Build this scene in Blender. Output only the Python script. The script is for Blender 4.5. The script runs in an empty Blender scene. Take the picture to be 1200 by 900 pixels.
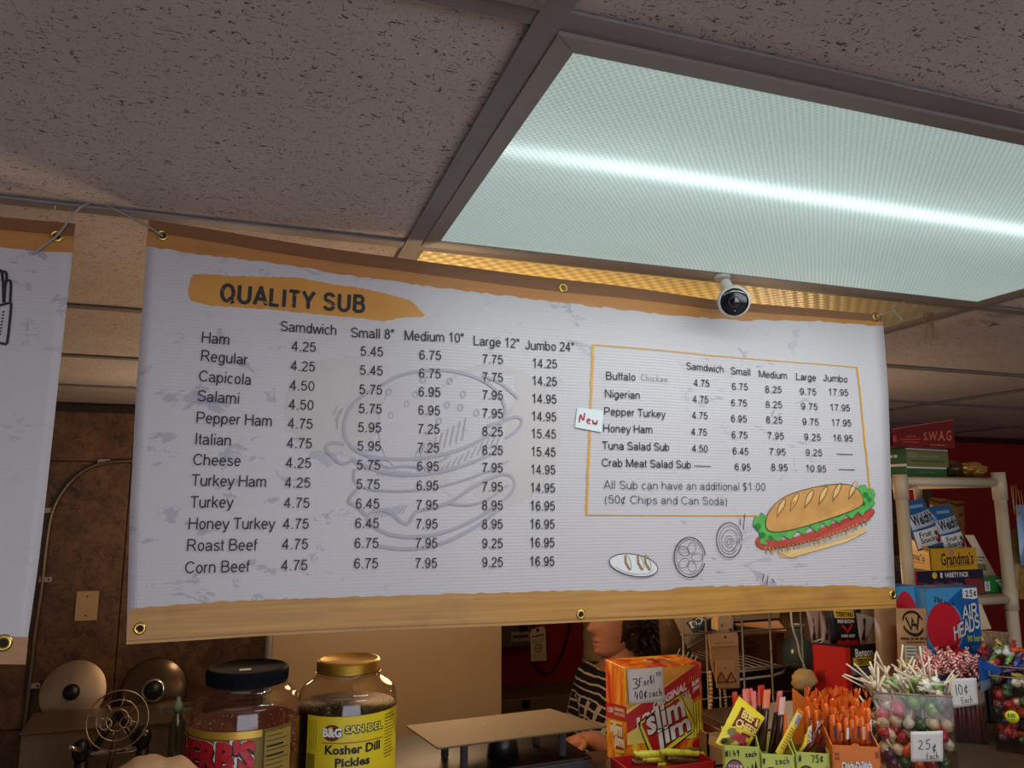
import bpy, math, random
from mathutils import Vector, Matrix, noise
V = Vector
random.seed(7)
C = bpy.context.scene.collection
PI = math.pi
# ------------------------------------------------------------------ camera, light, exposure
ZC = 1.90                       # eye height; the drop ceiling hangs 0.42 m above the eye
PITCH, YAW, FPX = math.radians(9.14), math.radians(18.66), 883.0
fwd = V((math.sin(YAW)*math.cos(PITCH), math.cos(YAW)*math.cos(PITCH), math.sin(PITCH)))
rgt = V((math.cos(YAW), -math.sin(YAW), 0)); upv = rgt.cross(fwd)
cd = bpy.data.cameras.new('camera'); cam = bpy.data.objects.new('camera', cd); C.objects.link(cam)
cam.location = (0, 0, ZC)
cam.rotation_euler = Matrix((rgt, upv, -fwd)).transposed().to_euler()
cd.sensor_fit = 'HORIZONTAL'; cd.sensor_width = 36; cd.lens = 36*FPX/1200; cd.clip_start = 0.02
sc = bpy.context.scene; sc.camera = cam
w = bpy.data.worlds.new('world'); sc.world = w; w.use_nodes = True
w.node_tree.nodes['Background'].inputs[0].default_value = (0.55, 0.6, 0.75, 1)
w.node_tree.nodes['Background'].inputs[1].default_value = 0.3
sc.view_settings.view_transform = 'Standard'; sc.view_settings.look = 'None'
sc.view_settings.exposure = 0.0; sc.view_settings.gamma = 1
sc.view_settings.use_curve_mapping = False
sc.cycles.max_bounces = 6; sc.cycles.diffuse_bounces = 3; sc.cycles.transparent_max_bounces = 24
sc.cycles.caustics_reflective = False; sc.cycles.caustics_refractive = False
sc.cycles.sample_clamp_indirect = 4.0
def light(kind, name, loc, energy, col, size=1.0, size_y=None, rot=(0, 0, 0), spread=None):
    d = bpy.data.lights.new(name, kind); d.energy = energy; d.color = col
    if kind == 'AREA':
        d.shape = 'RECTANGLE'; d.size = size; d.size_y = size_y or size
        if spread: d.spread = spread
    else: d.shadow_soft_size = size
    o = bpy.data.objects.new(name, d); C.objects.link(o); o.location = loc; o.rotation_euler = rot
    return o
# added fill lights, unseen: cool behind the camera, warm over the customer side;
# warm bulbs out of sight behind the banner light the work area
light('AREA', 'front_fill_light', (0.4, -3.35, 1.35), 40, (0.90, 0.90, 1.0), 3.4, 1.7, (math.radians(104), 0, 0))
light('AREA', 'customer_side_fill', (1.4, -1.2, 2.30), 16, (1.0, 0.86, 0.74), 1.2, 0.6)
light('AREA', 'tube_in_counter_fixture', (0.832, 0.80, ZC+0.4165), 5.0, (0.90, 1.0, 0.98), 1.10, 0.011)
light('POINT', 'hidden_warm_bulb', (0.42, 1.75, ZC-0.12), 9, (1.0, 0.66, 0.36), 0.14)
light('POINT', 'sink_fill_light', (-0.12, 2.75, ZC-0.02), 4.5, (1.0, 0.72, 0.46), 0.08)  # unseen light added to brighten the sink wall and pot lids
light('POINT', 'hidden_warm_bulb', (1.75, 2.2, ZC-0.05), 4.0, (1.0, 0.70, 0.42), 0.10)  # unseen warm fill put in for the right of the back area

# ------------------------------------------------------------------ helpers
def ray(x, y): return fwd + rgt*((x-600)/FPX) - upv*((y-450)/FPX)
def at(x, y, Y):                # pixel -> point on the upright plane at depth Y
    r = ray(x, y)*1.0; r *= Y/r.y; return V((r.x, r.y, r.z+ZC))
def atz(x, y, z):               # pixel -> point on the level plane at height z (relative to the eye)
    r = ray(x, y)*1.0; r *= z/r.z; return V((r.x, r.y, r.z+ZC))
def proj(P):
    P = P - V((0, 0, ZC)); d = P.dot(fwd); return 600+FPX*P.dot(rgt)/d, 450-FPX*P.dot(upv)/d
def lin(c):
    return tuple(((v/255)/12.92 if v <= 10 else ((v/255+0.055)/1.055)**2.4) for v in c)
MC = {}
def M(name, rgb=None, rough=0.6, metal=0.0, var=0.0, vscale=30, bump=0.0, bscale=80, emit=0, alpha=None, trans=0, coat=0, spec=None):
    if name in MC: return MC[name]
    m = bpy.data.materials.new(name); m.use_nodes = True; nt = m.node_tree
    b = nt.nodes['Principled BSDF']; col = lin(rgb)+(1,)
    b.inputs['Base Color'].default_value = col; b.inputs['Roughness'].default_value = rough
    b.inputs['Metallic'].default_value = metal
    if coat: b.inputs['Coat Weight'].default_value = coat; b.inputs['Coat Roughness'].default_value = 0.1
    if spec is not None: b.inputs['Specular IOR Level'].default_value = spec
    if emit: b.inputs['Emission Color'].default_value = col; b.inputs['Emission Strength'].default_value = emit
    if alpha is not None: b.inputs['Alpha'].default_value = alpha
    if trans: b.inputs['Transmission Weight'].default_value = trans
    tc = nt.nodes.new('ShaderNodeTexCoord')
    if var:
        n = nt.nodes.new('ShaderNodeTexNoise'); n.inputs['Scale'].default_value = vscale; n.inputs['Detail'].default_value = 5
        nt.links.new(tc.outputs['Object'], n.inputs['Vector'])
        r = nt.nodes.new('ShaderNodeMapRange'); r.inputs[1].default_value = .3; r.inputs[2].default_value = .7
        r.inputs[3].default_value = 1-var; r.inputs[4].default_value = 1+var
        nt.links.new(n.outputs['Fac'], r.inputs[0])
        mx = nt.nodes.new('ShaderNodeVectorMath'); mx.operation = 'SCALE'; mx.inputs[0].default_value = col[:3]
        nt.links.new(r.outputs[0], mx.inputs['Scale']); nt.links.new(mx.outputs[0], b.inputs['Base Color'])
    if bump:
        n = nt.nodes.new('ShaderNodeTexNoise'); n.inputs['Scale'].default_value = bscale; n.inputs['Detail'].default_value = 3
        nt.links.new(tc.outputs['Object'], n.inputs['Vector'])
        bp = nt.nodes.new('ShaderNodeBump'); bp.inputs['Strength'].default_value = bump; bp.inputs['Distance'].default_value = 0.01
        nt.links.new(n.outputs['Fac'], bp.inputs['Height']); nt.links.new(bp.outputs[0], b.inputs['Normal'])
    MC[name] = m; return m
def nodes(name):
    m = bpy.data.materials.new(name); m.use_nodes = True; MC[name] = m
    return m, m.node_tree, m.node_tree.nodes['Principled BSDF']
def math_(nt, op, a, b=None, c=None):
    n = nt.nodes.new('ShaderNodeMath'); n.operation = op
    for i, v in enumerate((a, b, c)):
        if v is None: continue
        if isinstance(v, (int, float)): n.inputs[i].default_value = v
        else: nt.links.new(v, n.inputs[i])
    return n.outputs[0]
def mixc(nt, f, a, b):
    n = nt.nodes.new('ShaderNodeMix'); n.data_type = 'RGBA'
    for k, v in ((0, f), (6, a), (7, b)):
        if isinstance(v, (int, float)): n.inputs[k].default_value = v
        elif isinstance(v, tuple): n.inputs[k].default_value = v if len(v) == 4 else v+(1,)
        else: nt.links.new(v, n.inputs[k])
    return n.outputs[2]
def objco(nt, scale=(1, 1, 1), rot=(0, 0, 0), src='Position'):
    if src == 'Position': g = nt.nodes.new('ShaderNodeNewGeometry').outputs['Position']
    else: g = nt.nodes.new('ShaderNodeTexCoord').outputs[src]
    mp = nt.nodes.new('ShaderNodeMapping'); mp.inputs['Scale'].default_value = scale; mp.inputs['Rotation'].default_value = rot
    nt.links.new(g, mp.inputs[0]); return mp.outputs[0]
def noise_(nt, vec, scale, detail=4, dist=0, rough=.5):
    n = nt.nodes.new('ShaderNodeTexNoise'); nt.links.new(vec, n.inputs['Vector'])
    n.inputs['Scale'].default_value = scale; n.inputs['Detail'].default_value = detail
    n.inputs['Distortion'].default_value = dist; n.inputs['Roughness'].default_value = rough; return n.outputs['Fac']
def maprange(nt, v, a, b, c=0, d=1):
    n = nt.nodes.new('ShaderNodeMapRange'); nt.links.new(v, n.inputs[0])
    for i, k in enumerate((a, b, c, d)): n.inputs[i+1].default_value = k
    return n.outputs[0]
def bump_(nt, bsdf, h, strength=.3, dist=.002):
    bp = nt.nodes.new('ShaderNodeBump'); bp.inputs['Strength'].default_value = strength; bp.inputs['Distance'].default_value = dist
    nt.links.new(h, bp.inputs['Height']); nt.links.new(bp.outputs[0], bsdf.inputs['Normal'])

ORG = {}
def props(o, label=None, cat=None, group=None, kind=None):
    if label: o['label'] = label
    if cat: o['category'] = cat
    if group: o['group'] = group
    if kind: o['kind'] = kind
    return o
def thing(name, label, cat, loc, group=None, kind=None):
    o = bpy.data.objects.new(name, None); C.objects.link(o); o.location = loc; o.empty_display_size = .02
    ORG[o.name] = V(loc); props(o, label, cat, group, kind); return o
class MB:
    def __init__(s): s.v = []; s.f = []; s.m = []; s.mats = []; s.sm = []
    def mi(s, mat):
        if mat not in s.mats: s.mats.append(mat)
        return s.mats.index(mat)
    def add(s, vs, fs, mat, smooth=False):
        o = len(s.v); s.v += [V(v) for v in vs]; k = s.mi(mat)
        for f in fs: s.f.append([o+i for i in f]); s.m.append(k); s.sm.append(smooth)
        return s
    def box(s, lo, hi, mat, bev=0.0):
        x0, y0, z0 = lo; x1, y1, z1 = hi
        return s.hexa([(x0,y0,z0),(x1,y0,z0),(x1,y1,z0),(x0,y1,z0),(x0,y0,z1),(x1,y0,z1),(x1,y1,z1),(x0,y1,z1)], mat)
    def hexa(s, p, mat):
        return s.add(p, [(3,2,1,0),(4,5,6,7),(0,1,5,4),(1,2,6,5),(2,3,7,6),(3,0,4,7)], mat)
    def bar(s, a, b, w, h, mat, up=V((0,0,1))):          # rectangular bar between two points
        a = V(a); b = V(b); d = (b-a).normalized(); sx = d.cross(up)
        if sx.length < 1e-4: sx = V((1,0,0))
        sx.normalize(); sy = sx.cross(d)
        p = []
        for q in (a, b):
            p += [q-sx*w/2-sy*h/2, q+sx*w/2-sy*h/2, q+sx*w/2+sy*h/2, q-sx*w/2+sy*h/2]
        return s.add(p, [(0,1,2,3),(7,6,5,4),(0,4,5,1),(1,5,6,2),(2,6,7,3),(3,7,4,0)], mat)
    def tube(s, pts, r, mat, n=8, cap=True, closed=False):
        pts = [V(p) for p in pts]; N = len(pts); vs = []; fs = []; ref = None
        for i, p in enumerate(pts):
            a = pts[i-1] if (i > 0 or closed) else p; b = pts[(i+1) % N] if (i < N-1 or closed) else p
            d = (b-a); d = d.normalized() if d.length > 1e-9 else V((0,0,1))
            if ref is None: ref = d.orthogonal().normalized()
            ref = (ref - d*ref.dot(d)); ref = ref.normalized() if ref.length > 1e-6 else d.orthogonal().normalized()
            q = d.cross(ref); rr = r[i] if isinstance(r, (list, tuple)) else r
            for k in range(n):
                t = 2*PI*k/n; vs.append(p + (ref*math.cos(t)+q*math.sin(t))*rr)
        for i in range(N if closed else N-1):
            j = (i+1) % N
            for k in range(n):
                l = (k+1) % n; fs.append((i*n+k, i*n+l, j*n+l, j*n+k))
        if cap and not closed: fs.append(tuple(range(n-1, -1, -1))); fs.append(tuple((N-1)*n+k for k in range(n)))
        return s.add(vs, fs, mat, True)
    def lathe(s, prof, base, mat, n=32, axis=V((0,0,1)), cap=True, a0=0, a1=None):
        base = V(base); ax = axis.normalized(); e1 = V((1,0,0)) if abs(ax.z) > .99 else ax.cross(V((0,0,1))).normalized()
        e2 = ax.cross(e1); vs = []; fs = []; full = a1 is None; a1 = a1 if a1 is not None else 2*PI
        m = n if full else n+1
        for r, h in prof:
            for k in range(m):
                t = a0+(a1-a0)*k/n; vs.append(base+ax*h+(e1*math.cos(t)+e2*math.sin(t))*r)
        for i in range(len(prof)-1):
            for k in range(n):
                l = (k+1) % m; fs.append((i*m+k, i*m+l, (i+1)*m+l, (i+1)*m+k))
        if cap and full:
            if prof[0][0] > 1e-5: fs.append(tuple(range(n-1, -1, -1)))
            if prof[-1][0] > 1e-5: fs.append(tuple((len(prof)-1)*n+k for k in range(n)))
        return s.add(vs, fs, mat, True)
    def ball(s, c, r, mat, n=10, m=7, jit=0):
        c = V(c); r = V((r, r, r)) if isinstance(r, (int, float)) else V(r); vs = [c+V((0,0,-r.z))]; fs = []
        for i in range(1, m):
            ph = -PI/2+PI*i/m
            for k in range(n):
                t = 2*PI*k/n; j = 1+random.uniform(-jit, jit)
                vs.append(c+V((r.x*math.cos(ph)*math.cos(t)*j, r.y*math.cos(ph)*math.sin(t)*j, r.z*math.sin(ph)*j)))
        vs.append(c+V((0,0,r.z))); T = len(vs)-1
        for k in range(n): fs.append((0, 1+(k+1) % n, 1+k)); fs.append((T, 1+(m-2)*n+k, 1+(m-2)*n+(k+1) % n))
        for i in range(m-2):
            for k in range(n):
                l = (k+1) % n; a = 1+i*n; fs.append((a+k, a+l, a+n+l, a+n+k))
        return s.add(vs, fs, mat, True)
    def grid(s, fn, nu, nv, mat, smooth=True):
        vs = [fn(i/nu, j/nv) for j in range(nv+1) for i in range(nu+1)]
        fs = [(j*(nu+1)+i, (j+1)*(nu+1)+i, (j+1)*(nu+1)+i+1, j*(nu+1)+i+1) for j in range(nv) for i in range(nu)]
        return s.add(vs, fs, mat, smooth)
    def build(s, name, parent=None, label=None, cat=None, group=None, kind=None, bevel=0, solid=0):
        if parent is not None: org = ORG[parent.name]
        elif s.v:
            xs = [v.x for v in s.v]; ys = [v.y for v in s.v]; zs = [v.z for v in s.v]
            org = V(((min(xs)+max(xs))/2, (min(ys)+max(ys))/2, min(zs)))
        me = bpy.data.meshes.new(name); me.from_pydata([tuple(v-org) for v in s.v], [], s.f)
        for m in s.mats: me.materials.append(m)
        me.polygons.foreach_set('material_index', s.m); me.polygons.foreach_set('use_smooth', s.sm); me.update()
        o = bpy.data.objects.new(name, me); C.objects.link(o)
        if parent is not None: o.parent = parent
        else: o.location = org
        ORG[o.name] = org; props(o, label, cat, group, kind)
        if solid:
            q = o.modifiers.new('s', 'SOLIDIFY'); q.thickness = solid; q.offset = 0
        if bevel:
            q = o.modifiers.new('b', 'BEVEL'); q.width = bevel; q.segments = 2; q.limit_method = 'ANGLE'
        return o
def copy_tree(o, parent=None, loc=None, rot=None):
    c = o.copy(); C.objects.link(c); c.parent = parent
    if loc is not None: c.location = loc
    if rot is not None: c.rotation_euler = rot
    for ch in list(o.children): copy_tree(ch, c)
    return c
def chaikin(p, n=2, closed=False):
    p = [tuple(a) for a in p]
    for _ in range(n):
        q = []; N = len(p)
        for i in range(N if closed else N-1):
            a, b = p[i], p[(i+1) % N]
            q.append(tuple(x*.75+y*.25 for x, y in zip(a, b))); q.append(tuple(x*.25+y*.75 for x, y in zip(a, b)))
        if not closed: q = [p[0]]+q+[p[-1]]
        p = q
    return p
def lerp(a, b, t): return a+(b-a)*t
def interp(pts, x):
    if x <= pts[0][0]: return pts[0][1]
    for (a, b), (c, d) in zip(pts, pts[1:]):
        if x <= c: return b+(d-b)*(x-a)/(c-a)
    return pts[-1][1]
# glyph meshes from Blender's built-in font
TXT = {}
def text_mesh(t, bold=0.0):
    k = (t, bold)
    if k in TXT: return TXT[k]
    cu = bpy.data.curves.new('t', 'FONT'); cu.body = t; cu.resolution_u = 2; cu.offset = bold; cu.size = 1
    o = bpy.data.objects.new('t', cu); C.objects.link(o)
    dg = bpy.context.evaluated_depsgraph_get(); dg.update()
    me = o.evaluated_get(dg).to_mesh()
    vs = [(v.co.x, v.co.y) for v in me.vertices]; fs = [tuple(p.vertices) for p in me.polygons]
    o.evaluated_get(dg).to_mesh_clear(); bpy.data.objects.remove(o); bpy.data.curves.remove(cu)
    if not vs: vs = [(0, 0), (1, 1)]
    xs = [a for a, b in vs]; ys = [b for a, b in vs]
    TXT[k] = (vs, fs, (min(xs), max(xs), min(ys), max(ys))); return TXT[k]
CAPH = text_mesh('H')[2][3]
# upright grotesque lettering for the banner, each glyph drawn as round-jointed strokes 1 cap high
def arc(cx, cy, rx, ry, a, b, n=10): return [(cx+rx*math.cos(math.radians(lerp_(a, b, i/n))), cy+ry*math.sin(math.radians(lerp_(a, b, i/n)))) for i in range(n+1)]
def lerp_(a, b, t): return a+(b-a)*t
XH = .70
def bowl(x=.0): return arc(x+.31, .35, .25, .32, 0, 360, 16)
SANS = {' ': (.39, []), '.': (.39, [[(.195,0),(.195,.13)]]), '"': (.5, [[(.14,1),(.13,.68)],[(.34,1),(.33,.68)]]),
'0': (.78, [arc(.39,.5,.27,.45,90,450,20)]), '1': (.78, [[(.17,.78),(.32,.86),(.45,1),(.45,0)]]), '2': (.78, [arc(.38,.71,.25,.24,165,-20,10)+[(.50,.45),(.22,.20),(.12,.05),(.66,.05)]]),
'4': (.78, [[(.50,0),(.50,.96),(.08,.29),(.70,.29)]]), '5': (.78, [[(.62,.94),(.22,.94),(.15,.54)]+arc(.38,.34,.27,.29,130,-165,14)]),
'6': (.78, [arc(.40,.32,.25,.27,170,-190,16)+[(.14,.48)]+arc(.41,.55,.27,.40,170,35,10)]), '7': (.78, [[(.10,.94),(.66,.94),(.50,.70),(.36,.38),(.30,0)]]),
'8': (.78, [arc(.39,.73,.21,.22,0,360,14), arc(.39,.28,.26,.25,0,360,14)]), '9': (.78, [arc(.38,.67,.25,.28,-10,350,16)+[(.64,.52)]+arc(.37,.44,.27,.39,0,-145,10)]),
'H': (1.0, [[(.12,0),(.12,1)],[(.86,0),(.86,1)],[(.12,.53),(.86,.53)]]), 'R': (1.0, [[(.13,0),(.13,.95),(.55,.95)]+arc(.56,.72,.25,.23,90,-90,8)+[(.13,.48)],[(.50,.48),(.70,.30),(.90,0)]]),
'E': (.93, [[(.84,.945),(.13,.945),(.13,.055),(.86,.055)],[(.13,.52),(.80,.52)]]), 'D': (1.0, [[(.13,.05),(.13,.95),(.50,.95)]+arc(.50,.5,.36,.45,90,-90,12)+[(.13,.05)]]),
'C': (1.0, [arc(.52,.5,.42,.45,38,322,18)]), 'S': (.93, [arc(.46,.73,.32,.22,15,200,10)+[(.26,.58),(.60,.46)]+arc(.47,.27,.35,.22,40,-170,10)]),
'P': (.93, [[(.13,0),(.13,.95),(.53,.95)]+arc(.56,.69,.25,.26,90,-90,8)+[(.13,.43)]]), 'I': (.39, [[(.19,0),(.19,1)]]), 'T': (.85, [[(.03,.94),(.82,.94)],[(.425,.94),(.425,0)]]),
'B': (.93, [[(.13,.05),(.13,.95),(.48,.95)]+arc(.52,.745,.22,.205,90,-90,8)+[(.13,.53)], [(.50,.54)]+arc(.55,.29,.26,.24,90,-90,8)+[(.13,.05)]]),
'N': (1.0, [[(.12,0),(.12,.98),(.87,.02),(.87,1)]]), 'J': (.70, [[(.54,1),(.54,.28)]+arc(.32,.28,.22,.23,0,-180,8)]), 'L': (.78, [[(.13,1),(.13,.05),(.70,.05)]]),
'M': (1.16, [[(.13,0),(.13,.98),(.58,.05),(1.03,.98),(1.03,0)]]), 'A': (.93, [[(.03,0),(.46,.98),(.90,0)],[(.18,.33),(.75,.33)]]),
'a': (.78, [arc(.35,.49,.23,.17,165,20,7)+[(.61,.40),(.61,.12),(.66,0)], [(.60,.40),(.36,.36)]+arc(.30,.20,.20,.16,110,290,8)+[(.52,.10),(.60,.24)]]),
'b': (.78, [[(.10,0),(.10,1)], bowl(.07)]), 'd': (.78, [[(.64,0),(.64,1)], bowl(.06)]), 'p': (.78, [[(.10,XH),(.10,-.27)], bowl(.07)]),
'g': (.78, [bowl(.06), [(.63,XH),(.63,0)]+arc(.37,-.03,.25,.20,0,-160,8)]), 'c': (.70, [arc(.36,.35,.25,.32,45,315,14)]), 'o': (.78, [bowl(.08)]),
'e': (.78, [[(.12,.37),(.64,.37)]+arc(.38,.35,.26,.32,5,320,16)]), 'm': (1.16, [[(.11,0),(.11,XH)], [(.11,.45)]+arc(.33,.46,.21,.22,150,0,7)+[(.54,0)], [(.54,.45)]+arc(.78,.46,.23,.22,150,0,7)+[(1.01,0)]]),
'n': (.78, [[(.11,0),(.11,XH)], [(.11,.42)]+arc(.37,.45,.25,.22,150,0,8)+[(.62,0)]]), 'h': (.78, [[(.11,0),(.11,1)], [(.11,.42)]+arc(.37,.45,.25,.22,150,0,8)+[(.62,0)]]),
'u': (.78, [[(.64,XH),(.64,0)], [(.12,XH),(.12,.26)]+arc(.37,.26,.25,.22,180,330,8)+[(.64,.30)]]), 'r': (.47, [[(.11,0),(.11,XH)], [(.11,.42)]+arc(.36,.42,.24,.24,150,85,5)]),
'i': (.31, [[(.15,0),(.15,XH)],[(.15,.88),(.15,1)]]), 'l': (.31, [[(.15,0),(.15,1)]]), 't': (.39, [[(.18,.92),(.18,.18)]+arc(.30,.16,.12,.12,180,280,5), [(.03,.65),(.35,.65)]]),
's': (.70, [arc(.34,.51,.22,.15,20,200,8)+[(.20,.42),(.44,.34)]+arc(.34,.19,.25,.15,40,-165,8)]), 'k': (.70, [[(.11,0),(.11,1)],[(.58,XH),(.11,.28)],[(.27,.42),(.62,0)]]),
'y': (.70, [[(.03,XH),(.35,.02)],[(.66,XH),(.33,-.10),(.24,-.22),(.10,-.22)]]), 'f': (.39, [[(.17,0),(.17,.78)]+arc(.31,.79,.14,.15,180,85,5), [(.03,.65),(.36,.65)]]),
'Q': (1.0, [arc(.5,.5,.40,.45,0,360,22),[(.60,.28),(.92,-.05)]]), 'U': (1.0, [[(.12,1),(.12,.34)]+arc(.49,.34,.37,.30,180,360,10)+[(.86,1)]]), 'Y': (.93, [[(.05,1),(.46,.45),(.88,1)],[(.46,.5),(.46,0)]]),
'w': (1.0, [[(.03,XH),(.26,.02),(.50,.66),(.74,.02),(.97,XH)]]), 'v': (.70, [[(.03,XH),(.35,.02),(.67,XH)]]), '(': (.47, [arc(.52,.36,.36,.66,130,230,8)]), ')': (.47, [arc(-.05,.36,.36,.66,50,-50,8)]),
'$': (.78, [arc(.38,.72,.24,.20,20,200,9)+[(.24,.58),(.52,.46)]+arc(.38,.27,.27,.21,40,-165,9), [(.38,1.06),(.38,-.10)]]), '¢': (.78, [arc(.38,.38,.24,.31,45,315,12), [(.54,.88),(.22,-.12)]])}
# pen strokes for handwriting, on a cell 1 high
PEN = {'3': [[(0,.95),(.3,1),(.42,.8),(.15,.55),(.45,.4),(.35,.08),(0,.05)]], '1': [[(.12,1),(.1,0)]],
 '0': [[(.25,1),(.05,.7),(.08,.2),(.28,0),(.45,.3),(.42,.8),(.25,1)]], '4': [[(.2,1),(.02,.4),(.48,.42)],[(.38,.75),(.34,0)]],
 '2': [[(.05,.8),(.22,1),(.42,.8),(.3,.4),(0,.05),(.5,.05)]], '5': [[(.45,1),(.1,.98),(.08,.6),(.35,.6),(.45,.3),(.3,.02),(.02,.05)]],
 '6': [[(.4,1),(.1,.6),(.05,.2),(.25,0),(.42,.2),(.3,.42),(.08,.3)]], '7': [[(0,1),(.45,1),(.15,0)]], '9': [[(.4,.8),(.2,1),(.05,.75),(.2,.55),(.4,.8),(.3,0)]],
 '$': [[(.4,.85),(.1,.85),(.08,.6),(.4,.4),(.35,.15),(.02,.15)],[(.24,1.05),(.22,-.05)]], '¢': [[(.42,.65),(.2,.75),(.05,.4),(.2,.15),(.45,.25)],[(.32,.95),(.18,-.05)]],
 'F': [[(.1,1),(.05,0)],[(.1,.98),(.5,1)],[(.08,.55),(.35,.57)]], 'T': [[(0,.98),(.5,1)],[(.25,1),(.2,0)]], 'E': [[(.45,.95),(.08,.95),(.06,.05),(.45,.05)],[(.07,.5),(.4,.5)]],
 'N': [[(.02,0),(.08,1),(.38,.05),(.48,1)]], 'C': [[(.5,.85),(.25,1),(.05,.55),(.2,.05),(.5,.12)]],
 'o': [[(.2,.55),(.02,.3),(.18,0),(.38,.25),(.2,.55)]], 'r': [[(.05,.55),(.05,0)],[(.05,.35),(.2,.55),(.35,.5)]],
 'e': [[(.02,.28),(.36,.32),(.25,.55),(.05,.4),(.08,.05),(.36,.08)]], 'a': [[(.35,.5),(.1,.5),(.03,.15),(.2,0),(.35,.3),(.35,.55),(.4,0)]],
 'c': [[(.35,.5),(.12,.5),(.03,.2),(.15,0),(.38,.08)]], 'h': [[(.06,1),(.05,0)],[(.05,.3),(.2,.52),(.33,.4),(.35,0)]],
 'z': [[(.02,.5),(.35,.5),(.03,.02),(.38,.02)]], 'w': [[(.02,.5),(.1,0),(.22,.35),(.34,0),(.45,.55)]], 'i': [[(.1,.5),(.1,0)],[(.1,.7),(.1,.76)]],
 'k': [[(.05,1),(.05,0)],[(.33,.5),(.05,.25),(.35,0)]], 'n': [[(.05,.5),(.05,0)],[(.05,.3),(.2,.52),(.33,.4),(.35,0)]], '.': [[(.05,0),(.09,.05)]], '#': [[(.15,1),(.05,0)],[(.35,1),(.25,0)],[(0,.65),(.45,.65)],[(0,.3),(.42,.3)]],
 '-': [[(.0,.45),(.5,.45)]], "'": [[(.1,1),(.08,.8)]], 'd': [[(.35,1),(.33,0)],[(.33,.4),(.1,.5),(.03,.2),(.2,0),(.33,.2)]]}
def _bars(sf, u0, v0, u1, v1, mat, k):
    """print too small to read: a broken bar"""
    u = u0
    while u < u1-.01:
        e = min(u1, u+(u1-u0)*random.uniform(.10, .26)); sf.rect(u, v0, e, v1, mat, k); u = e+(u1-u0)*.05
class Surf:
    """printed area: fn(u, v, lift) -> world point; print polygons, text and pen strokes on it"""
    def __init__(s, fn, eps=.0004): s.fn = fn; s.e = eps; s.mb = MB(); s.k = 0
    def P(s, p, k): return s.fn(p[0], p[1], s.e*(k+1))
    sub = 0
    def poly(s, pts, mat, k=0):
        if s.sub:
            n = s.sub
            if len(pts) != 4: pts = list(pts)
            cu, cv = sum(p[0] for p in pts)/len(pts), sum(p[1] for p in pts)/len(pts)
            if len(pts) == 4:
                a, b, c_, d = [V(p) for p in pts]; g_ = [a.lerp(b, i/n).lerp(d.lerp(c_, i/n), j/n) for j in range(n+1) for i in range(n+1)]
                s.mb.add([s.P(p, k) for p in g_], [(j*(n+1)+i, j*(n+1)+i+1, (j+1)*(n+1)+i+1, (j+1)*(n+1)+i) for j in range(n) for i in range(n)], mat)
            else:
                m = len(pts); vs = [s.P((cu, cv), k)]; fs = []
                for r in range(1, 4): vs += [s.P((lerp(cu, p[0], r/3), lerp(cv, p[1], r/3)), k) for p in pts]
                for i in range(m):
                    j = (i+1) % m; fs.append((0, 1+i, 1+j)); fs += [(1+r*m+i, 1+(r+1)*m+i, 1+(r+1)*m+j, 1+r*m+j) for r in range(2)]
                s.mb.add(vs, fs, mat)
            return
        c = (sum(p[0] for p in pts)/len(pts), sum(p[1] for p in pts)/len(pts))
        s.mb.add([s.P(p, k) for p in pts], [tuple(range(len(pts)))], mat)
    def rect(s, u0, v0, u1, v1, mat, k=0, n=1):
        for i in range(n):
            a, b = lerp(u0, u1, i/n), lerp(u0, u1, (i+1)/n)
            s.poly([(a,v0),(b,v0),(b,v1),(a,v1)], mat, k)
    def ell(s, u, v, ru, rv, mat, k=0, n=20):
        s.poly([(u+ru*math.cos(2*PI*i/n), v+rv*math.sin(2*PI*i/n)) for i in range(n)], mat, k)
    def strip(s, top, bot, n, mat, k=0, rows=2, jag=0, jb=0):
        x0 = max(top[0][0], bot[0][0]); x1 = min(top[-1][0], bot[-1][0]); vs = []
        for i in range(n+1):
            x = lerp(x0, x1, i/n); a = interp(top, x)+random.uniform(-jag, jag); b = interp(bot, x)+random.uniform(-jb, jb)
            vs += [s.P((x, lerp(a, b, r/rows)), k) for r in range(rows+1)]
        q = rows+1
        s.mb.add(vs, [(i*q+r, i*q+r+1, (i+1)*q+r+1, (i+1)*q+r) for i in range(n) for r in range(rows)], mat)
    def line(s, pts, w, mat, k=0):
        pts = [V((p[0], p[1])) for p in pts]; vs = []
        for i, p in enumerate(pts):
            d = (pts[min(i+1, len(pts)-1)]-pts[max(i-1, 0)])
            d = d.normalized() if d.length > 1e-9 else V((1, 0)); q = V((-d.y, d.x))*w/2
            vs += [s.P(p-q, k), s.P(p+q, k)]
        s.mb.add(vs, [(2*i, 2*i+1, 2*i+3, 2*i+2) for i in range(len(pts)-1)], mat)
    def text(s, t, o, ex, ey, mat, k=0, bold=0, mode='box'):
        """fit the text in the parallelogram o + ex*x + ey*y (o bottom-left); mode 'base' keeps descenders under the line"""
        vs, fs, (x0, x1, y0, y1) = text_mesh(t, bold)
        if mode == 'base': y0, y1 = 0, CAPH
        ex, ey, o = V(ex), V(ey), V(o); P = []
        for x, y in vs: q = o+ex*((x-x0)/(x1-x0))+ey*((y-y0)/(y1-y0)); P.append(s.P(q, k))
        s.mb.add(P, fs, mat)
    def tb(s, t, u0, v0, u1, v1, mat, k=0, bold=0):        # text in an upright box (v runs down)
        s.text(t, (u0, v1), (u1-u0, 0), (0, v0-v1), mat, k, bold)
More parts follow.
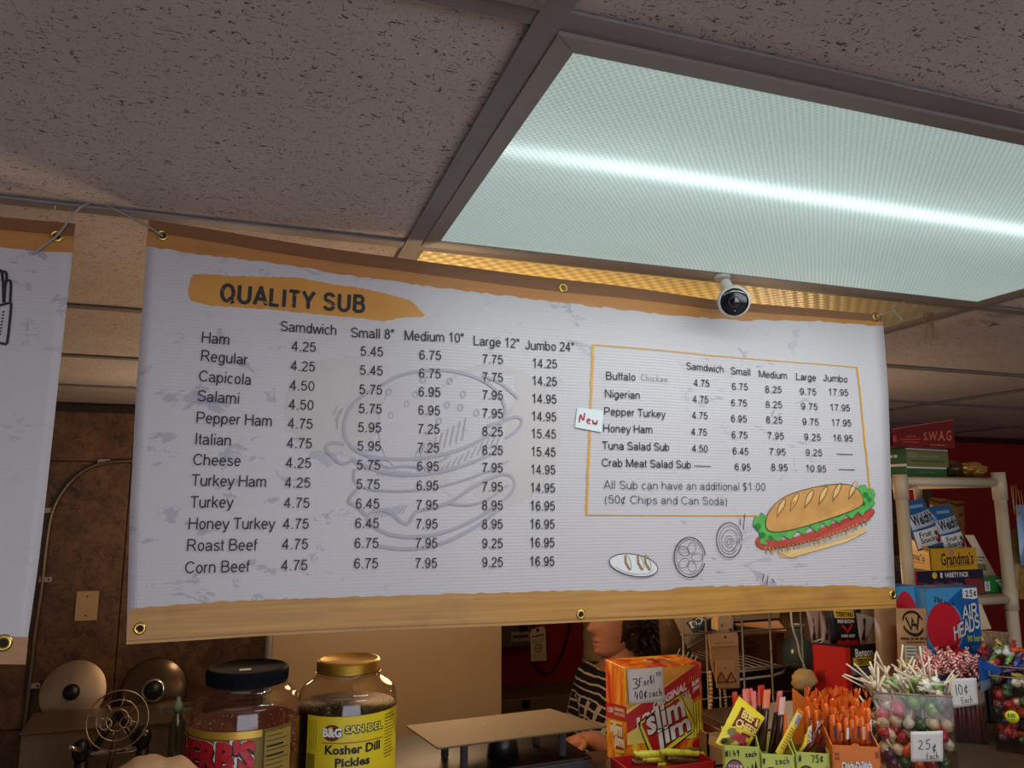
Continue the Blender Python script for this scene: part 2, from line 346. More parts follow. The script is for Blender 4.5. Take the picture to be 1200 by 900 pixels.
    def pen(s, t, o, ex, ey, w, mat, k=0, gap=.18):
        """handwriting; ex = vector of one character height along the line, ey = up"""
        ex, ey, o = V(ex), V(ey), V(o); x = 0
        for ch in t:
            if ch == ' ': x += .35; continue
            wd = 0
            for st in PEN.get(ch, PEN['o']):
                wd = max(wd, max(p[0] for p in st))
                s.line([o+ex*(x+p[0])+ey*p[1] for p in chaikin(st, 2 if len(st) > 3 else 0)], w, mat, k)
            x += wd+gap
    def sans(s, t, o, ex, up, mat, k, wt=.115, nar=1.0):
        """grotesque lettering fitted from o along ex (whole line) with cap height vector up"""
        o, ex, up = V(o), V(ex), V(up); wd = sum(SANS[c][0] for c in t)-.12; cap = up.length; x = -.06; sx = ex/wd
        for c in t:
            for st in SANS[c][1]:
                P = [o+sx*(x+(p[0]-SANS[c][0]/2)*nar+SANS[c][0]/2)+up*p[1] for p in st]; cur = [P[0]]
                for i in range(1, len(P)):
                    cur.append(P[i])
                    if i < len(P)-1:
                        d0, d1 = (P[i]-P[i-1]).normalized(), (P[i+1]-P[i]).normalized()
                        if d0.dot(d1) < .62:
                            cur[-1] = P[i]+d0*wt*cap*.42; s.line(cur, wt*cap, mat, k); cur = [P[i]-d1*wt*cap*.42]
                s.line(cur, wt*cap, mat, k)
            x += SANS[c][0]
    def build(s, name, parent, label=None):
        if not s.mb.v: return None
        for base in ('vinyl_sheet','paper_label','carton','front_panel','box_body','tray_card','paper','pouch','wrapper','carton_body','hang_bag','tag_card','label_strip','card','sticker','box'):
            for ch in parent.children:
                if ch.type == 'MESH' and ch.name.split('.')[0] == base and ch.name.split('.')[0] != name: return s.mb.build(name, ch, label)
        return s.mb.build(name, parent, label)
def plane_fn(TL, TR, BL, BR=None):
    TL, TR, BL = V(TL), V(TR), V(BL); BR = V(BR) if BR is not None else TR+BL-TL
    n = (BL-TL).cross(TR-TL).normalized()
    def fn(u, v, e): return TL.lerp(TR, u).lerp(BL.lerp(BR, u), v)+n*e
    return fn
class Carton:
    """card box standing at a real place: top-front-left corner A, width w along yaw, depth d, height h"""
    def __init__(s, A, w, h, d, yaw=0, lean=0):
        s.A = V(A); s.w, s.h, s.d = w, h, d
        s.ex = V((math.cos(yaw), math.sin(yaw), 0)); s.ey = V((-math.sin(yaw), math.cos(yaw), 0)); s.ez = V((0,0,1))
        if lean: R = Matrix.Rotation(lean, 3, s.ex); s.ey = R @ s.ey; s.ez = R @ s.ez
    def p(s, x, y, z): return s.A+s.ex*x*s.w+s.ey*y*s.d-s.ez*z*s.h
    def base(s): return s.p(.5, .5, 1)
    def face(s, which):
        p = s.p
        if which == 'front': return plane_fn(p(0,0,0), p(1,0,0), p(0,0,1))
        if which == 'left': return plane_fn(p(0,1,0), p(0,0,0), p(0,1,1))
        if which == 'right': return plane_fn(p(1,0,0), p(1,1,0), p(1,0,1))
        return plane_fn(p(0,1,0), p(1,1,0), p(0,0,0))
    def solid(s, mb, mat, x0=0, x1=1, y0=0, y1=1, z0=0, z1=1):
        p = s.p; mb.hexa([p(x0,y0,z1),p(x1,y0,z1),p(x1,y1,z1),p(x0,y1,z1),p(x0,y0,z0),p(x1,y0,z0),p(x1,y1,z0),p(x0,y1,z0)], mat)
    def tray(s, mb, mat, t=.0015, front=0.0, back=0.0, side=None):
        """open-top carton; front/back = where the wall tops start (0 = full height)"""
        tx, ty, tz = t/s.w, t/s.d, t/s.h; p = s.p
        s.solid(mb, mat, 0, 1, 0, ty, front, 1); s.solid(mb, mat, 0, 1, 1-ty, 1, back, 1); s.solid(mb, mat, 0, 1, 0, 1, 1-tz, 1)
        for a, b in ((0, tx), (1-tx, 1)):
            mb.hexa([p(a,0,1),p(b,0,1),p(b,1,1),p(a,1,1),p(a,0,front),p(b,0,front),p(b,1,back),p(a,1,back)], mat)
def fit(xl, yt, xr, yb, Y, yaw=0, d=.1, lean=0):
    """carton whose front face spans these columns/rows of the photograph at depth Y of its left edge"""
    A = at(xl, yt, Y); e = V((math.cos(yaw), math.sin(yaw), 0)); lo, hi = 0, 3
    for _ in range(40):
        m = (lo+hi)/2
        if proj(A+e*m)[0] < xr: lo = m
        else: hi = m
    w = lo; h = A.z-at(xl, yb, Y).z
    return Carton(A, w, h, d, yaw, lean)
def onfront(c, px, py, off):
    """point of the carton's front plane seen at this column and row, moved off behind it"""
    n = c.ey.normalized(); o = c.A+n*off-V((0,0,ZC)); r = ray(px, py); k = o.dot(n)/r.dot(n); return V((r.x*k, r.y*k, r.z*k+ZC))
def rough_edge(p, n, amp):
    out = []
    for i in range(n+1):
        x = lerp(p[0][0], p[-1][0], i/n); out.append((x, interp(p, x)+random.uniform(-amp, amp)))
    return out
# ------------------------------------------------------------------ structure materials
def mat_tile():
    m, nt, b = nodes('ceiling_tile')
    v = objco(nt, (1, 1, 1))
    v2 = objco(nt, (105, 250, 60), (0, 0, .4))
    f = noise_(nt, v2, 1.0, 2, 1.1, .55); worms = maprange(nt, f, .625, .665)
    f2 = noise_(nt, objco(nt, (210, 110, 60), (0, 0, -.35)), 1.0, 2, 1.0, .55); worms2 = maprange(nt, f2, .665, .69)
    vo = nt.nodes.new('ShaderNodeTexVoronoi'); vo.inputs['Scale'].default_value = 210; nt.links.new(v, vo.inputs['Vector'])
    pin = maprange(nt, vo.outputs['Distance'], .20, .12)
    holes = math_(nt, 'MAXIMUM', math_(nt, 'MAXIMUM', worms, math_(nt, 'MULTIPLY', worms2, .9)), math_(nt, 'MULTIPLY', pin, .55))
    big = noise_(nt, v, 3, 3); base = mixc(nt, maprange(nt, big, .3, .7), lin((214, 202, 198)), lin((200, 188, 184)))
    nt.links.new(mixc(nt, holes, base, lin((104, 92, 88))), b.inputs['Base Color']); b.inputs['Roughness'].default_value = .9
    fine = noise_(nt, v, 420, 2)
    bump_(nt, b, math_(nt, 'SUBTRACT', math_(nt, 'MULTIPLY', fine, .35), holes), .5, .002)
    return m
def mat_lens(name, col, base, band, yc, cell, dark):
    """prismatic acrylic diffuser lit from behind by tubes"""
    m, nt, b = nodes(name)
    g = nt.nodes.new('ShaderNodeNewGeometry'); sx = nt.nodes.new('ShaderNodeSeparateXYZ'); nt.links.new(g.outputs['Position'], sx.inputs[0])
    X, Y = sx.outputs[0], sx.outputs[1]
    d = math_(nt, 'ABSOLUTE', math_(nt, 'SUBTRACT', Y, yc))
    def gauss(wd): return math_(nt, 'EXPONENT', math_(nt, 'MULTIPLY', math_(nt, 'POWER', math_(nt, 'DIVIDE', d, wd), 2), -1))
    k = 2*PI/cell
    a1 = math_(nt, 'SINE', math_(nt, 'MULTIPLY', math_(nt, 'ADD', math_(nt, 'MULTIPLY', X, .866), math_(nt, 'MULTIPLY', Y, .75)), k))
    a2 = math_(nt, 'SINE', math_(nt, 'MULTIPLY', math_(nt, 'SUBTRACT', math_(nt, 'MULTIPLY', X, .866), math_(nt, 'MULTIPLY', Y, .75)), k))
    pat = math_(nt, 'MULTIPLY', math_(nt, 'ADD', a1, a2), .5)
    ends = math_(nt, 'MULTIPLY', maprange(nt, X, .22, .42), maprange(nt, X, 1.46, 1.2)) if name == 'cool_lens' else maprange(nt, X, .22, .36)
    blot = noise_(nt, objco(nt, (5, 9, 1)), 1, 2)
    if name == 'cool_lens':
        s = math_(nt, 'ADD', math_(nt, 'MULTIPLY', gauss(.020), band), math_(nt, 'MULTIPLY', gauss(.075), band*.26))
        s = math_(nt, 'MULTIPLY', s, math_(nt, 'ADD', math_(nt, 'MULTIPLY', ends, .6), .4))
        s = math_(nt, 'ADD', s, base)
    else:
        s = math_(nt, 'MULTIPLY', math_(nt, 'ADD', math_(nt, 'MULTIPLY', gauss(.16), band), base), math_(nt, 'ADD', math_(nt, 'MULTIPLY', maprange(nt, X, 1.38, .45), .93), .07))
    s = math_(nt, 'MULTIPLY', s, math_(nt, 'ADD', 1.0, math_(nt, 'MULTIPLY', pat, dark)))
    s = math_(nt, 'MULTIPLY', s, math_(nt, 'ADD', .93, math_(nt, 'MULTIPLY', blot, .14)))
    b.inputs['Base Color'].default_value = lin((150, 160, 158))+(1,); b.inputs['Roughness'].default_value = .3
    b.inputs['Emission Color'].default_value = lin(col)+(1,); nt.links.new(s, b.inputs['Emission Strength'])
    bump_(nt, b, pat, .4, .002); return m
def mat_brownwall():
    m, nt, b = nodes('brown_wall_panel')
    v = objco(nt); n1 = noise_(nt, v, 7, 8, .6, .65); n2 = noise_(nt, v, 34, 6, 1.2, .7)
    c = mixc(nt, maprange(nt, n1, .35, .68), lin((78, 52, 36)), lin((132, 94, 60)))
    c = mixc(nt, maprange(nt, n2, .5, .72), c, lin((30, 20, 15)))
    nt.links.new(c, b.inputs['Base Color']); b.inputs['Roughness'].default_value = .55; bump_(nt, b, n2, .3, .002); return m
mTile = mat_tile(); mBrown = mat_brownwall()
mGrid = M('grid_metal', (134, 128, 128), .5, var=.12, vscale=9)
mDoorF = M('fixture_frame_metal', (142, 134, 128), .45)
mShadow = M('grid_shadow_gap', (30, 27, 26), .8)
mRed = M('red_wall_paint', (156, 36, 28), .55, var=.1, vscale=4)
mFloor = M('vinyl_floor', (172, 156, 140), .5, var=.15, vscale=5)
mCream = M('shop_wall_paint', (178, 168, 152), .7)
ZT = ZC+.42
# ceiling: empty > slab, tiles, grid bars
ceil = thing('ceiling', 'suspended ceiling of fissured tiles in a grey metal grid', None, (0, 0, ZT), kind='structure')
del ceil['label']
mb = MB(); mb.box((-3.7, -3.6, ZT+.12), (5.9, 3.7, ZT+.2), mCream); mb.build('ceiling_slab', ceil)
YL = [-3.73, -3.118, -2.506, -1.894, -1.282, -.67, -.058, .555, 1.17, 1.782, 2.395, 3.007, 3.62]
XL = [-3.44, -2.22, -1.0, .222, 1.442, 2.662, 3.882, 5.102, 6.322]
FIX = {(2, 6): 'a', (3, 7): 'b', (3, 8): 'c'}
tm = {}
for i in range(len(XL)-1):
    for j in range(len(YL)-1):
        if (i, j) in FIX or YL[j+1] < -3.6: continue
        x0, x1, y0, y1 = XL[i]+.004, min(XL[i+1], 5.6)-.004, max(YL[j], -3.5)+.004, min(YL[j+1], 3.54)-.004
        key = (round(x1-x0, 3), round(y1-y0, 3))
        c = V(((x0+x1)/2, (y0+y1)/2, ZT))
        if key in tm:
            o = tm[key].copy(); C.objects.link(o)
        else:
            q = MB(); hx, hy = (x1-x0)/2, (y1-y0)/2
            q.hexa([c+V(t) for t in ((-hx,-hy,.004),(hx,-hy,.004),(hx,hy,.004),(-hx,hy,.004),(-hx,-hy,.02),(hx,-hy,.02),(hx,hy,.02),(-hx,hy,.02))], mTile)
            o = q.build('ceiling_tile', ceil); me = o.data
            for v in me.vertices: v.co -= (c-V((0, 0, ZT)))
            tm[key] = o
        o.parent = ceil; o.location = (c.x, c.y, 0)
def tbar(a, b, name='grid_bar'):
    q = MB(); a, b = V(a), V(b); q.bar(a, b, .026, .003, mGrid)
    q.bar(a+V((0,0,.012)), b+V((0,0,.012)), .004, .026, mGrid); q.build(name, ceil)
for y in YL[1:-1]: tbar((-3.5, y, ZT-.0005), (5.6, y, ZT-.0005))
for x in XL[1:-1]: tbar((x, -3.5, ZT-.0022), (x, 3.54, ZT-.0022))
# light fixtures
mLens = mat_lens('cool_lens', (208, 232, 226), .43, .85, .80, .0072, .24)
mWarm = mat_lens('warm_lens', (255, 188, 74), .28, .75, 1.40, .023, .50)
mHouse = M('fixture_housing', (200, 200, 196), .5)
def fixture(x0, x1, y0, y1, mat, label, fw=.026, drop=.006):
    t = thing('ceiling_light', label, 'ceiling light', ((x0+x1)/2, (y0+y1)/2, ZT-drop), 'recessed ceiling light fixtures')
    z = ZT-drop; a, b, c, d = x0+.013, x1-.013, y0+.013, y1-.013
    for p in [((a,c),(b,c),(b-fw,c+fw),(a+fw,c+fw)), ((b,c),(b,d),(b-fw,d-fw),(b-fw,c+fw)), ((b,d),(a,d),(a+fw,d-fw),(b-fw,d-fw)), ((a,d),(a,c),(a+fw,c+fw),(a+fw,d-fw))]:
        q = MB(); z1 = z+.010
        lo = [V((p[0][0], p[0][1], z)), V((p[1][0], p[1][1], z)), V((p[2][0], p[2][1], z+.003)), V((p[3][0], p[3][1], z+.003))]
        q.hexa(lo+[v+V((0,0,.009)) for v in lo], mDoorF); q.build('door_frame', t, bevel=.0008)
    q = MB(); q.box((a+fw-.003, c+fw-.003, z+.0045), (b-fw+.003, d-fw+.003, z+.0075), mat); q.build('prismatic_lens', t)
    q = MB(); q.box((a, c, z+.05), (b, d, z+.10), mHouse); q.build('housing', t)
    return t
f1 = fixture(.222, 1.442, .555, 1.17, mLens, 'large cool white ceiling light with prismatic lens in front of the menu banner')
f2 = fixture(.222, 1.442, 1.17, 1.782, mWarm, 'amber glowing ceiling light lens seen over the top edge of the menu banner', fw=.012, drop=.002)
f3 = fixture(-1.0, .222, -.058, .555, M('far_lens', (214, 236, 234), .4, emit=.7), 'cool ceiling light just peeping in at the top edge of the picture')
# small screws along the frame by the banner
for x in (.60, .82, 1.03):
    q = MB(); q.ball((x, 1.148, ZT-.007), .0016, M('screw_steel', (200, 196, 190), .3, 1), 8, 5); q.build('screw', f1)
# walls, floor
def slab(name, lo, hi, mat):
    q = MB(); q.box(lo, hi, mat); return q.build(name, kind='structure')
slab('floor', (-3.7, -3.6, -.1), (5.9, 3.7, 0), mFloor)
slab('wall_back', (-3.7, 3.56, 0), (5.9, 3.7, ZT+.1), mRed)
slab('wall_left', (-3.7, -3.5, 0), (-3.5, 3.56, ZT+.1), mCream)
slab('wall_right', (5.6, -3.5, 0), (5.8, 3.56, ZT+.1), mRed)
wf = slab('wall_front', (-3.7, -3.7, 0), (5.9, -3.5, ZT+.1), mCream)
wn = props(MB().box((-1.3, -3.5, .5), (2.1, -3.48, 2.2), M('added_window_frame', (150, 150, 150), .4, 1)).build('added_window_1'), kind='structure')  # unseen window added, its glowing panes go with the front fill light
MB().box((-1.22, -3.478, .58), (.36, -3.474, 2.12), M('added_glow_glass', (200, 215, 235), .1, emit=1.5)).build('glow_pane', wn)
MB().box((.44, -3.478, .58), (2.02, -3.474, 2.12), MC['added_glow_glass']).build('glow_pane', wn)
# brown sheet panels on the left part of the back wall, each sheet apart
panels = []
wb = bpy.data.objects['wall_back']
XP = [-3.5, -2.3, -1.09, -.50, .40, .95]
zb = at(80, 541, 3.54).z; zb2 = at(80, 851, 3.54).z
for i in range(len(XP)-1):
    for (z0, z1) in ((0.02, zb2), (zb2+.004, zb), (zb+.004, ZT)):
        MB().box((XP[i]+.002, 3.540, z0), (XP[i+1]-.002, 3.56, z1), mBrown).build('wall_panel', wb, bevel=.002)
MB().box((-3.5, 3.52, ZT-.035), (5.6, 3.54, ZT-.006), M('dark_edge_trim', (44, 32, 26), .6)).build('trim_1', kind='structure')
# cobwebs and a chip hanging off the ceiling right of the banner
mWeb = M('dusty_web', (150, 120, 84), .9)
q = MB(); base = atz(1089, 366, .412)
for k in range(26):
    p = base+V((random.uniform(-.012, .012), random.uniform(-.005, .005), 0)); pts = [p]
    for s_ in range(7): p = p+V((random.uniform(-.006, .005), random.uniform(-.003, .003), -random.uniform(.004, .014))); pts.append(p)
    q.tube(pts, .0004, mWeb, 3)
q.build('cobweb', label='dusty tan cobweb hanging from the ceiling right of the menu banner', cat='cobweb', kind='stuff')
p = atz(1155, 376, .415); q = MB()
q.add([p+V((-.03,0,.002)), p+V((.035,.01,.003)), p+V((.02,-.02,-.012)), p+V((-.02,-.012,-.014)), p+V((0,-.004,-.016))], [(0,1,2,4,3)], M('paint_flake', (170,150,130), .8))
q.build('peeling_flake', label='loose curled flake peeling off the ceiling tile at right', cat='flake', solid=.001)

# ------------------------------------------------------------------ the menu banners
YB = 1.165
def mat_vinyl():
    m, nt, b = nodes('banner_vinyl')
    v = objco(nt)
    cl = noise_(nt, objco(nt, (1.4, 1, 2.2)), 13, 6, .5, .65); cl2 = noise_(nt, v, 3.2, 1)
    k = math_(nt, 'MULTIPLY', maprange(nt, cl, .585, .61), maprange(nt, cl2, .42, .56))
    c = mixc(nt, k, lin((200, 193, 198)), lin((172, 166, 177)))
    nt.links.new(c, b.inputs['Base Color']); b.inputs['Roughness'].default_value = .42
    sz = nt.nodes.new('ShaderNodeSeparateXYZ'); nt.links.new(nt.nodes.new('ShaderNodeNewGeometry').outputs['Position'], sz.inputs[0])
    wv = math_(nt, 'SINE', math_(nt, 'MULTIPLY', sz.outputs[2], 2*PI/.0052)); wx = math_(nt, 'SINE', math_(nt, 'MULTIPLY', sz.outputs[0], 2*PI/.0045))
    bump_(nt, b, math_(nt, 'ADD', wv, math_(nt, 'MULTIPLY', wx, .3)), .10, .0012); return m
mVin = mat_vinyl()
def mat_band(name, c1, c2):
    m, nt, b = nodes(name)
    n = noise_(nt, objco(nt, (6, 1, 160)), 1, 4, .3); n2 = noise_(nt, objco(nt), 14, 4, .5)
    c = mixc(nt, maprange(nt, n, .3, .7), lin(c1), lin(c2)); c = mixc(nt, maprange(nt, n2, .55, .75, 0, .35), c, lin((130, 90, 50)))
    nt.links.new(c, b.inputs['Base Color']); b.inputs['Roughness'].default_value = .45; return m
mBandT = mat_band('banner_brown_band', (196, 132, 66), (184, 120, 58)); mBandB = mat_band('banner_wood_band', (200, 146, 70), (172, 120, 54))
mHemShade = mat_band('banner_hem_shade', (138, 88, 48), (126, 80, 44))  # hem darkened in colour, standing for less light through the doubled vinyl
mInk = M('black_ink', (26, 24, 26), .5); mTitle = M('brush_stroke_ink', (206, 142, 58), .45, var=.06, vscale=20)
mGrey = M('pale_grey_ink', (172, 167, 178), .5); mPeach = M('pale_peach_ink', (197, 188, 188), .5); mGold = M('gold_line_ink', (214, 158, 62), .45)
mBrass = M('brass', (212, 180, 96), .28, 1.0); mHole = M('dark_hole', (24, 18, 14), .8)
def bend(x, z):                # gentle waves of the hanging vinyl
    return .004*math.sin(x*7.5+.6)+.0025*math.sin(x*17+z*3)+.002*math.sin(z*11)
def q2(px, py): p = at(px, py, YB); return (p.x, p.z)
def bfn(x, z, e): return V((x, YB+bend(x, z)-e, z))
def banner_sheet(mb, L, R, T, B, nu=70, nv=30):
    """L, R: edge x as a function of height (pixel rows); T, B: top and bottom edges (pixel rows over x)"""
    def fn(u, v):
        xt = lerp(interp(L, T[0][1]), interp(R, T[-1][1]), u); yt = interp(T, xt)
        xb = lerp(interp(L, B[0][1]), interp(R, B[-1][1]), u); yb = interp(B, xb)
        y = lerp(yt, yb, v); x = lerp(interp(L, lerp(T[0][1], B[0][1], v)), interp(R, lerp(T[-1][1], B[-1][1], v)), u)
        a, c = q2(x, y); return bfn(a, c, 0)
    mb.grid(fn, nu, nv, mVin)
def pxs(pts): return [q2(*p) for p in pts]
def grommet(px, py, par, r=.0088):
    a, c = q2(px, py); p = bfn(a, c, 0); q = MB(); ax = V((0, -1, 0))
    q.lathe([(r*.45, .0005), (r*.5, .0022), (r*.72, .0030), (r*.95, .0020), (r, .0006)], p, mBrass, 24, ax, cap=False)
    q.lathe([(0, .0009), (r*.47, .0010)], p, mHole, 20, ax, cap=False); return q.build('grommet', par)
ban = thing('menu_banner', 'white vinyl banner printed with sub menu and prices under brown bands', 'banner', at(600, 727, YB))
mb = MB()
T_ = [(175,258),(340,283),(500,307),(659,328),(845,352),(1035,369)]; B_ = [(148,755),(300,745.5),(460,738.5),(588,733),(700,728),(880,720),(1050,712)]
L_ = [(258,175),(360,167.5),(460,160),(600,152),(755,148)]; R_ = [(369,1035),(460,1041),(600,1047),(712,1050)]
banner_sheet(mb, L_, R_, T_, B_); mb.build('vinyl_sheet', ban, solid=.0006)
sf = Surf(bfn, .0007)
LT = rough_edge([(172,289.6),(219,297.5),(330,308.6),(425,324),(500,335.5),(560,343),(635,352),(710,362),(770,368.5),(845,374),(883,375),(956,376),(997,379.5),(1035.5,382)], 150, 1.2)
def strip_px(sf, top, bot, n, mat, k=0, rows=2): sf.strip(pxs(top), pxs(bot), n, mat, k, rows)
Tx = [(174.5, 258)]+T_[1:]
strip_px(sf, [(172.8,258.4)]+T_[1:], LT, 300, mBandT, 0, 3)
sf2 = Surf(bfn, .0007)
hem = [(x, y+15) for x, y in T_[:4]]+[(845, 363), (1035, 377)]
strip_px(sf, [(172.8,258.4)]+T_[1:], hem, 80, mHemShade, 1, 1)
sf.build('top_band', ban); sf = Surf(bfn, .0007)
BT = rough_edge([(148.3,714),(200,709),(253,705),(393,700.7),(520,696),(660,692),(783,691.7),(795,687.7),(873,686.7),(1010,686.7),(1049.5,689)], 150, .9)
strip_px(sf, BT, B_, 300, mBandB, 0, 3)
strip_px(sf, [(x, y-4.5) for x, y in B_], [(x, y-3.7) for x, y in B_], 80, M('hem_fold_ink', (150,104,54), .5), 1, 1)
sf.build('bottom_band', ban)
# burger watermark
sf = Surf(bfn, .0006)
def zz(ox, oy, s, pts): return pxs([(ox+x/s, oy+y/s) for x, y in pts])
B8 = (340, 400, 3.214)
def ellpx(cx, cy, rx, ry, n=28, rot=0): return [q2(cx+rx*math.cos(t)*math.cos(rot)-ry*math.sin(t)*math.sin(rot), cy+rx*math.cos(t)*math.sin(rot)+ry*math.sin(t)*math.cos(rot)) for t in [2*PI*i/n for i in range(n)]]
sf.poly(ellpx(392, 475, 58, 56), mPeach, 0); sf.poly(ellpx(575, 512, 82, 86), mPeach, 0); sf.poly(ellpx(470, 500, 26, 48), mVin, 1)
def bl(pts, wd=.0045, k=2, m=None, sm=2): sf.line(zz(*B8, chaikin(pts, sm)), wd, m or mGrey, k)
bl([(345,165),(400,130),(480,112),(570,108),(660,122),(740,155),(790,200),(812,260),(800,310),(740,360),(650,405),(540,435),(420,447),(300,435),(240,405),(205,360),(205,300),(230,240),(290,190),(345,165)], .0048)
bl([(720,130),(780,150),(830,190),(855,215)]); bl([(245,440),(215,460),(185,458),(165,430),(140,415),(135,390),(160,380),(205,385)])
bl([(740,320),(800,300),(850,280),(878,300),(850,340),(810,365)]); bl([(240,445),(330,490),(450,505),(560,495),(680,460),(800,400)])
bl([(245,480),(240,530),(300,560),(450,565),(600,540),(720,500),(820,450)], .003); bl([(300,435),(370,480),(430,465),(520,480),(600,430)], .003)
bl([(250,560),(215,605),(260,620),(290,660),(330,630),(380,640),(420,680),(450,690),(470,640),(520,630),(600,610),(680,550),(780,500),(830,500),(850,540),(820,590),(700,670),(560,730),(420,740),(330,710),(290,665)])
bl([(330,770),(430,785),(560,770),(700,700),(800,620)]); bl([(600,610),(660,620),(740,600),(820,540)], .003)
for i in range(9): bl([(470+22*i, 438-8*i), (485+22*i, 400-14*i)], .0018, sm=0)
for i in range(10): bl([(560+24*i, 500-12*i), (580+24*i, 465-14*i)], .0018, sm=0); bl([(330+12*i, 505+i), (345+12*i, 480+i)], .0015, sm=0)
for i in range(9): bl([(320+13*i, 665-2*i), (338+13*i, 630-2*i)], .0015, sm=0)
bl([(180,240),(165,275)], .002, sm=0); bl([(200,250),(180,290),(180,330)], .002); bl([(190,262),(172,300)], .002, sm=0)
for a, c in ((372,190),(438,235),(500,145),(530,185),(600,150),(650,200),(380,278),(590,240),(640,250),(700,270),(560,300),(470,200),(320,250)):
    sf.line([q2(340+(a+9*math.cos(t))/3.214, 400+(c+12*math.sin(t))/3.214) for t in [2*PI*i/10 for i in range(11)]], .0014, mGrey, 2)
sf.build('burger_watermark', ban)
# title
sf = Surf(bfn, .0008)
def z3(pts): return [(140+x/3.158, 250+y/3.158) for x, y in pts]
top = rough_edge(z3([(255,290),(258,262),(272,228),(420,232),(660,235),(800,262),(900,275),(1000,300),(1080,325),(1130,378)]), 90, .7)
bot = rough_edge(z3([(255,300),(262,325),(340,345),(560,355),(720,370),(900,388),(980,400),(1040,387),(1130,382)]), 90, .7)
strip_px(sf, top, bot, 180, mTitle, 0, 1)
def vec(a, b): a, b = V(q2(*a)), V(q2(*b)); return b-a
sf.sans('QUALITY SUB', q2(257.5, 354), vec((257.5,354),(428,366)), vec((256.5,354),(258,333)), mInk, 1, .20, .84)
for k in range(46):            # worn flecks in the stencil lettering
    u = random.random(); x, y = 258+170*u, 334+11*u+random.uniform(0, 22)
    p = V(q2(x, y)); sf.line([p, p+V((random.uniform(-.006,.006), random.uniform(-.005,.005)))], random.uniform(.0006, .0016), mTitle, 2)
sf.build('title_lettering', ban)
# price table
sf = Surf(bfn, .0007)
def trow(t, x0, y0, x1, y1, cap, bold=0, m=None):
    a = V(q2(x0, y0)); b = V(q2(x1, y1)); ex = b-a; n = V((-ex.y, ex.x)).normalized()
    sf.sans(t, a, ex, n*cap, m or mInk, 2, .122 if bold == 0 else .08)
CL = .0163
for r in (('Ham',236.6,402.5,269,405),('Regular',235.6,423.8,289.8,428),('Capicola',233.4,447.6,294.2,451.5),('Salami',231.5,470.7,280.3,473.6),
 ('Pepper Ham',230.3,496,318.7,499.5),('Italian',228.3,521,270.7,522.5),('Cheese',226.7,545.3,282,546.3),('Turkey Ham',224.7,569.3,312,570.8),
 ('Turkey',223.3,595,272.7,594.8),('Honey Turkey',221,620.3,321.7,620),('Roast Beef',219,645.7,300.7,645),('Corn Beef',217,672,292,670),
 ('Samdwich',328.7,387.7,394.6,392.2),('Small 8"',411.7,395,462,397.5),('Medium 10"',474,398.8,543,402.5),('Large 12"',554.3,405,608,408.4),('Jumbo 24"',615.2,410,671.6,412.8)):
    trow(*r, CL if r[3] < 330 else CL*.97)
cols = [((342.3,329.7),(28,30.6),[411,434,457,479.5,501.7,524.8,548,571.3,595.3,620,644,669],'4.25 4.25 4.50 4.50 4.75 4.75 4.25 4.25 4.75 4.75 4.75 4.75',.006),
 ((422.8,415.3),(26.3,28.4),[416.7,439,461.5,484,506,528,550.3,573,596,619.2,642.7,666.7],'5.45 5.45 5.75 5.75 5.95 5.95 5.75 5.75 6.45 6.45 6.75 6.75',.02),
 ((491,486.8),(25.4,25.4),[421.5,443,464.7,486.2,508,530,551.8,574.5,597.3,619.7,642.4,666],'6.75 6.75 6.95 6.95 7.25 7.25 6.95 6.95 7.95 7.95 7.95 7.95',.02),
 ((564.5,564.5),(24.2,24.2),[426.3,447.3,468.3,489.7,511,532.9,553.4,575.8,597.6,619.7,642.4,664.5],'7.75 7.75 7.95 7.95 8.25 8.25 7.95 7.95 8.95 8.95 9.25 9.25',.02),
 ((623,620),(28.8,29.3),[431,451.6,472.5,493.3,513.6,534.7,555.6,577,598.2,619.7,641.4,663.5],'14.25 14.25 14.95 14.95 15.45 15.45 14.95 14.95 16.95 16.95 16.95 16.95',.02)]
for (xa, xb), (wa, wb_), ys, ts, sl in cols:
    for i, (y, t) in enumerate(zip(ys, ts.split())):
        x = lerp(xa, xb, i/11); wd = lerp(wa, wb_, i/11); k = lerp(.045, -.012, i/11)
        trow(t, x, y, x+wd, y+wd*k, CL*.93)
CR = .0135
for r in (('Samdwich',803,433.5,848.3,437),('Small',856.7,438.5,880,440.3),('Medium',890,442,922.3,444.3),('Large',932.7,445.3,955.3,446.7),('Jumbo',964,446.8,992.7,448.5),
 ('Buffalo',708,445.4,742,447.2),('Nigerian',707,466.5,747.3,468.3),('Pepper Turkey',706,486.7,777,490.3),('Honey Ham',705.3,506.6,762.3,508.3),('Tuna Salad Sub',704.7,526.7,782.3,528.6),('Crab Meat Salad Sub',704.3,546.7,808.7,549)):
    trow(*r, CR)
for r in ((812,453,'4.75'),(810.7,472,'4.75'),(809.7,491,'4.75'),(809,510.3,'4.75'),(810,529.7,'4.50'),(858.3,456.7,'6.75'),(857.3,475.7,'6.75'),(857.3,494.3,'6.95'),(858.3,513.3,'6.75'),(859.7,532.3,'6.45'),(862.3,551,'6.95'),
 (897.3,460,'8.25'),(898,477.7,'8.25'),(898.7,495.7,'8.25'),(900.7,514.3,'7.95'),(903,533,'7.95'),(905.7,551.3,'8.95'),(937,462.7,'9.75'),(938.7,480,'9.75'),(940.3,498,'9.75'),(942.7,516,'9.25'),(944.7,534,'9.25'),(945,552.7,'10.95'),
 (970,463.3,'17.95'),(972,481.3,'17.95'),(973.7,499,'17.95'),(975.7,517,'16.95')):
    wd = 19 if len(r[2]) == 4 else 23.5; trow(r[2], r[0], r[1], r[0]+wd, r[1]+wd*.035, CR*.95)
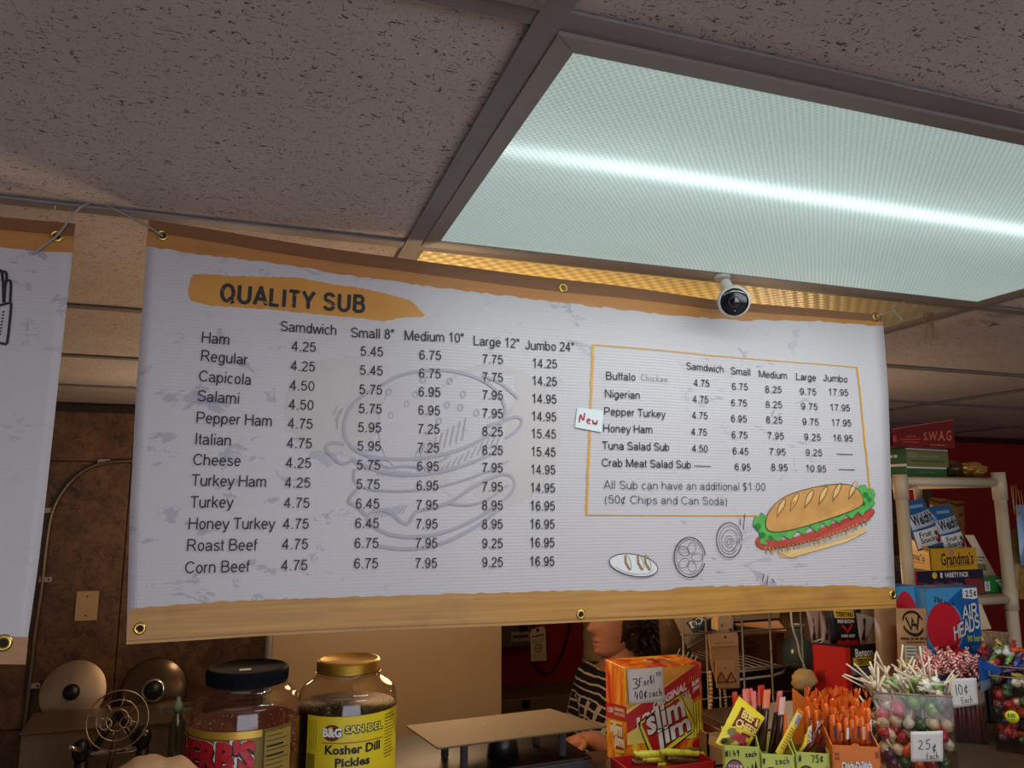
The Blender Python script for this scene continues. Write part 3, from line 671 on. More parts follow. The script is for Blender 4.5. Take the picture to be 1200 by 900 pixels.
for a in ((812,546.3,832.7,547),(980,532.3,999,533),(982.7,550.3,1002,551)): sf.line([q2(a[0], a[1]-.3), q2(a[2], a[3]-.3)], .0013, mInk, 2)
trow('All Sub can have an additional $1.00', 707, 573, 899.3, 575, .0143, -.012); trow('(50¢ Chips and Can Soda)', 707.7, 590, 853.3, 592, .0143, -.012)
a = V(q2(748, 447.3)); b = V(q2(752, 447.5)); e = (b-a).normalized()*.0125
sf.pen('Chicken', a, e*1.22, V((-e.y, e.x))*1.0, .0008, M('grey_pen', (90,86,92), .5), 2)
sf.build('price_lettering', ban)
# gold frame line and food drawings
sf = Surf(bfn, .0006)
sf.line(pxs(rough_edge([(692,405),(1004,430.5)], 30, .2)), .0022, mGold, 1)
def vline(a, b, wd, m):
    pts = [(lerp(a[0], b[0], i/40)+random.uniform(-.5,.5), lerp(a[1], b[1], i/40)) for i in range(41)]; sf.line(pxs(pts), wd, m, 1)
vline((693,405), (687,604), .0045, mGold); vline((1004,430.5), (1020,577), .0045, mGold)
sf.line(pxs([(686+5*i,603.5+.025*i) for i in range(42)]), .002, mGold, 1)
def z7(pts): return pxs([(660+x/3, 540+y/3) for x, y in pts])
mBread = M('bread_ink', (206,150,84), .5, var=.14, vscale=25); mLet = M('lettuce_ink', (92,176,84), .5, var=.2, vscale=60); mMeat = M('ham_ink', (186,74,62), .5, var=.12, vscale=40); mFry = M('fries_ink', (214,170,96), .5)
mLetD = M('dark_lettuce_ink', (44,128,58), .5)
mPaleB = M('pale_bread_ink', (226,186,128), .5)
sf.poly(z7([(765,325),(850,308),(950,283),(1062,233),(1068,250),(1000,285),(900,315),(810,343),(770,340)]), mPaleB, 1)
sf.poly(z7(chaikin([(690,262),(680,285),(690,305),(720,315),(800,302),(900,277),(1000,242),(1080,207),(1099,182),(1092,165),(1050,180),(940,225),(860,255),(800,275),(745,282)],2,True)), mMeat, 2)
for i in range(26):
    x = 722+i*13.7; y = 310-i*i*.125-i*.9; sf.line(z7([(x-4, y-4), (x+random.uniform(-6,4), y+random.uniform(12,20))]), .0030, mFry, 3); sf.line(z7([(x-1, y-4), (x+random.uniform(-4,4), y+14)]), .0007, mInk, 4)
lt = [(672,225),(680,195),(694,200),(702,182),(716,190),(722,240),(760,250),(820,240),(900,215),(980,190),(1045,160),(1030,110),(1040,88),(1060,85),(1072,100),(1088,98),(1098,120),(1090,135),(1097,150),(1085,165),(1060,180),(1052,195),(1035,180),(1015,205),(995,190),(970,220),(950,205),(935,235),(915,218),(895,252),(870,230),(850,262),(828,245),(805,280),(780,262),(765,290),(740,270),(725,298),(695,290),(702,262),(690,245)]
sf.poly(z7(lt), mLet, 3)
for (a, b_, r) in ((1062,120,14),(1075,135,12),(1055,150,12),(690,232,14),(706,262,14),(735,272,12)): sf.ell(*q2(660+a/3, 540+b_/3), .006*r/12, .005*r/12, mLetD, 4, 9)
bt = chaikin([(718,245),(716,205),(735,165),(780,125),(850,100),(930,83),(1000,80),(1035,100),(1055,135),(1048,160),(980,188),(900,215),(820,240),(760,252)], 2, True)
sf.poly(z7(bt), mBread, 5); sf.line(z7(bt+[bt[0]]), .0009, mInk, 6)
for i, (a, b_) in enumerate(((765,160),(810,140),(860,128),(908,116),(955,104),(1010,98))):
    sf.line(z7(chaikin([(a-10,b_+38),(a-6,b_),(a+12,b_-26),(a+22,b_-24),(a+14,b_+8),(a-10,b_+38)], 2)), .0008, mInk, 7); sf.poly(z7([(a-8,b_+30),(a-3,b_),(a+12,b_-22),(a+19,b_-20),(a+10,b_+6)]), mPaleB, 6)
sf.line(z7(lt+[lt[0]]), .0006, mInk, 4)
sf.line(z7([(765,325),(810,343),(900,315),(1000,285),(1066,250)]), .0008, mInk, 4); sf.line(z7([(680,285),(690,305),(720,315),(800,302),(900,277),(1000,242),(1080,207)]), .0008, mInk, 5)
def zell(cx, cy, rx, ry, rot, wd, n=30, a0=0, a1=2*PI):
    sf.line(z7([(cx+rx*math.cos(t)*math.cos(rot)-ry*math.sin(t)*math.sin(rot), cy+rx*math.cos(t)*math.sin(rot)+ry*math.sin(t)*math.cos(rot)) for t in [lerp(a0, a1, i/n) for i in range(n+1)]]), wd, mInk, 4)
sf.poly(z7([(243+82*math.cos(t), 367+36*math.sin(t)+14*math.cos(t)) for t in [2*PI*i/24 for i in range(24)]]), M('white_ink', (228,226,228), .5), 3)
zell(243, 366, 85, 38, .17, .0011); zell(243, 366, 70, 30, .17, .0005, 30, 0, 2.6)
for a in (222, 265, 290): sf.line(z7([(a-8,332),(a-6,358),(a+8,382)]), .0042, M('loaf_cut_ink', (160,130,70), .5), 4); zell(a+2, 357, 9, 27, -.25, .0007, 14)
zell(440, 339, 56, 70, .0, .0017, 34, .3, 6.2); zell(440, 339, 48, 61, 0, .0007)
for t in (0, 1.26, 2.5, 3.8, 5.0): zell(440+26*math.cos(t), 339+34*math.sin(t), 15, 20, t+PI/2, .0008, 14)
zell(585, 279, 47, 62, 0, .0015, 30, .2, 6.3); zell(585, 279, 38, 50, .1, .0008, 30, .6, 6.6); zell(586, 281, 29, 38, .1, .001); zell(584, 285, 15, 21, 0, .0008); zell(584, 285, 7, 11, .3, .001)
for a in (((627,203),(625,228)),((643,185),(637,243)),((704,426),(712,400)),((721,437),(725,405)),((741,415),(747,430))): sf.line(z7(a), .0014, mInk, 4)
sf.build('food_drawings', ban)
for g in ((191,277),(659,338),(1027,371)): grommet(*g, ban)
for g in ((164,736.5),(680,720),(1046,697)): grommet(*g, ban, .0082)
# paper tag "New"
nt_ = thing('paper_note', 'small white paper note with red handwritten New on the menu banner', 'note', bfn(*q2(690,503), .003))
tl, tr, br, blp = [bfn(*q2(*p), .0028) for p in ((675,478),(705,482),(703,507),(672.5,501))]
q = MB(); q.add([tl, tr, br, blp], [(0,3,2,1)], M('paper', (218,228,232), .7)); q.build('paper', nt_, solid=.0004)
sf = Surf(plane_fn(tl, tr, blp, br), .0005); sf.pen('New', (.12,.72), (.42,.02), (-.03,-.5), .06, M('red_pen', (176,36,52), .5)); sf.build('handwriting', nt_)
# left banner
lb = thing('side_banner', 'white vinyl banner with fries drawing cut by the left edge of the picture', 'banner', at(-100, 780, YB))
mb = MB(); TT = [(-420,190),(0,255),(89,263)]; BB = [(-480,772),(0,777.5),(29,778)]
banner_sheet(mb, [(190,-420),(772,-480)], [(263,89),(345,80.5),(510,62),(660,45),(778,29)], TT, BB, 40, 24); mb.build('vinyl_sheet', lb, solid=.0006)
sf = Surf(bfn, .0007)
strip_px(sf, TT, [(-420,235),(0,290.5),(45,295),(87,297)], 120, mBandT, 0, 2); strip_px(sf, TT, [(-420,212),(0,270),(88,278)], 60, mHemShade, 1, 1)
sf.build('top_band', lb); sf = Surf(bfn, .0007)
strip_px(sf, rough_edge([(-480,742),(0,744),(34,747)], 60, .7), BB[:-1]+[(31,778)], 120, mat_band('side_band', (176,128,84), (168,120,78)), 0, 2)
sf.build('bottom_band', lb); sf = Surf(bfn, .0007)
def z1(pts): return pxs([(x/3.46, 220+y/3.46) for x, y in pts])
for s_ in ([(-50,500),(0,482),(48,470),(52,476),(36,632),(28,640),(-50,618)], [(0,340),(10,338),(15,365),(18,395),(20,470)], [(15,380),(14,350),(20,342),(30,348),(33,372),(28,385)], [(22,470),(26,395),(34,380),(46,380),(50,392),(46,470)]): sf.line(z1(chaikin(s_, 1)), .0034, mInk, 2)
for i in range(8): sf.line(z1([(18-i*2, 505+i*13), (22-i*2, 510+i*13)]), .003, mInk, 2)
sf.build('fries_drawing', lb)
grommet(67, 277.5, lb, .0093); grommet(5, 753, lb, .011)
# cable ties
mTie = M('clear_nylon', (172,162,158), .35, alpha=.8)
def tie(label, pts, r=.0016, Y0=YB):
    q = MB(); P = chaikin([at(x, y, yy) for x, y, yy in pts], 2); q.tube(P, r, mTie, 6); return q
Yt = 1.163
t = thing('cable_tie', 'white nylon cable tie from the left banner to the ceiling grid', 'cable tie', at(90,250,Yt), 'nylon cable ties holding banners')
tie('', [(38,298,YB-.012),(52,287,YB-.012),(67,277,YB-.009),(78,262,Yt-.008),(90,246,Yt-.006),(100,239,Yt-.01),(112,238,Yt+.004)], .0017).build('strap', t)
q = MB(); q.ball(at(112,239,Yt), .0032, mTie, 8, 5); q.build('tie_head', t)
t = thing('cable_tie', 'white nylon cable tie from the menu banner corner up left to the grid', 'cable tie', at(150,255,Yt), 'nylon cable ties holding banners')
tie('', [(191,277,YB-.009),(175,266,Yt-.008),(150,253,Yt-.008),(130,243,Yt-.008),(119,238,Yt)], .0016).build('strap', t)
q = MB(); q.ball(at(120,238.5,Yt), .003, mTie, 8, 5); q.build('tie_head', t)
t = thing('cable_tie', 'knotted nylon cable tie at the right top corner of the menu banner', 'cable tie', at(1050,362,Yt), 'nylon cable ties holding banners')
tie('', [(1027,371,YB-.009),(1040,366,Yt-.006),(1048,364,Yt),(1054,356,Yt),(1064,351,Yt)], .0014).build('strap', t)
tie('', [(1046,364,Yt),(1053,370,Yt-.003),(1058,376,Yt-.005)], .0012).build('tail', t)
q = MB(); q.ball(at(1048,364,Yt), .0028, mTie, 8, 5); q.build('tie_head', t)
t = thing('ceiling_hook', 'thin bent wire hook in the ceiling grid above the left banner', 'hook', at(65,240,1.17))
q = MB(); q.tube([at(65,230,1.17), at(65,240,1.165), at(64,245,1.163)], .0009, M('white_wire', (190,180,170), .4), 6); q.build('wire', t)
# security camera
cp = at(859.5, 353, 1.10); dirn = (V((0, 0, ZC))-cp).normalized(); dirn = (dirn+V((.10, 0, -.05))).normalized()
t = thing('security_camera', 'white ball security camera with black face hanging over the menu banner', 'camera', cp)
mWh = M('white_plastic', (214,208,202), .35); mBk = M('black_gloss', (16,18,24), .12, coat=.5)
q = MB(); q.lathe([(a_*1.2,b_*1.2) for a_,b_ in [(0,-.022),(.010,-.0205),(.018,-.015),(.0225,-.005),(.0238,.004),(.0232,.012),(.0215,.0155),(.0200,.0165)]], cp, mWh, 40, dirn, cap=False); q.build('housing', t)
q = MB(); q.lathe([(.0242,.0180),(.0228,.0192),(.0144,.0202),(0,.0206)], cp, mBk, 36, dirn, cap=False); q.build('face_plate', t)
q = MB(); q.lathe([(.0102,.0203),(.0096,.0214),(.0082,.0209)], cp, M('lens_ring', (40,42,50), .3), 24, dirn, cap=False); q.lathe([(.0079,.0206),(0,.0218)], cp, M('lens_glass', (8,9,14), .05, coat=1), 20, dirn, cap=False); q.build('lens', t)
q = MB(); q.ball(cp+dirn*.0202+V((0,0,-.0162)), .0010, M('status_led', (190,190,190), .3), 8, 5); q.build('status_light', t)
top = V((cp.x, 1.130, ZT-.008)); q = MB(); q.lathe([(.0085,0),(.010,.004),(.0105,.012),(.010,.03)], cp+V((0,.008,.014)), mWh, 24, (top-(cp+V((0,.008,.014)))).normalized(), cap=False); q.lathe([(.014,-.006),(.014,0)], top, mWh, 24); q.build('mount', t)
# ------------------------------------------------------------------ back wall fittings
YW = 3.535
mCond = M('armoured_conduit', (120, 104, 88), .4, .7); mGalv = M('galvanised', (170, 156, 138), .4, .8)
t = thing('armoured_conduit', 'ribbed metal conduit bending down the brown wall beside the left banner', 'conduit', at(40,900,YW))
pth = chaikin([(260,541),(200,540),(150,540),(120,542),(95,552),(73,575),(60,600),(54,640),(49,690),(41,740),(35,800),(28,860),(22,930),(20,1000)], 3)
pw = [at(x, y, YW-.012) for x, y in pth]; dense = []
for a, b in zip(pw, pw[1:]):
    n_ = max(1, int((b-a).length/.006)); dense += [a.lerp(b, i/n_) for i in range(n_)]
q = MB(); q.tube(dense, [.0085 if i % 2 else .0105 for i in range(len(dense))], mCond, 7); q.build('conduit', t)
for (x, y, dx) in ((57,598,0),(50,679,4),(37,803,4),(122,541,0)):
    p = at(x+dx, y, YW-.004); q = MB(); q.box((p.x-.022, YW-.018, p.z-.011), (p.x+.022, YW+.004, p.z+.011), mGalv); q.ball((p.x+.012, YW-.02, p.z), .004, M('screw_dark', (40,34,30), .4), 6, 4)
    q.build('strap', t, bevel=.002)
a, b = at(90,693,YW), at(113.5,727,YW)
t = thing('blank_cover_plate', 'blank cream cover plate on the brown wall between the banners', 'plate', ((a.x+b.x)/2, YW, b.z))
q = MB(); q.box((a.x, YW-.006, b.z), (b.x, YW+.006, a.z), M('ivory_plate', (196,160,112), .4)); q.build('plate', t, bevel=.003)
for z in (.82, .18):
    q = MB(); q.ball(((a.x+b.x)/2, YW-.0065, lerp(b.z, a.z, z)), .0035, M('screw_dark'), 8, 5); q.build('screw', t)
# ------------------------------------------------------------------ sink with splash back, lids, tap
mSteel = M('brushed_steel', (150, 132, 112), .42, .75, var=.08, vscale=8); mChrome = M('chrome', (220, 214, 206), .1, 1)
mDark = M('black_plastic', (22, 20, 20), .35); mWire = M('wire_steel', (176, 162, 146), .3, 1)
t = thing('sink', 'steel sink splash back with a ledge against the brown wall', 'sink', (at(130,838,3.36).x, 3.3, 0))
a1, b1 = at(38,836.5,3.40), at(233,821,3.40); a2, b2 = at(32,859,3.24), at(236,843,3.24)
zt = a1.z; zb_ = a2.z; x0, x1 = a1.x, b1.x+.02
q = MB(); q.hexa([(x0,3.24,zb_-.01),(x1,3.24,zb_-.01),(x1,3.52,zb_-.01),(x0,3.52,zb_-.01),(x0,3.235,zb_),(x1,3.235,zb_),(x1,3.41,zt),(x0,3.41,zt)], mSteel); q.build('splash_back_ledge', t, bevel=.003)
q = MB(); q.box((x0+.004,3.25,.86),(x1,3.27,zb_-.01), mSteel); q.build('splash_back', t, bevel=.002)
q = MB(); q.box((x0,2.75,.60),(x1,3.27,.86), mSteel); q.build('basin', t, bevel=.01)
for (x, y) in ((x0+.04,2.8),(x1-.04,2.8),(x0+.04,3.2),(x1-.04,3.2)):
    q = MB(); q.tube([(x,y,0),(x,y,.6)], .02, mSteel, 10); q.build('leg', t)
q = MB(); p = at(209,838,3.3); q.hexa([(p.x-.06,3.29,p.z-.03),(p.x+.05,3.29,p.z-.03),(p.x+.05,3.31,p.z-.03),(p.x-.06,3.31,p.z-.03),(p.x-.06,3.33,p.z+.02),(p.x+.05,3.33,p.z+.02),(p.x+.05,3.35,p.z+.02),(p.x-.06,3.35,p.z+.02)], mDark); q.build('black_sticker', t, 'black printed sticker')
def lid(px, py, R, mat, knob, label, ring=False):
    c = at(px, py, 3.47); ax = V((-.05, -1, .22)).normalized(); t = thing('pot_lid', label, 'pot lid', (c.x, c.y, c.z-R), 'round pot lids behind the sink')
    q = MB(); q.lathe([(R,0),(R*1.01,.003),(R*.97,.005),(R*.7,.013),(R*.35,.019),(R*.16,.022),(0,.022)], c, mat, 48, ax, cap=False); q.build('lid_disc', t)
    q = MB(); q.lathe([(knob,.019),(knob*1.04,.032),(knob*.9,.040),(0,.042)], c-ax.cross(V((1,0,0)))*0, mDark, 28, ax, cap=False); q.build('knob', t)
    if ring: q = MB(); q.lathe([(knob*1.35,.020),(knob*1.3,.027),(knob*1.04,.028)], c, mChrome, 32, ax, cap=False); q.build('knob_ring', t); q = MB(); q.lathe([(R,-.001),(R*1.03,.003),(R,.007)], c, mChrome, 48, ax, cap=False); q.build('rim', t)
lid(86, 811, .118, M('dull_aluminium', (196,176,152), .38, .9, var=.12, vscale=12), .029, 'dull aluminium pot lid with black knob leaning on the brown wall')
lid(181, 809, .122, M('glassy_dark_lid', (96,78,58), .2, .6, var=.2, vscale=10), .034, 'dark shiny pot lid with steel rim leaning on the brown wall', True)
# tap
t = thing('tap', 'black wall tap with chrome pipe and two levers over the sink', 'tap', at(130,880,3.12))
Yt2 = 3.12; q = MB(); q.tube([at(98,884,Yt2),at(118,882,Yt2),at(148,879,Yt2),at(160,877,Yt2),at(164,870,Yt2)], .011, mChrome, 10); q.build('pipe', t)
for (x, y, dx, dy) in ((95,880,-15,-5),(167,864,6,-8)):
    q = MB(); q.ball(at(x,y,Yt2), (.03,.03,.04), mDark, 14, 9); q.tube([at(x,y+12,Yt2),at(x-2,y+45,Yt2+.02)], .022, mDark, 10); q.build('valve', t)
    q = MB(); q.tube([at(x,y,Yt2-.03),at(x+dx,y+dy,Yt2-.05)], .008, mChrome, 8); q.build('lever', t)
for x in (110, 163): q = MB(); q.tube([at(138,836,Yt2+.06), at(x,878,Yt2)], .012, mDark, 8); q.build('strut', t)
t = thing('wire_strainer', 'round wire strainer basket standing against the tap', 'strainer', at(138,880,3.0))
c = at(138,844,3.02); ax = V((.1,-1,.25)).normalized(); e1 = ax.cross(V((0,0,1))).normalized(); e2 = e1.cross(ax)
for R, h in ((.095,.0),(.064,.035),(.034,.055)):
    q = MB(); q.tube([c-ax*h*-.6+(e1*math.cos(a)+e2*math.sin(a))*R for a in [2*PI*i/36 for i in range(36)]], .0026, mWire, 6, closed=True); q.build('ring', t)
for k in range(8):
    a = 2*PI*k/8+.2; q = MB(); q.tube([c+(e1*math.cos(a)+e2*math.sin(a))*R+ax*h*.6 for R, h in ((.095,0),(.064,.035),(.034,.055))], .0018, mWire, 5); q.build('spoke', t)
q = MB(); q.tube([c+V((0,.02,-.03)), at(128,900,2.98)], .010, M('brown_handle', (74,52,38), .5), 8); q.build('handle', t)
for s_ in (-1, 1): q = MB(); q.tube([c+e1*.03*s_+(e1*math.cos(a)+e2*math.sin(a))*.018+V((0,-.04,.0)) for a in [2*PI*i/14 for i in range(14)]], .0024, mWire, 5, closed=True); q.build('eye', t)
t = thing('soap_bottle', 'clear bottle with pale green cap on the sink ledge', 'bottle', at(205,886,3.1))
def clear(name, tint, gloss=.12, rough=.06):
    m = bpy.data.materials.new(name); m.use_nodes = True; nt = m.node_tree; MC[name] = m
    nt.nodes.remove(nt.nodes['Principled BSDF']); out = nt.nodes['Material Output']
    tr = nt.nodes.new('ShaderNodeBsdfTransparent'); tr.inputs[0].default_value = lin(tint)+(1,)
    gl = nt.nodes.new('ShaderNodeBsdfGlossy'); gl.inputs['Roughness'].default_value = rough
    lw = nt.nodes.new('ShaderNodeLayerWeight'); lw.inputs[0].default_value = .5
    mx = nt.nodes.new('ShaderNodeMixShader'); f = math_(nt, 'ADD', math_(nt, 'MULTIPLY', math_(nt, 'POWER', lw.outputs['Facing'], 4), .45), gloss)
    nt.links.new(f, mx.inputs[0]); nt.links.new(tr.outputs[0], mx.inputs[1]); nt.links.new(gl.outputs[0], mx.inputs[2]); nt.links.new(mx.outputs[0], out.inputs[0]); return m
mGlass = clear('clear_glass', (240,232,222), .07, .05); mAcr = clear('clear_acrylic', (246,242,236), .03, .05); mFilm = clear('clear_film', (236,230,222), .16, .18)
c = at(205,886,3.1); q = MB(); q.lathe([(.024,0),(.026,.01),(.026,.09),(.022,.12),(.010,.145),(.010,.155)], c, clear('bottle_plastic', (190,200,188), .14, .2), 20); q.build('bottle_body', t)
q = MB(); q.lathe([(.013,.150),(.016,.16),(.016,.175),(.008,.185),(.006,.2),(0,.202)], c, M('pale_green_cap', (128,150,130), .4), 16); q.build('cap', t)

# ------------------------------------------------------------------ tall cream cabinet, red wall fittings
mCabF = M('cream_enamel', (172,148,116), .5, var=.03, vscale=3); mCabS = M('white_enamel_side', (206,204,210), .4)
xa, xb = at(319.5,745,2.5).x, at(588,760,2.5).x
t = thing('tall_cabinet', 'tall plain cream cabinet standing behind the counter under the banner', 'cabinet', ((xa+xb)/2, 3.0, 0))
q = MB(); q.box((xa+.002, 2.53, .05), (xb-.002, 3.5, ZC+.02), mCabS); q.build('carcass', t, bevel=.004)
q = MB(); q.box((xa, 2.5, .10), (xb, 2.528, ZC+.02), mCabF); q.build('door', t, bevel=.003)
q = MB(); q.box((xa+.02, 2.56, 0), (xb-.02, 3.45, .05), mDark); q.build('plinth', t)
YR = 3.54
t = thing('switch_box', 'grey metal switch box with label strip on the red wall', 'electrical box', at(606,757,YR))
a, b = at(560,715,3.46), at(625,757,3.46); q = MB(); q.box((a.x,3.46,b.z),(b.x,3.555,a.z), M('box_grey', (104,86,68), .5)); q.build('box_body', t, bevel=.004)
a, b = at(599,741,3.455), at(621,751,3.455); q = MB(); q.box((a.x,3.454,b.z),(b.x,3.459,a.z), M('label_tan', (168,150,126), .6)); q.build('label_strip', t)
sf = Surf(plane_fn((a.x,3.454,a.z),(b.x,3.454,a.z),(a.x,3.454,b.z)), .0006); sf.rect(.1,.42,.9,.56,mInk,0)
for k in range(12): sf.rect(.1+.067*k,.34,.14+.067*k,.64,mInk,0)
sf.build('strip_print', t)
a, b = at(608,731,3.455), at(618,740,3.455); q = MB(); q.box((a.x,3.45,b.z),(b.x,3.459,a.z), mDark); q.build('toggle', t, bevel=.003)
t = thing('hang_tag', 'cream inspection tag with punched hole hanging on the red wall', 'tag', at(630,775,3.42))
TL, TR, BR, BL = at(621,738,3.42), at(639,733,3.42), at(640.5,774,3.42), at(622.5,775,3.42)
q = MB(); cut = [TL.lerp(TR,.15)+V((0,0,0)), TL.lerp(TR,.85), TR.lerp(BR,.12), BR, BL, TL.lerp(BL,.12)]; q.add(cut, [(0,5,4,3,2,1)], M('tag_card', (220,200,160), .7)); q.build('tag_card', t, solid=.001)
sf = Surf(plane_fn(TL, TR, BL, BR), .001); sf.ell(.5,.08,.11,.05,mHole,0); sf.ell(.5,.62,.26,.14,M('faint_print', (150,128,100), .7),0); sf.ell(.5,.62,.17,.09,M('tag_card'),1); sf.rect(.36,.61,.64,.635,M('red_print', (160,50,40), .6),2); sf.rect(.47,.56,.53,.68,M('red_print'),2)
_bars(sf,.12,.22,.88,.27,mInk,0); 
for v, a, b in ((.35,.1,.9),(.4,.15,.85),(.45,.1,.7),(.8,.12,.88),(.86,.12,.6),(.92,.1,.9)): sf.rect(a, v, b, v+.016, M('faint_print'), 0)
sf.build('tag_print', t)
t = thing('hanging_cable', 'dark cable looping down the red wall from the switch box', 'cable', at(640,790,3.5))
q = MB(); q.tube([at(x,y,3.52) for x, y in chaikin([(625,725),(626,770),(628,785),(640,792),(652,780),(662,755),(668,725),(670,700)], 3)], .006, M('cable_brown', (58,22,18), .5), 6); q.build('cable', t)
t = thing('back_worktop', 'low grey brown worktop edge against the red wall', 'worktop', at(640,830,3.2))
a, b = at(589,819,3.3), at(700,808,3.3); mWT = M('worktop_brown', (110,88,68), .5, var=.1); zt = a.z
q = MB(); q.box((a.x-.1,3.28,zt-.11),(b.x+.30,3.535,zt), mWT); q.build('upstand', t, bevel=.004)
q = MB(); q.box((a.x-.1,2.95,zt-.15),(b.x+.30,3.535,zt-.11), M('worktop_dark', (70,58,48), .4)); q.build('worktop_slab', t, bevel=.004)
q = MB(); q.box((a.x-.05,3.0,0.03),(b.x+.25,3.52,zt-.15), M('cupboard_brown', (64,44,32), .6)); q.build('cupboard', t)
a = at(617,825,3.27); q = MB(); q.box((a.x-.017,3.268,a.z-.018),(a.x+.017,3.279,a.z+.018), mDark); q.build('socket', t, bevel=.003)
t = thing('ribbed_barrel', 'cream ribbed barrel standing behind the person by the red wall', 'barrel', at(705,830,3.1))
c = V((at(712,780,3.12).x, 3.12, zt-.11)); H = at(690,700,3.12).z-c.z; R = .105; c.z += .001; pr = []
for i in range(61):
    h = H*i/60; pr.append((R+.0018*math.sin(i*.8), h))
pr = [(0,0)]+pr+[(R*.7,H+.03),(0,H+.035)]
q = MB(); q.lathe(pr, c, M('cream_barrel', (186,164,122), .5), 32, cap=False); q.build('barrel_body', t)
q = MB(); zc_ = at(684,779,3.05).z; q.lathe([(R+.006,-.006),(R+.009,0),(R+.006,.006)], V((c.x,c.y,zc_)), M('cream_barrel_ring', (206,188,150), .5), 32, cap=False); q.build('hoop', t)

# ------------------------------------------------------------------ counters
mCtr = M('counter_laminate', (72,54,40), .4, var=.08, vscale=5)
ZT1 = ZC-.47
def counter(label, x0, x1, y0, y1, z):
    t = thing('counter', label, 'counter', ((x0+x1)/2,(y0+y1)/2,0)); q = MB(); q.box((x0,y0,z-.03),(x1,y1,z), mCtr); q.build('countertop', t, bevel=.004)
    q = MB(); q.box((x0+.02,y0+.02,.08),(x1-.02,y1-.02,z-.03), M('counter_front', (86,62,44), .6)); q.build('counter_body', t)
    q = MB(); q.box((x0+.05,y0+.05,0),(x1-.05,y1-.05,.08), mDark); q.build('plinth', t)
counter('brown laminate counter under the two glass jars', -.85, .235, .85, 1.40, ZT1)
counter('lower brown counter under the deli scale', .24, .60, .90, 1.62, ZC-.60)
counter('brown laminate counter under the sweets display', .605, 2.35, .85, 1.425, ZT1)
counter('raised back counter under the tall candy box and jerky', 1.0, 2.35, 1.43, 1.62, ZT1)
# brown paper bundle at lower left
t = thing('paper_bundle', 'crumpled brown paper bundle on the counter left of the red label jar', 'paper bundle', at(165,905,1.08))
a = at(92,897,1.08); b = at(233,897,1.08); zz_ = ZT1; ext = b.x-a.x
def bund(u, v):
    x = lerp(a.x, b.x+.02, u); y = 1.0+.155*v; env = math.sin(PI*min(1,max(0,v)))**.5*(max(0,math.sin(PI*u))**.15)
    tgt = interp([(0,895),(.3,890),(.5,884),(.62,891),(.75,884),(.88,886),(1,893)], u); h = at(165, tgt, 1.08).z-zz_
    return V((x, y, zz_+max(.002, h*env)+.006*noise.noise(V((u*9,v*7,1)))))
q = MB(); q.grid(bund, 40, 14, M('butcher_paper', (188,138,98), .6, var=.12, vscale=30, bump=.3, bscale=40)); q.build('crumpled_paper', t)

# ------------------------------------------------------------------ jars
def jar(px, Y, yl, yb_top, R, name, label, lidmat, lidr, lidh, fill_y, fillmat, shoulder):
    """glass jar: axis at column px, lid top at row yl"""
    c0 = at(px, yl, Y); c = V((c0.x, Y, ZT1)); H = c0.z-ZT1
    t = thing('glass_jar', label, 'jar', c)
    prof = [(0,.004),(R*.86,.002),(R*.97,.012),(R,.03),(R,H-lidh-shoulder-.02),(R*.985,H-lidh-shoulder+.004),(R*.93,H-lidh-shoulder*.55),(lidr*1.06,H-lidh-.010),(lidr*.985,H-lidh-.004),(lidr*.95,H-lidh+.004)]
    r = chaikin([(a_, b_, 0) for a_, b_ in prof[3:]], 2); q = MB(); q.lathe(prof[:3]+[(a_, b_) for a_, b_, _ in r], c, mGlass, 56, cap=False); q.build('glass', t)
    q = MB(); rr = lidr; lp = [(rr*.99,H-lidh),(rr*1.01,H-lidh+.001),(rr*1.01,H-lidh+.003),(rr,H-lidh+.004),(rr,H-.004),(rr*.97,H-.0008),(rr*.90,H),(rr*.88,H-.0015),(0,H-.0015)]
    q.lathe(lp, c, lidmat, 64, cap=False)
    q.build('lid', t)
    zf = at(px, fill_y, Y-R).z-ZT1
    q = MB(); q.lathe([(0,.006),(R*.94,.008),(R*.965,.03),(R*.965,min(zf, H-lidh-shoulder-.02)),(R*.95,zf),(0,zf)], c, fillmat, 40, cap=False); q.build('contents', t)
    return t, c, H
def jar_surf(c, R, zt, zb, a0, a1, tilt=0):
    """label wrapped on the jar: u 0..1 runs from angle a0 to a1 (0 = facing the room)"""
    def fn(u, v, e):
        a = lerp(a0, a1, u); z = lerp(zt, zb, v)+tilt*(u-.5); return V((c.x+(R+e)*math.sin(a), c.y-(R+e)*math.cos(a), z))
    return fn
def wrap(sf, u0, v0, u1, v1, mat, k, n=24):
    vs = []
    for i in range(n+1): u = lerp(u0, u1, i/n); vs += [sf.P((u, v0), k), sf.P((u, v1), k)]
    sf.mb.add(vs, [(2*i, 2*i+1, 2*i+3, 2*i+2) for i in range(n)], mat, True)
mBlackLid = M('black_lid', (16,18,24), .75, spec=.08); mGoldLid = M('gold_lid', (176,140,58), .42, .9)
j2, c2, H2 = jar(409, 1.30, 771, 0, .0785, 'j', 'clear glass pickle jar with gold lid and yellow label', mGoldLid, .0505, .019, 838, M('dark_brine', (46,32,16), .5, spec=.2), .040)
q = MB(); q.lathe([(.052,H2-.0225),(.0545,H2-.021),(.052,H2-.019)], c2, mGlass, 40, cap=False); q.build('glass_collar', j2)
th = math.atan2(-c2.x, c2.y)
sf = Surf(jar_surf(c2, .079, at(409,840,1.22).z, ZT1+.006, -.95, 1.2, .0), .0005)
mYel = M('yellow_label', (222,196,30), .5); mYelD = M('yellow_label_shade', (204,176,30), .5); mWi = M('white_print', (232,228,220), .5); mMar = M('maroon_print', (110,24,40), .5)
wrap(sf, 0, 0, 1, 1, mYel, 0, 40)
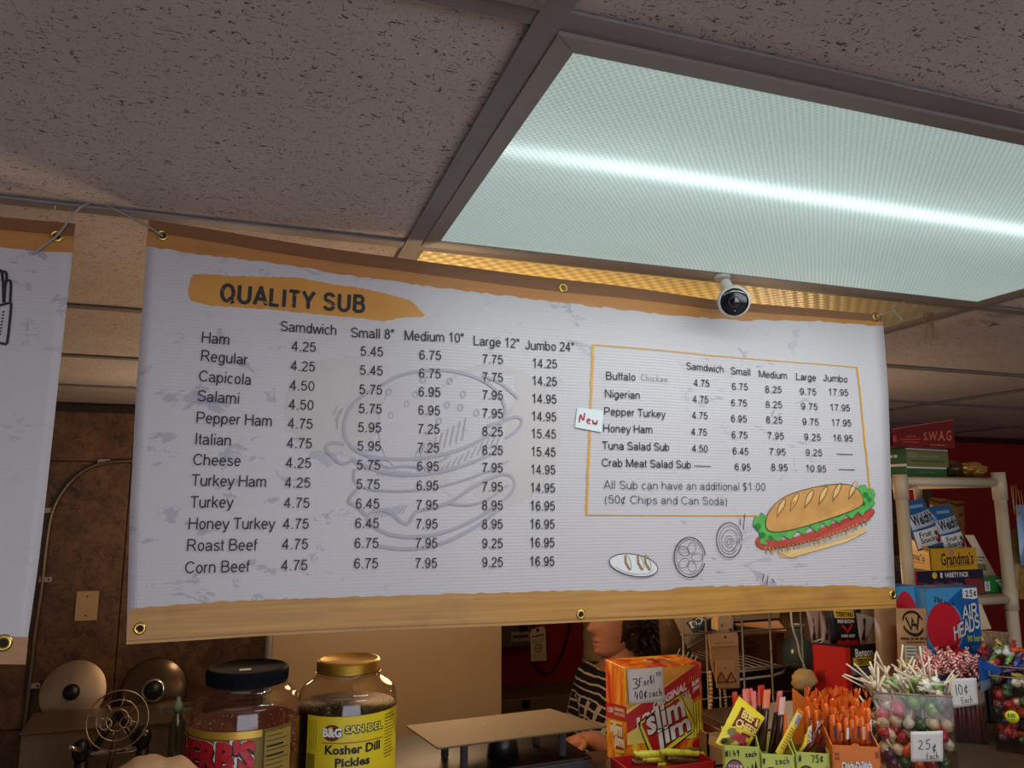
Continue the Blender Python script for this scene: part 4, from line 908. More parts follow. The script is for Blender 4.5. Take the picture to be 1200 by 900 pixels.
sf.ell(.258,.155,.086,.078,mMar,1,28); sf.tb('B&G',.18,.11,.35,.20,mInk,2,.06); sf.tb('B&G',.176,.105,.344,.195,mWi,3,.05)
sf.tb('SAN-DEL',.366,.082,.735,.172,mInk,1,.11); sf.tb('SAN-DEL',.375,.09,.725,.16,M('lime_print',(226,214,96),.5),2,.02)
wrap(sf, .17,.248,.74,.256,M('red_print'),1)
sf.tb('Kosher Dill',.20,.272,.706,.362,mInk,1,.035); sf.tb('Pickles',.293,.395,.602,.48,mInk,1,.035)
for k in range(14): wrap(sf, .76, .04+k*.032, .76+.16*random.uniform(.6,1), .05+k*.032, mInk if k in (1,) else M('small_print', (120,100,30), .6), 1, 6)
wrap(sf, .76,.42,.92,.427,M('red_print'),1,6)
for k in range(16): wrap(sf, .01, .37+k*.012, .10, .37+k*.012+.006, mInk, 1, 5)
for k in range(4): sf.rect(.03+.025*k,.05,.034+.025*k,.33,M('small_print'),1)
sf.build('paper_label', j2)
mPk = M('pickle_green', (84,78,30), .35, bump=.4)
for (dx, dz, a) in ((-.045,.04,.3),(.0,.05,-.2),(.03,.035,.5),(-.02,.10,.1),(.045,.09,-.4)):
    q = MB(); q.ball(V((c2.x+dx*.8, c2.y-.032, c2.z+dz)), (.016,.014,.038), mPk, 12, 9); q.build('pickle', j2)
j1, c1, H1 = jar(291, 1.24, 780, 0, .079, 'j', 'clear jar with black lid and red lettering on a gold label', mBlackLid, .0575, .022, 860, M('red_brine', (92,22,20), .7, spec=.1), .030)


q = MB()
for k in range(90):
    a = 2*PI*k/90; p = V((c1.x+.058*math.cos(a), c1.y+.058*math.sin(a), c1.z+H1-.011)); q.ball(p, (.0009,.0009,.0085), mBlackLid, 4, 3)
q.build('lid_ribs', j1, kind='stuff')
q = MB(); q.box((c1.x-.012, c1.y-.030, c1.z+H1-.0012), (c1.x+.004, c1.y-.018, c1.z+H1-.0004), mWi); q.build('white_sticker', j1, 'small white sticker')
sf = Surf(jar_surf(c1, .0795, at(291,857,1.16).z, ZT1+.004, -1.9, .9, .0), .0005)
mOl = M('olive_gold_label', (122,98,44), .4, .3, var=.1, vscale=15); wrap(sf, 0,0,1,1,mOl,0,40); wrap(sf, 0,0,.78,.06,M('gold_band', (206,166,66), .35, .5),1,36); wrap(sf, .06,.34,.46,1,M('amber_label', (206,140,52), .4),1,20)
mHR = M('herb_red', (188,30,44), .45)
for dx, dy, m, k, bo in ((0,0,mWi,2,.13),(.003,.008,mInk,3,.09),(0,0,mHR,4,.055)):
    sf.text("HERB'S", (.17+dx,.335+dy), (.575,.0), (0,-.27), m, k, bo)
sf.tb('PICKLED',.475,.37,.74,.45,mInk,2,.04); sf.tb('PICKLED',.47,.365,.735,.445,mWi,3,.015)
wrap(sf, .80,.03,.99,.95,M('nutrition_panel', (150,122,58), .45),2,8)
for k in range(13): wrap(sf, .81,.06+k*.04,.81+.17*random.uniform(.6,1),.066+k*.04+(.01 if k in (2,4) else 0),mInk,3,6)
wrap(sf, .79,0,.793,1,mInk,3,1)
sf.build('paper_label', j1)
q = MB()
for k in range(160):
    a = random.uniform(-1.3,1.2); z = random.uniform(.12, H1-.05); r_ = .0785 if z < H1-.07 else .074
    q.ball(V((c1.x+r_*math.sin(a), c1.y-r_*math.cos(a), c1.z+z)), random.uniform(.0004,.0009), M('droplet', (200,150,110), .1, coat=1), 5, 4)
q.build('droplets', j1, kind='stuff')
q = MB()
for k in range(180):
    a = random.uniform(-1.3,1.3); z = random.uniform(.155, H2-.05); r_ = .078 if z < H2-.07 else .07
    q.ball(V((c2.x+r_*math.sin(a), c2.y-r_*math.cos(a), c2.z+z)), random.uniform(.0004,.0008), M('droplet_olive', (190,170,110), .1, coat=1), 5, 4)
q.build('droplets', j2, kind='stuff')

# ------------------------------------------------------------------ deli scale
zp = -.40; P4 = [atz(x, y, zp) for x, y in ((475,852),(645,832),(712,853),(513,879))]
cS = (P4[0]+P4[2])/2
t = thing('deli_scale', 'deli scale with a flat brushed weighing plate on a black body', 'scale', (cS.x, cS.y, ZC-.60))
q = MB(); up = V((0,0,.003)); q.hexa([P4[3],P4[2],P4[1],P4[0],P4[3]+up,P4[2]+up,P4[1]+up,P4[0]+up], M('plate_steel', (112,96,74), .75, .0, var=.05, vscale=7)); q.build('weighing_plate', t, bevel=.0015)
zb3 = ZC-.452; A_, B_2 = atz(612,899,-.452), atz(712,885,-.452); d = (B_2-A_); d.z = 0; d.normalize(); n_ = V((-d.y, d.x, 0)); L0 = A_-d*.213; L1 = B_2-d*.034
F_ = [L0, L1, L1+n_*.25, L0+n_*.25]
q = MB(); q.hexa([V((p.x,p.y,ZC-.60)) for p in F_]+[V((p.x,p.y,zb3-.002)) for p in F_], M('scale_grey_body', (74,70,74), .45)); q.build('body', t, bevel=.004)
q = MB(); q.hexa([V((p.x,p.y,zb3-.002)) for p in F_]+[V((p.x,p.y,zb3+.002)) for p in F_], M('scale_black_top', (26,23,22), .35)); q.build('top_cover', t, bevel=.001)
q = MB(); q.bar(L0+V((0,0,-.001))-n_*.001, L1+V((0,0,-.001))-n_*.001, .003, .003, mChrome); q.build('front_trim', t)
ctr = sum(P4, V((0,0,0)))/4
q = MB(); q.lathe([(.03,-.047),(.026,-.02),(.02,-.004),(.02,0)], ctr, mDark, 24); q.build('plate_support', t)
for u, v in ((.2,.25),(.8,.25),(.8,.75),(.2,.75)):
    p = P4[0].lerp(P4[1],u).lerp(P4[3].lerp(P4[2],u),v); q = MB(); q.lathe([(.007,-.048),(.007,-.010),(.013,-.008),(.013,-.001)], p, M('grey_rubber', (84,82,86), .6), 14); q.build('plate_foot', t)
q = MB()
for u, v in ((.16,.55),(.42,.35),(.56,.75),(.85,.4)):
    p = P4[0].lerp(P4[1],u).lerp(P4[3].lerp(P4[2],u),v); q = MB(); q.ball(p+V((0,0,.0035)), .0012, mWi, 6, 4); q.build('crumb', t)
# ------------------------------------------------------------------ pouches, cartons and sweets
def pouch(TL, TR, BL, BR, th, mat, parent, name='pouch', back=True, crimp=.06):
    """filled film pouch: flat sealed ends, bulging body; returns a print surface on its front"""
    TL, TR, BL, BR = V(TL), V(TR), V(BL), V(BR); n = (BL-TL).cross(TR-TL).normalized()
    sd = random.uniform(0, 50)
    def h(u, v):
        e = max(0, math.sin(PI*u))**.5*max(0, math.sin(PI*min(1, max(0, (v-crimp)/(1-2*crimp)))))**.55
        return th*e*(1+.10*noise.noise(V((u*5+sd, v*6, 0))))
    def fr(u, v, e=0): return TL.lerp(TR, u).lerp(BL.lerp(BR, u), v)+n*(h(u, v)+e)
    q = MB(); q.grid(lambda u, v: fr(u, v), 14, 18, mat)
    if back: q.grid(lambda u, v: TL.lerp(TR, 1-u).lerp(BL.lerp(BR, 1-u), v)-n*(h(1-u, v)*.8+.0003), 10, 12, mat)
    q.build(name, parent); r_ = Surf(fr, .0009); r_.sub = 7; return r_
ORANGE = M('orange_print', (240,112,22), .45); mYl = M('bright_yellow', (236,200,40), .45)
# --- red and yellow meat stick box
yA = 1.30
cB = fit(733, 783, 821.5, 880, yA, 0, .085); cB.h = cB.A.z-ZT1
t = thing('snack_stick_box', 'tall orange and red meat stick carton with handwritten price paper', 'box', cB.base())
def mat_flame():
    m, nt, b = nodes('flame_print'); n = noise_(nt, objco(nt, (26, 26, 11), (.0, .5, 0)), 1, 5, 1.2, .6)
    r = nt.nodes.new('ShaderNodeValToRGB'); nt.links.new(n, r.inputs[0]); e = r.color_ramp.elements
    e[0].position = .36; e[0].color = lin((196,40,18))+(1,); e[1].position = .68; e[1].color = lin((250,226,90))+(1,)
    k = e.new(.46); k.color = lin((236,110,20))+(1,); k = e.new(.57); k.color = lin((246,170,34))+(1,)
    nt.links.new(r.outputs[0], b.inputs['Base Color']); b.inputs['Roughness'].default_value = .4; return m
mFl = mat_flame(); mSJR = M('carton_red', (184,26,34), .42); mSJY = M('carton_lime', (236,226,60), .42); mSJG = M('carton_pale_yellow', (232,216,110), .42, var=.12, vscale=12)
q = MB(); cB.solid(q, mFl); q.build('carton', t, bevel=.0012)
sf = Surf(cB.face('front'), .0004)
sf.poly([(0,.02),(0,.75),(.9,.75),(.85,.02)], mSJG, 0); sf.poly([(0,.45),(.93,.02),(.98,.25),(0,.64)], mSJR, 1)
sf.poly([(0,.02),(.93,.02),(0,.42)], M('carton_gold', (214,150,50), .42, var=.2, vscale=20), 1)
sf.text('120', (.13,.60), (.30,-.11), (-.012,-.10), mWi, 2, .05)
sf.text('ORIGINAL', (.33,.445), (.46,-.185), (.01,-.085), mWi, 2, .04); sf.text('SNACK-SIZE STICKS', (.36,.50), (.46,-.19), (.004,-.045), mWi, 2, .02)
lg = [(.14,.55),(.70,.30),(.89,.62),(.85,.69),(.42,.90),(.29,.87)]
sf.poly(lg, mSJY, 2); sf.line(lg+[lg[0]], .012, mInk, 3)
sf.poly([(.18,.56),(.67,.34),(.845,.62),(.80,.66),(.42,.85),(.32,.83)], mSJR, 3)
for m, k, bo, dx in ((mInk,4,.05,.010),(mWi,5,.03,0)):
    sf.text('slim', (.26+dx,.685+dx), (.50,-.16), (-.04,-.24), m, k, bo); sf.text('jim', (.385+dx,.875+dx), (.45,-.15), (-.035,-.24), m, k, bo)
sf.poly([(.83,.20),(.96,.13),(.97,.33),(.85,.37)], mSJR, 3); sf.text('SLIM', (.855,.24), (.10,-.04), (0,-.05), mWi, 4, .05); sf.text('JIM', (.865,.30), (.09,-.035), (0,-.05), mWi, 4, .05)
for i in range(4): sf.poly([(.84+.035*i,.42-.015*i),(.865+.035*i,.41-.015*i),(.865+.035*i,.74-.02*i),(.84+.035*i,.75-.02*i)], mSJY, 3); sf.line([(.866+.035*i,.41),(.866+.035*i,.74)], .006, M('olive_ink', (120,110,30), .5), 4)
for i in range(5): sf.line([(.82+.03*i,.20-.015*i),(.825+.03*i,.14-.012*i)], .012, ORANGE, 4)
sf.poly([(.84,.80),(1,.73),(1,.90),(.84,.92)], mSJR, 3)
sf.build('carton_print', t)
sf = Surf(cB.face('left'), .0004)
sf.poly([(0,.44),(1,.38),(1,.53),(0,.60)], mSJR, 0); sf.text('120', (.10,.535), (.28,-.025), (0,-.055), mWi, 1, .04); sf.text('ORIGINAL', (.43,.48), (.50,-.035), (0,-.035), mWi, 1, .04); sf.text('SNACK-SIZE', (.43,.525), (.50,-.035), (0,-.03), mWi, 1, .02)
pl = [(.17,.62),(.78,.57),(.92,.78),(.85,.84),(.45,.88),(.40,.82)]; sf.poly(pl, mSJR, 0); sf.line(pl+[pl[0]], .03, mSJY, 1)
sf.text('slim', (.20,.735), (.60,-.045), (0,-.12), mWi, 2, .06, 'base'); sf.text('jim', (.38,.82), (.50,-.03), (0,-.10), mWi, 2, .06, 'base')
sf.build('side_print', t)
sf = Surf(cB.face('top'), .0004); sf.ell(.55,.5,.22,.24,mFl,0); sf.ell(.55,.5,.17,.18,mWi,1); sf.text('slim', (.42,.52),(.26,0),(0,-.18),mSJR,2,.05,'base'); sf.text('jim',(.45,.66),(.22,0),(0,-.14),mSJR,2,.05,'base'); sf.build('top_print', t)
# price paper taped on it
def paper_sign(corners, label, name='price_paper', parent_lines=(), mat=None, lift=.0016, cat='price paper'):
    c = sum(corners, V((0,0,0)))/4; t = thing(name, label, cat, (c.x, c.y, corners[2].z)); TL, TR, BR, BL = corners
    n = (BL-TL).cross(TR-TL).normalized(); off = n*lift
    def fr(u, v, e=0): return TL.lerp(TR,u).lerp(BL.lerp(BR,u),v)+off+n*(e+.0010*math.sin(3*u+2*v))
    q = MB(); q.grid(lambda u, v: fr(u, v), 8, 8, mat or M('paper_white', (216,212,208), .75)); q.build('paper', t, solid=.0003)
    sf = Surf(fr, .0005)
    for a in parent_lines: sf.pen(*a)
    sf.build('handwriting', t); return t
mPen = M('black_pen', (30,28,34), .5)
sfp = cB.face('front')
paper_sign([at(733.5,784,yA), at(775.5,781,yA), at(778.5,821.5,yA), at(736,825,yA)], 'handwritten white price paper on the meat stick carton', parent_lines=(
  ('3', (.13,.58), (.36,0), (0,-.30), .028, mPen, 0), ('For', (.30,.52), (.19,-.02), (0,-.24), .024, mPen, 0), ('$1', (.60,.47), (.18,-.02), (0,-.24), .022, mPen, 0), ('00', (.80,.26), (.12,-.01), (0,-.12), .018, mPen, 0),
  ('40¢', (.16,.88), (.20,-.01), (0,-.24), .026, mPen, 0), ('zach', (.56,.85), (.175,-.01), (0,-.24), .022, mPen, 0)), lift=.003)
# open front tray of the carton with sticks lying in it
cT = fit(739, 904, 838, 915, 1.205, 0, .075); cT.h = cT.A.z-ZT1
t = thing('stick_tray', 'open red tray of meat sticks in front of the tall stick carton', 'tray', cT.base())
q = MB(); cT.tray(q, mSJR, .002, 0, 0); q.build('tray_card', t)
mStk = M('stick_wrapper', (190,186,50), .3, var=.3, vscale=60, coat=.3); mStk2 = M('stick_wrapper_dark', (92,60,30), .3, var=.4, vscale=60, coat=.3)
for i, (xa, ya, xb, yb, m) in enumerate(((744,884,800,883,mStk),(752,889,806,891,mStk),(748,888,820,879,mStk2),(775,881,824,884,mStk),(742,893,790,892,mStk2),(770,896,826,893,mStk),(782,889,823,893,mStk2))):
    a, b = at(xa,ya,1.24+.004*(i%3)), at(xb,yb,1.26); o = MB(); d = (b-a); P = [a, a+d*.06, a+d*.1, b-d*.1, b-d*.06, b]
    o.tube(P, [.0055,.004,.0062,.0062,.004,.0055], m, 8); o.build('meat_stick', label=f'{["longest yellow","yellow","dark brown","short yellow","lowest dark brown","front yellow","rightmost dark brown"][i]} wrapped meat stick lying in the red tray', cat='meat stick', group='meat sticks in the tray')
# cardboard flap standing beside
t = thing('cardboard_box', 'plain open cardboard box between the stick carton and the green trays', 'box', at(838,905,1.3))
cK = fit(829, 860, 850, 905, 1.27, 0, .10); cK.h = cK.A.z-ZT1; q = MB(); mCard = M('cardboard', (178,128,76), .75, var=.06, vscale=30); cK.tray(q, mCard, .003); q.build('box_body', t)
q = MB(); q.hexa([at(831,862,1.27), at(846,868,1.22), at(850,880,1.20), at(830,872,1.25), at(831,861,1.275), at(846,867,1.225), at(850,879,1.205), at(830,871,1.255)], mCard); q.build('flap', t)
# --- green and yellow display trays with handwritten prices
mLime = M('tray_lime', (198,204,96), .5, var=.05, vscale=30); mPlum = M('tray_plum_ink', (150,90,110), .5); mTree = M('tray_tree_ink', (22,34,20), .5)
def dtray(xl, xr, yt, Y, label, words, yaw=0.0):
    c = fit(xl, yt, xr, yt+40, Y, yaw, .085); c.h = c.A.z-ZT1
    t = thing('display_tray', label, 'tray', c.base(), 'green display trays of meat snacks'); q = MB(); c.tray(q, mLime, .0015, 0, -.06); q.build('tray_card', t)
    s = 1/c.h*(c.w); sf = Surf(c.face('front'), .0004)
    def Y_(v): return v*s
    sf.ell(.30, Y_(.70), .27, Y_(.33), mInk, 0, 24); sf.ell(.30, Y_(.72), .255, Y_(.31), mPlum, 1, 24)
    for k in range(3): _bars(sf, .10, Y_(.50+.16*k), .52, Y_(.60+.16*k), mInk, 2); _bars(sf, .11, Y_(.505+.16*k), .51, Y_(.59+.16*k), M('pink_ink',(226,176,186),.5), 3)
    for x, h in ((.66,.5),(.78,.42),(.88,.34)):
        for k in range(3): sf.poly([(x,Y_(h+.14*k)),(x+.055,Y_(h+.30+.14*k)),(x-.055,Y_(h+.30+.14*k))], mTree, 1)
    for a in words: sf.pen(a[0], (a[1], Y_(a[2])), (a[3],-.02*s), (0,-Y_(a[3]*1.0)), .022, mPen, 3)
    sf.build('tray_print', t); return t, c
d1, k1 = dtray(848, 890, 873, 1.09, 'leftmost lime green display tray, behind it a yellow beef and cheese pouch', (('#1.49',.04,.32,.17),('zach',.60,.28,.15)), -.55)
d2, k2 = dtray(891.5, 931, 883, 1.085, 'middle lime green display tray with tall dark sticks standing in it', (('#',.05,.30,.17),('zach',.42,.28,.20)), -.52)
d3, k3 = dtray(932, 972.5, 881, 1.075, 'rightmost lime green display tray beside the orange stick box', (('#',.08,.28,.20),('.75¢',.40,.28,.20)), -.55)
t = thing('beef_cheese_pouch', 'bright yellow beef and cheese pouch leaning in the left green tray', 'pouch', at(862,875,1.1))
sf = pouch(at(866,815.5,1.10), at(896.5,841,1.10), at(838.5,871,1.09), at(872,885,1.09), .010, M('pouch_yellow', (240,214,50), .35, coat=.3), t)
mBr = M('brick_brown', (120,40,30), .5); mCr = M('cream_letter', (246,214,120), .5)
sf.poly([(.17,.15),(.86,.13),(.88,.36),(.92,.56),(.12,.58),(.14,.38)], mBr, 0)
sf.text('BEEF &', (.22,.355), (.60,-.02), (0,-.175), mCr, 2, .03); sf.text('CHEESE', (.16,.555), (.70,-.02), (0,-.165), mCr, 2, .03)
sf.poly([(.44,.60),(.78,.57),(.78,.63),(.44,.66)], mBr, 1)
for (u, v, r, m) in ((.2,.68,.12,M('cheese_green',(122,116,44),.5)),(.36,.72,.13,M('meat_pink',(176,52,64),.5)),(.55,.72,.14,MC['meat_pink']),(.30,.86,.12,MC['cheese_green']),(.48,.88,.11,M('cheese_yellow',(220,190,90),.5)),(.72,.80,.12,MC['meat_pink']),(.18,.90,.10,M('olive_dark',(60,54,26),.5))): sf.ell(u, v, r, r*.7, m, 1, 9)
sf.build('pouch_print', t)
t = thing('paper_sachet', 'pale yellow sachet corner sticking out behind the beef and cheese pouch', 'sachet', at(890,880,1.12))
pouch(at(884,846,1.125), at(897.5,853,1.12), at(878,880,1.125), at(890,885,1.12), .004, M('pale_sachet', (222,216,150), .4), t)
# sticks standing in the trays
mPinkS = M('pink_wrapper', (226,120,104), .35, coat=.3); mRedS = M('red_wrapper', (206,52,30), .35, coat=.3); mJerk = M('jerky_dark', (62,28,20), .3, coat=.4); mOrS = M('salmon_wrapper', (232,130,80), .35); mPale = M('pale_pink_film', (224,178,160), .35)
def wstick(x0, y0, x1, y1, wpx, Y, top, body, label, tipf=.30):
    """flat sealed stick: serrated coloured top, dark meat below"""
    a, b = at(x0,y0,Y), at(x1,y1,Y); w_ = wpx*Y/FPX*1.05; d = (b-a); ex = V((1,0,0))*w_/2; t = thing('stick_pack', label, 'snack stick', (b.x, b.y, b.z), 'tall meat sticks in the green trays')
    q = MB(); n_ = 6; vs = []; fs = []; tp = a+d*tipf
    for i in range(n_+1):
        u = i/n_*2-1; vs += [a+ex*u+V((0,0,.0022*(i % 2))), tp+ex*u+V((0,-.003*(1-u*u),0))]
    fs = [(2*i, 2*i+1, 2*i+3, 2*i+2) for i in range(n_)]; q.add(vs, fs, top); q.build('sealed_end', t, solid=.0006)
    q = MB(); q.tube([tp-d*.02, tp, tp+d*.04, b-d*.02, b], [w_*.2, w_*.42, w_*.46, w_*.46, w_*.3], body, 10); q.build('stick', t); return t
wstick(861,812,862,872, 7, 1.12, mRedS, mJerk, 'dark stick with short red top, leftmost in the trays', .25)
wstick(876,808,880,880, 15, 1.125, mPinkS, mJerk, 'wide stick with pink serrated top behind the yellow pouch', .3)
wstick(883,811,885,880, 7, 1.115, mPinkS, mJerk, 'narrow stick with pink top beside the wide pink one', .3)
wstick(892,804,888,880, 10, 1.118, mRedS, mJerk, 'stick with bright red serrated top', .3)
wstick(899,809,893,880, 10, 1.105, mOrS, mJerk, 'stick with salmon top right of the bright red one', .3)
wstick(914,811,903,884, 8, 1.10, mPinkS, mJerk, 'tall dark stick with curled pink top', .32)
wstick(917,818,911,884, 9, 1.09, mPale, mJerk, 'tall dark stick with pale pink film top', .3)
for (xa, ya, xb, yb, wd, m, lab) in ((939,832,912,884,11,mYl,'yellow stick with barcode leaning right in the middle tray'),(919,835,920,880,8,MC['orange_print'],'orange sleeve behind the yellow barcode stick')):
    Yq = 1.075 if m is mYl else 1.11; t = thing('snack_bar', lab, 'snack bar', at(xb,yb,Yq)); a, b = at(xa,ya,Yq), at(xb,yb,Yq); d = b-a; sx = V((d.z,0,-d.x)).normalized()*-wd*Yq/FPX/2
    if sx.x < 0: sx = -sx
    sf = pouch(a-sx, a+sx, b-sx, b+sx, .004, m, t, 'wrapper', crimp=.03)
    if m is mYl:
        sf.rect(0,0,1,.07,ORANGE,0); sf.rect(.12,.10,.88,.34,mWi,0)
        for k in range(9): sf.rect(.18,.12+.023*k,.82,.12+.023*k+.011,mInk,1)
        for k in range(8): sf.rect(.15,.42+.06*k,.15+random.uniform(.4,.7),.445+.06*k,M('amber_print',(170,130,20),.5),0)
        sf.build('wrapper_print', t)
for (xa, ya, xb, yb, wd, m, lab) in ((957,856,942,884,8,M('maroon_wrap',(96,24,28),.3,coat=.4),'curled maroon sausage pack low in the right tray'),(973,850,958,886,13,M('plum_wrap',(110,30,40),.3,coat=.4),'plump plum red sausage pack in the right tray'),(946,860,936,884,5,mYl,'thin yellow pack in the right tray')):
    Yq = 1.085; t = thing('sausage_pack', lab, 'sausage pack', at(xb,yb,Yq)); a, b = at(xa,ya,Yq), at(xb,yb,Yq); d = b-a; wd *= Yq/FPX
    q = MB(); q.tube([a-d*.3, a-d*.05, a+d*.1, a+d*.5+V((.004,0,0)), b], [wd*.5, wd*.25, wd*.45, wd*.55, wd*.4], m, 10); q.build('sausage', t)
    q = MB(); q.add([a-d*.35+V((-wd*.5,0,0)), a-d*.35+V((wd*.6,0,.004)), a+V((wd*.4,-.002,0)), a+V((-wd*.4,-.002,0))], [(0,3,2,1)], mPale); q.build('sealed_end', t, solid=.0006)
# --- orange stick box
cO = fit(974, 873, 1031, 905, 1.04, -.50, .10); cO.h = cO.A.z-ZT1; mOr = M('orange_carton', (224,116,26), .5, var=.04, vscale=20)
t = thing('orange_display_box', 'orange open display box with white script lettering at its foot', 'box', cO.base())
q = MB(); cO.tray(q, mOr, .002, 0, -.30); q.build('box_body', t)
q = MB(); pts = [cO.p(0,0,0)]; q.add([cO.p(.40,0,0), cO.p(.44,0,-.03), cO.p(.5,0,-.045), cO.p(.56,0,-.03), cO.p(.60,0,0)], [(0,4,3,2,1)], mOr); q.build('tab', t, solid=.001)
q = MB(); A1, A2, A3 = at(928.5,806,1.13), at(1003,868,1.06), at(930,872,1.13); q.add([A1, A2, A3], [(0,2,1)], mOr); q.build('side_wing', t, solid=.002)
sf = Surf(plane_fn(at(945,858,1.085), at(955,850,1.077), at(947,872,1.085)), .0006); sf.text('Stick', (.4,1.0), (.3,-1.2), (-.6,0), mWi, 0, .03); sf.build('side_print', t)
s_ = cO.w/cO.h; sf = Surf(cO.face('front'), .0004)
for m, k, bo, o_ in ((mMar,1,.09,.01),(mWi,2,.045,0)): sf.text('Chick-O-Stick', (.20+o_,(.50)*s_), (.64,-.055*s_), (-.02,-.17*s_), m, k, bo)
for v in (.18,.27): sf.ell(.08,v*s_,.022,.035*s_,M('rust_print',(130,60,20),.5),1,10); sf.ell(.13,v*s_,.022,.035*s_,MC['rust_print'],1,10)
sf.rect(.90,.10*s_,.96,.22*s_,MC['rust_print'],1); sf.rect(.40,.56*s_,.56,.75*s_,M('silver_print',(190,186,190),.4),1); sf.build('box_print', t)
mOrW = M('orange_film', (240,110,30), .3, var=.15, vscale=60, coat=.5); mPurpl = M('purple_print', (70,40,70), .4)
ORD = ['first','second','third','fourth','fifth','sixth','seventh','eighth','ninth','tenth','eleventh','twelfth','thirteenth','fourteenth','fifteenth']
def ostick(x, ytop, ybot, Y, wpx, k, lean, lab=''):
    """wrapped stick: tube of film with crimped fan at the top and a printed window"""
    t = thing('candy_stick', lab, 'candy stick', at(x,ybot,Y), 'orange candy sticks in the orange box')
    a, b = onfront(cO,x+lean,ytop,Y-1.025), onfront(cO,x,ybot,Y-1.025); d = b-a; r = wpx*Y/FPX/2; q = MB()
    q.tube([a+d*.16, a+d*.22, a+d*.3, b], [r*.35, r*.9, r, r], mOrW, 8); q.build('wrapper', t)
    q = MB(); vs = []
    for i in range(7): u = i/3-1; vs += [a+V((u*r*1.3, -.003*(i%2), random.uniform(-.004,.005))), a+d*.17+V((u*r*.5, -.002*(i%2),0))]
    q.add(vs, [(2*i,2*i+1,2*i+3,2*i+2) for i in range(6)], mOrW); q.build('fan_end', t, solid=.0005)
    q = MB(); c0 = a+d*.42; c1 = a+d*(.72)
    def sfn(u, v): p = c0.lerp(c1, v); an = (u-.5)*1.5+.2; return p+V((math.sin(an)*(r+.0006), -math.cos(an)*(r+.0006), 0))
    q.grid(sfn, 4, 1, mPurpl if k % 3 else mWi); q.build('window_print', t)
    if k % 2 == 0:
        q = MB()
        for j in range(5): c_ = c0.lerp(c1, .1+.18*j); q.add([c_+V((-r*.5,-r-.0012,0)), c_+V((r*.5,-r-.0012,0)), c_+V((r*.5,-r-.0012,-.0018)), c_+V((-r*.5,-r-.0012,-.0018))], [(0,3,2,1)], mOrW)
        q.build('bar_print', t, kind='stuff')
k = 0
for row, (Y, yt, yb, n) in enumerate(((1.045,834,878,7),(1.075,820,872,8),(1.10,812,865,8))):
    for i in range(n):
        x = lerp((978,950,945)[row], (1018,1016,1012)[row], i/(n-1))+random.uniform(-1.5,1.5); k += 1
        ostick(x, yt+random.uniform(-6,6)+(4 if i == n-1 else 0), yb, Y, random.uniform(7.0,8.6), k, random.uniform(-3,3), f'{ORD[i]} orange film wrapped candy stick from the left, {("front","middle","back")[row]} row of the orange box')
for i in range(22):
    x = random.uniform(940,1016); y = random.uniform(806,822)
    a = onfront(cO,x,y,random.uniform(.02,.08)); dx = random.uniform(-.014,.014); q = MB()
    q.add([a, a+V((dx,-.002,random.uniform(.004,.010))), a+V((dx*1.1+.004,0,-.002)), a+V((.004,.001,-.008))], [(0,3,2,1)], M('orange_film2', (246,122,40), .3, coat=.5)); 
    q.build('film_strip', label='loose orange wrapper end curling over the orange candy sticks', cat='wrapper end', group='loose orange wrapper ends', solid=.0004)
# --- clear tubs
def tub(xl, xr, yt, Y, d, label, rim=True, flare=0.0, yaw=0):
    c = fit(xl, yt, xr, yt+60, Y, yaw, d); c.h = c.A.z-ZT1; t = thing('clear_tub', label, 'tub', c.base(), 'clear plastic tubs of sweets')
    q = MB(); c.tray(q, mAcr, .002); q.build('tub_walls', t)
    q = MB(); P = [c.p(0,0,0), c.p(1,0,0), c.p(1,1,0), c.p(0,1,0)]; q.tube(P, .0016, M('rim_plastic', (150,132,112), .2, coat=.5), 6, closed=True); q.build('rim', t); return t, c
T1, c1_ = tub(1024, 1116, 812, 1.07, .10, 'clear tub of assorted lollipops with a 25 cent sign', yaw=-.55)
T2, c2_ = tub(1072, 1152, 797, 1.27, .085, 'dark red filled clear tub of striped candy with a 10 cent sign', yaw=-.55)
T3, c3_ = tub(1160, 1238, 792, 1.17, .11, 'clear tub at the right edge with a round yellow price sticker', yaw=-.85)
COL = {'red': (186,50,66), 'orange': (232,98,44), 'green': (122,170,80), 'cream': (220,200,170), 'purple': (96,58,88), 'yellow': (214,196,96), 'pink': (210,104,128), 'dark green': (60,96,66), 'white': (226,222,214), 'blue': (60,90,170)}
WM = {k_: M('foil_'+k_.replace(' ','_'), v, .28, var=.25, vscale=90, coat=.6) for k_, v in COL.items()}
mStick = M('paper_stick', (226,206,180), .6)
PROTO = {}
def lolly(colour, loc, rot, sc_=1.0, label=None, group='lollipops in the 25 cent tub'):
    if colour not in PROTO:
        r = thing('lollipop', 'wrapped lollipop in the 25 cent tub', 'lollipop', (0,0,0)); q = MB(); q.ball((0,0,0), (.0125,.0115,.0125), WM[colour], 12, 8, .13); q.build('candy', r)
        q = MB()
        for i in range(10):
            a = 2*PI*i/10; b = a+.5; q.add([V((.006*math.cos(a),.006*math.sin(a),-.010)), V((.006*math.cos(b),.006*math.sin(b),-.010)), V((.010*math.cos(a+.3),.010*math.sin(a+.3),-.021-.003*(i%2)))], [(0,1,2)], WM[colour])
        q.build('twist', r, kind='stuff')
        q = MB(); q.tube([(0,0,-.010),(0,0,-.085)], .0021, mStick, 7); q.build('stick', r); PROTO[colour] = r; o = r
    else: o = copy_tree(PROTO[colour])
    if isinstance(rot, Vector): rot = V((0,0,-1)).rotation_difference(rot.normalized()).to_euler()
    o.location = loc; o.rotation_euler = rot; o.scale = (sc_,)*3; o['label'] = label or f'{colour} wrapped lollipop in the 25 cent tub'; o['group'] = group; return o
rr = random.uniform
def inside(c, x, y, z): return c.p(x, y, z)
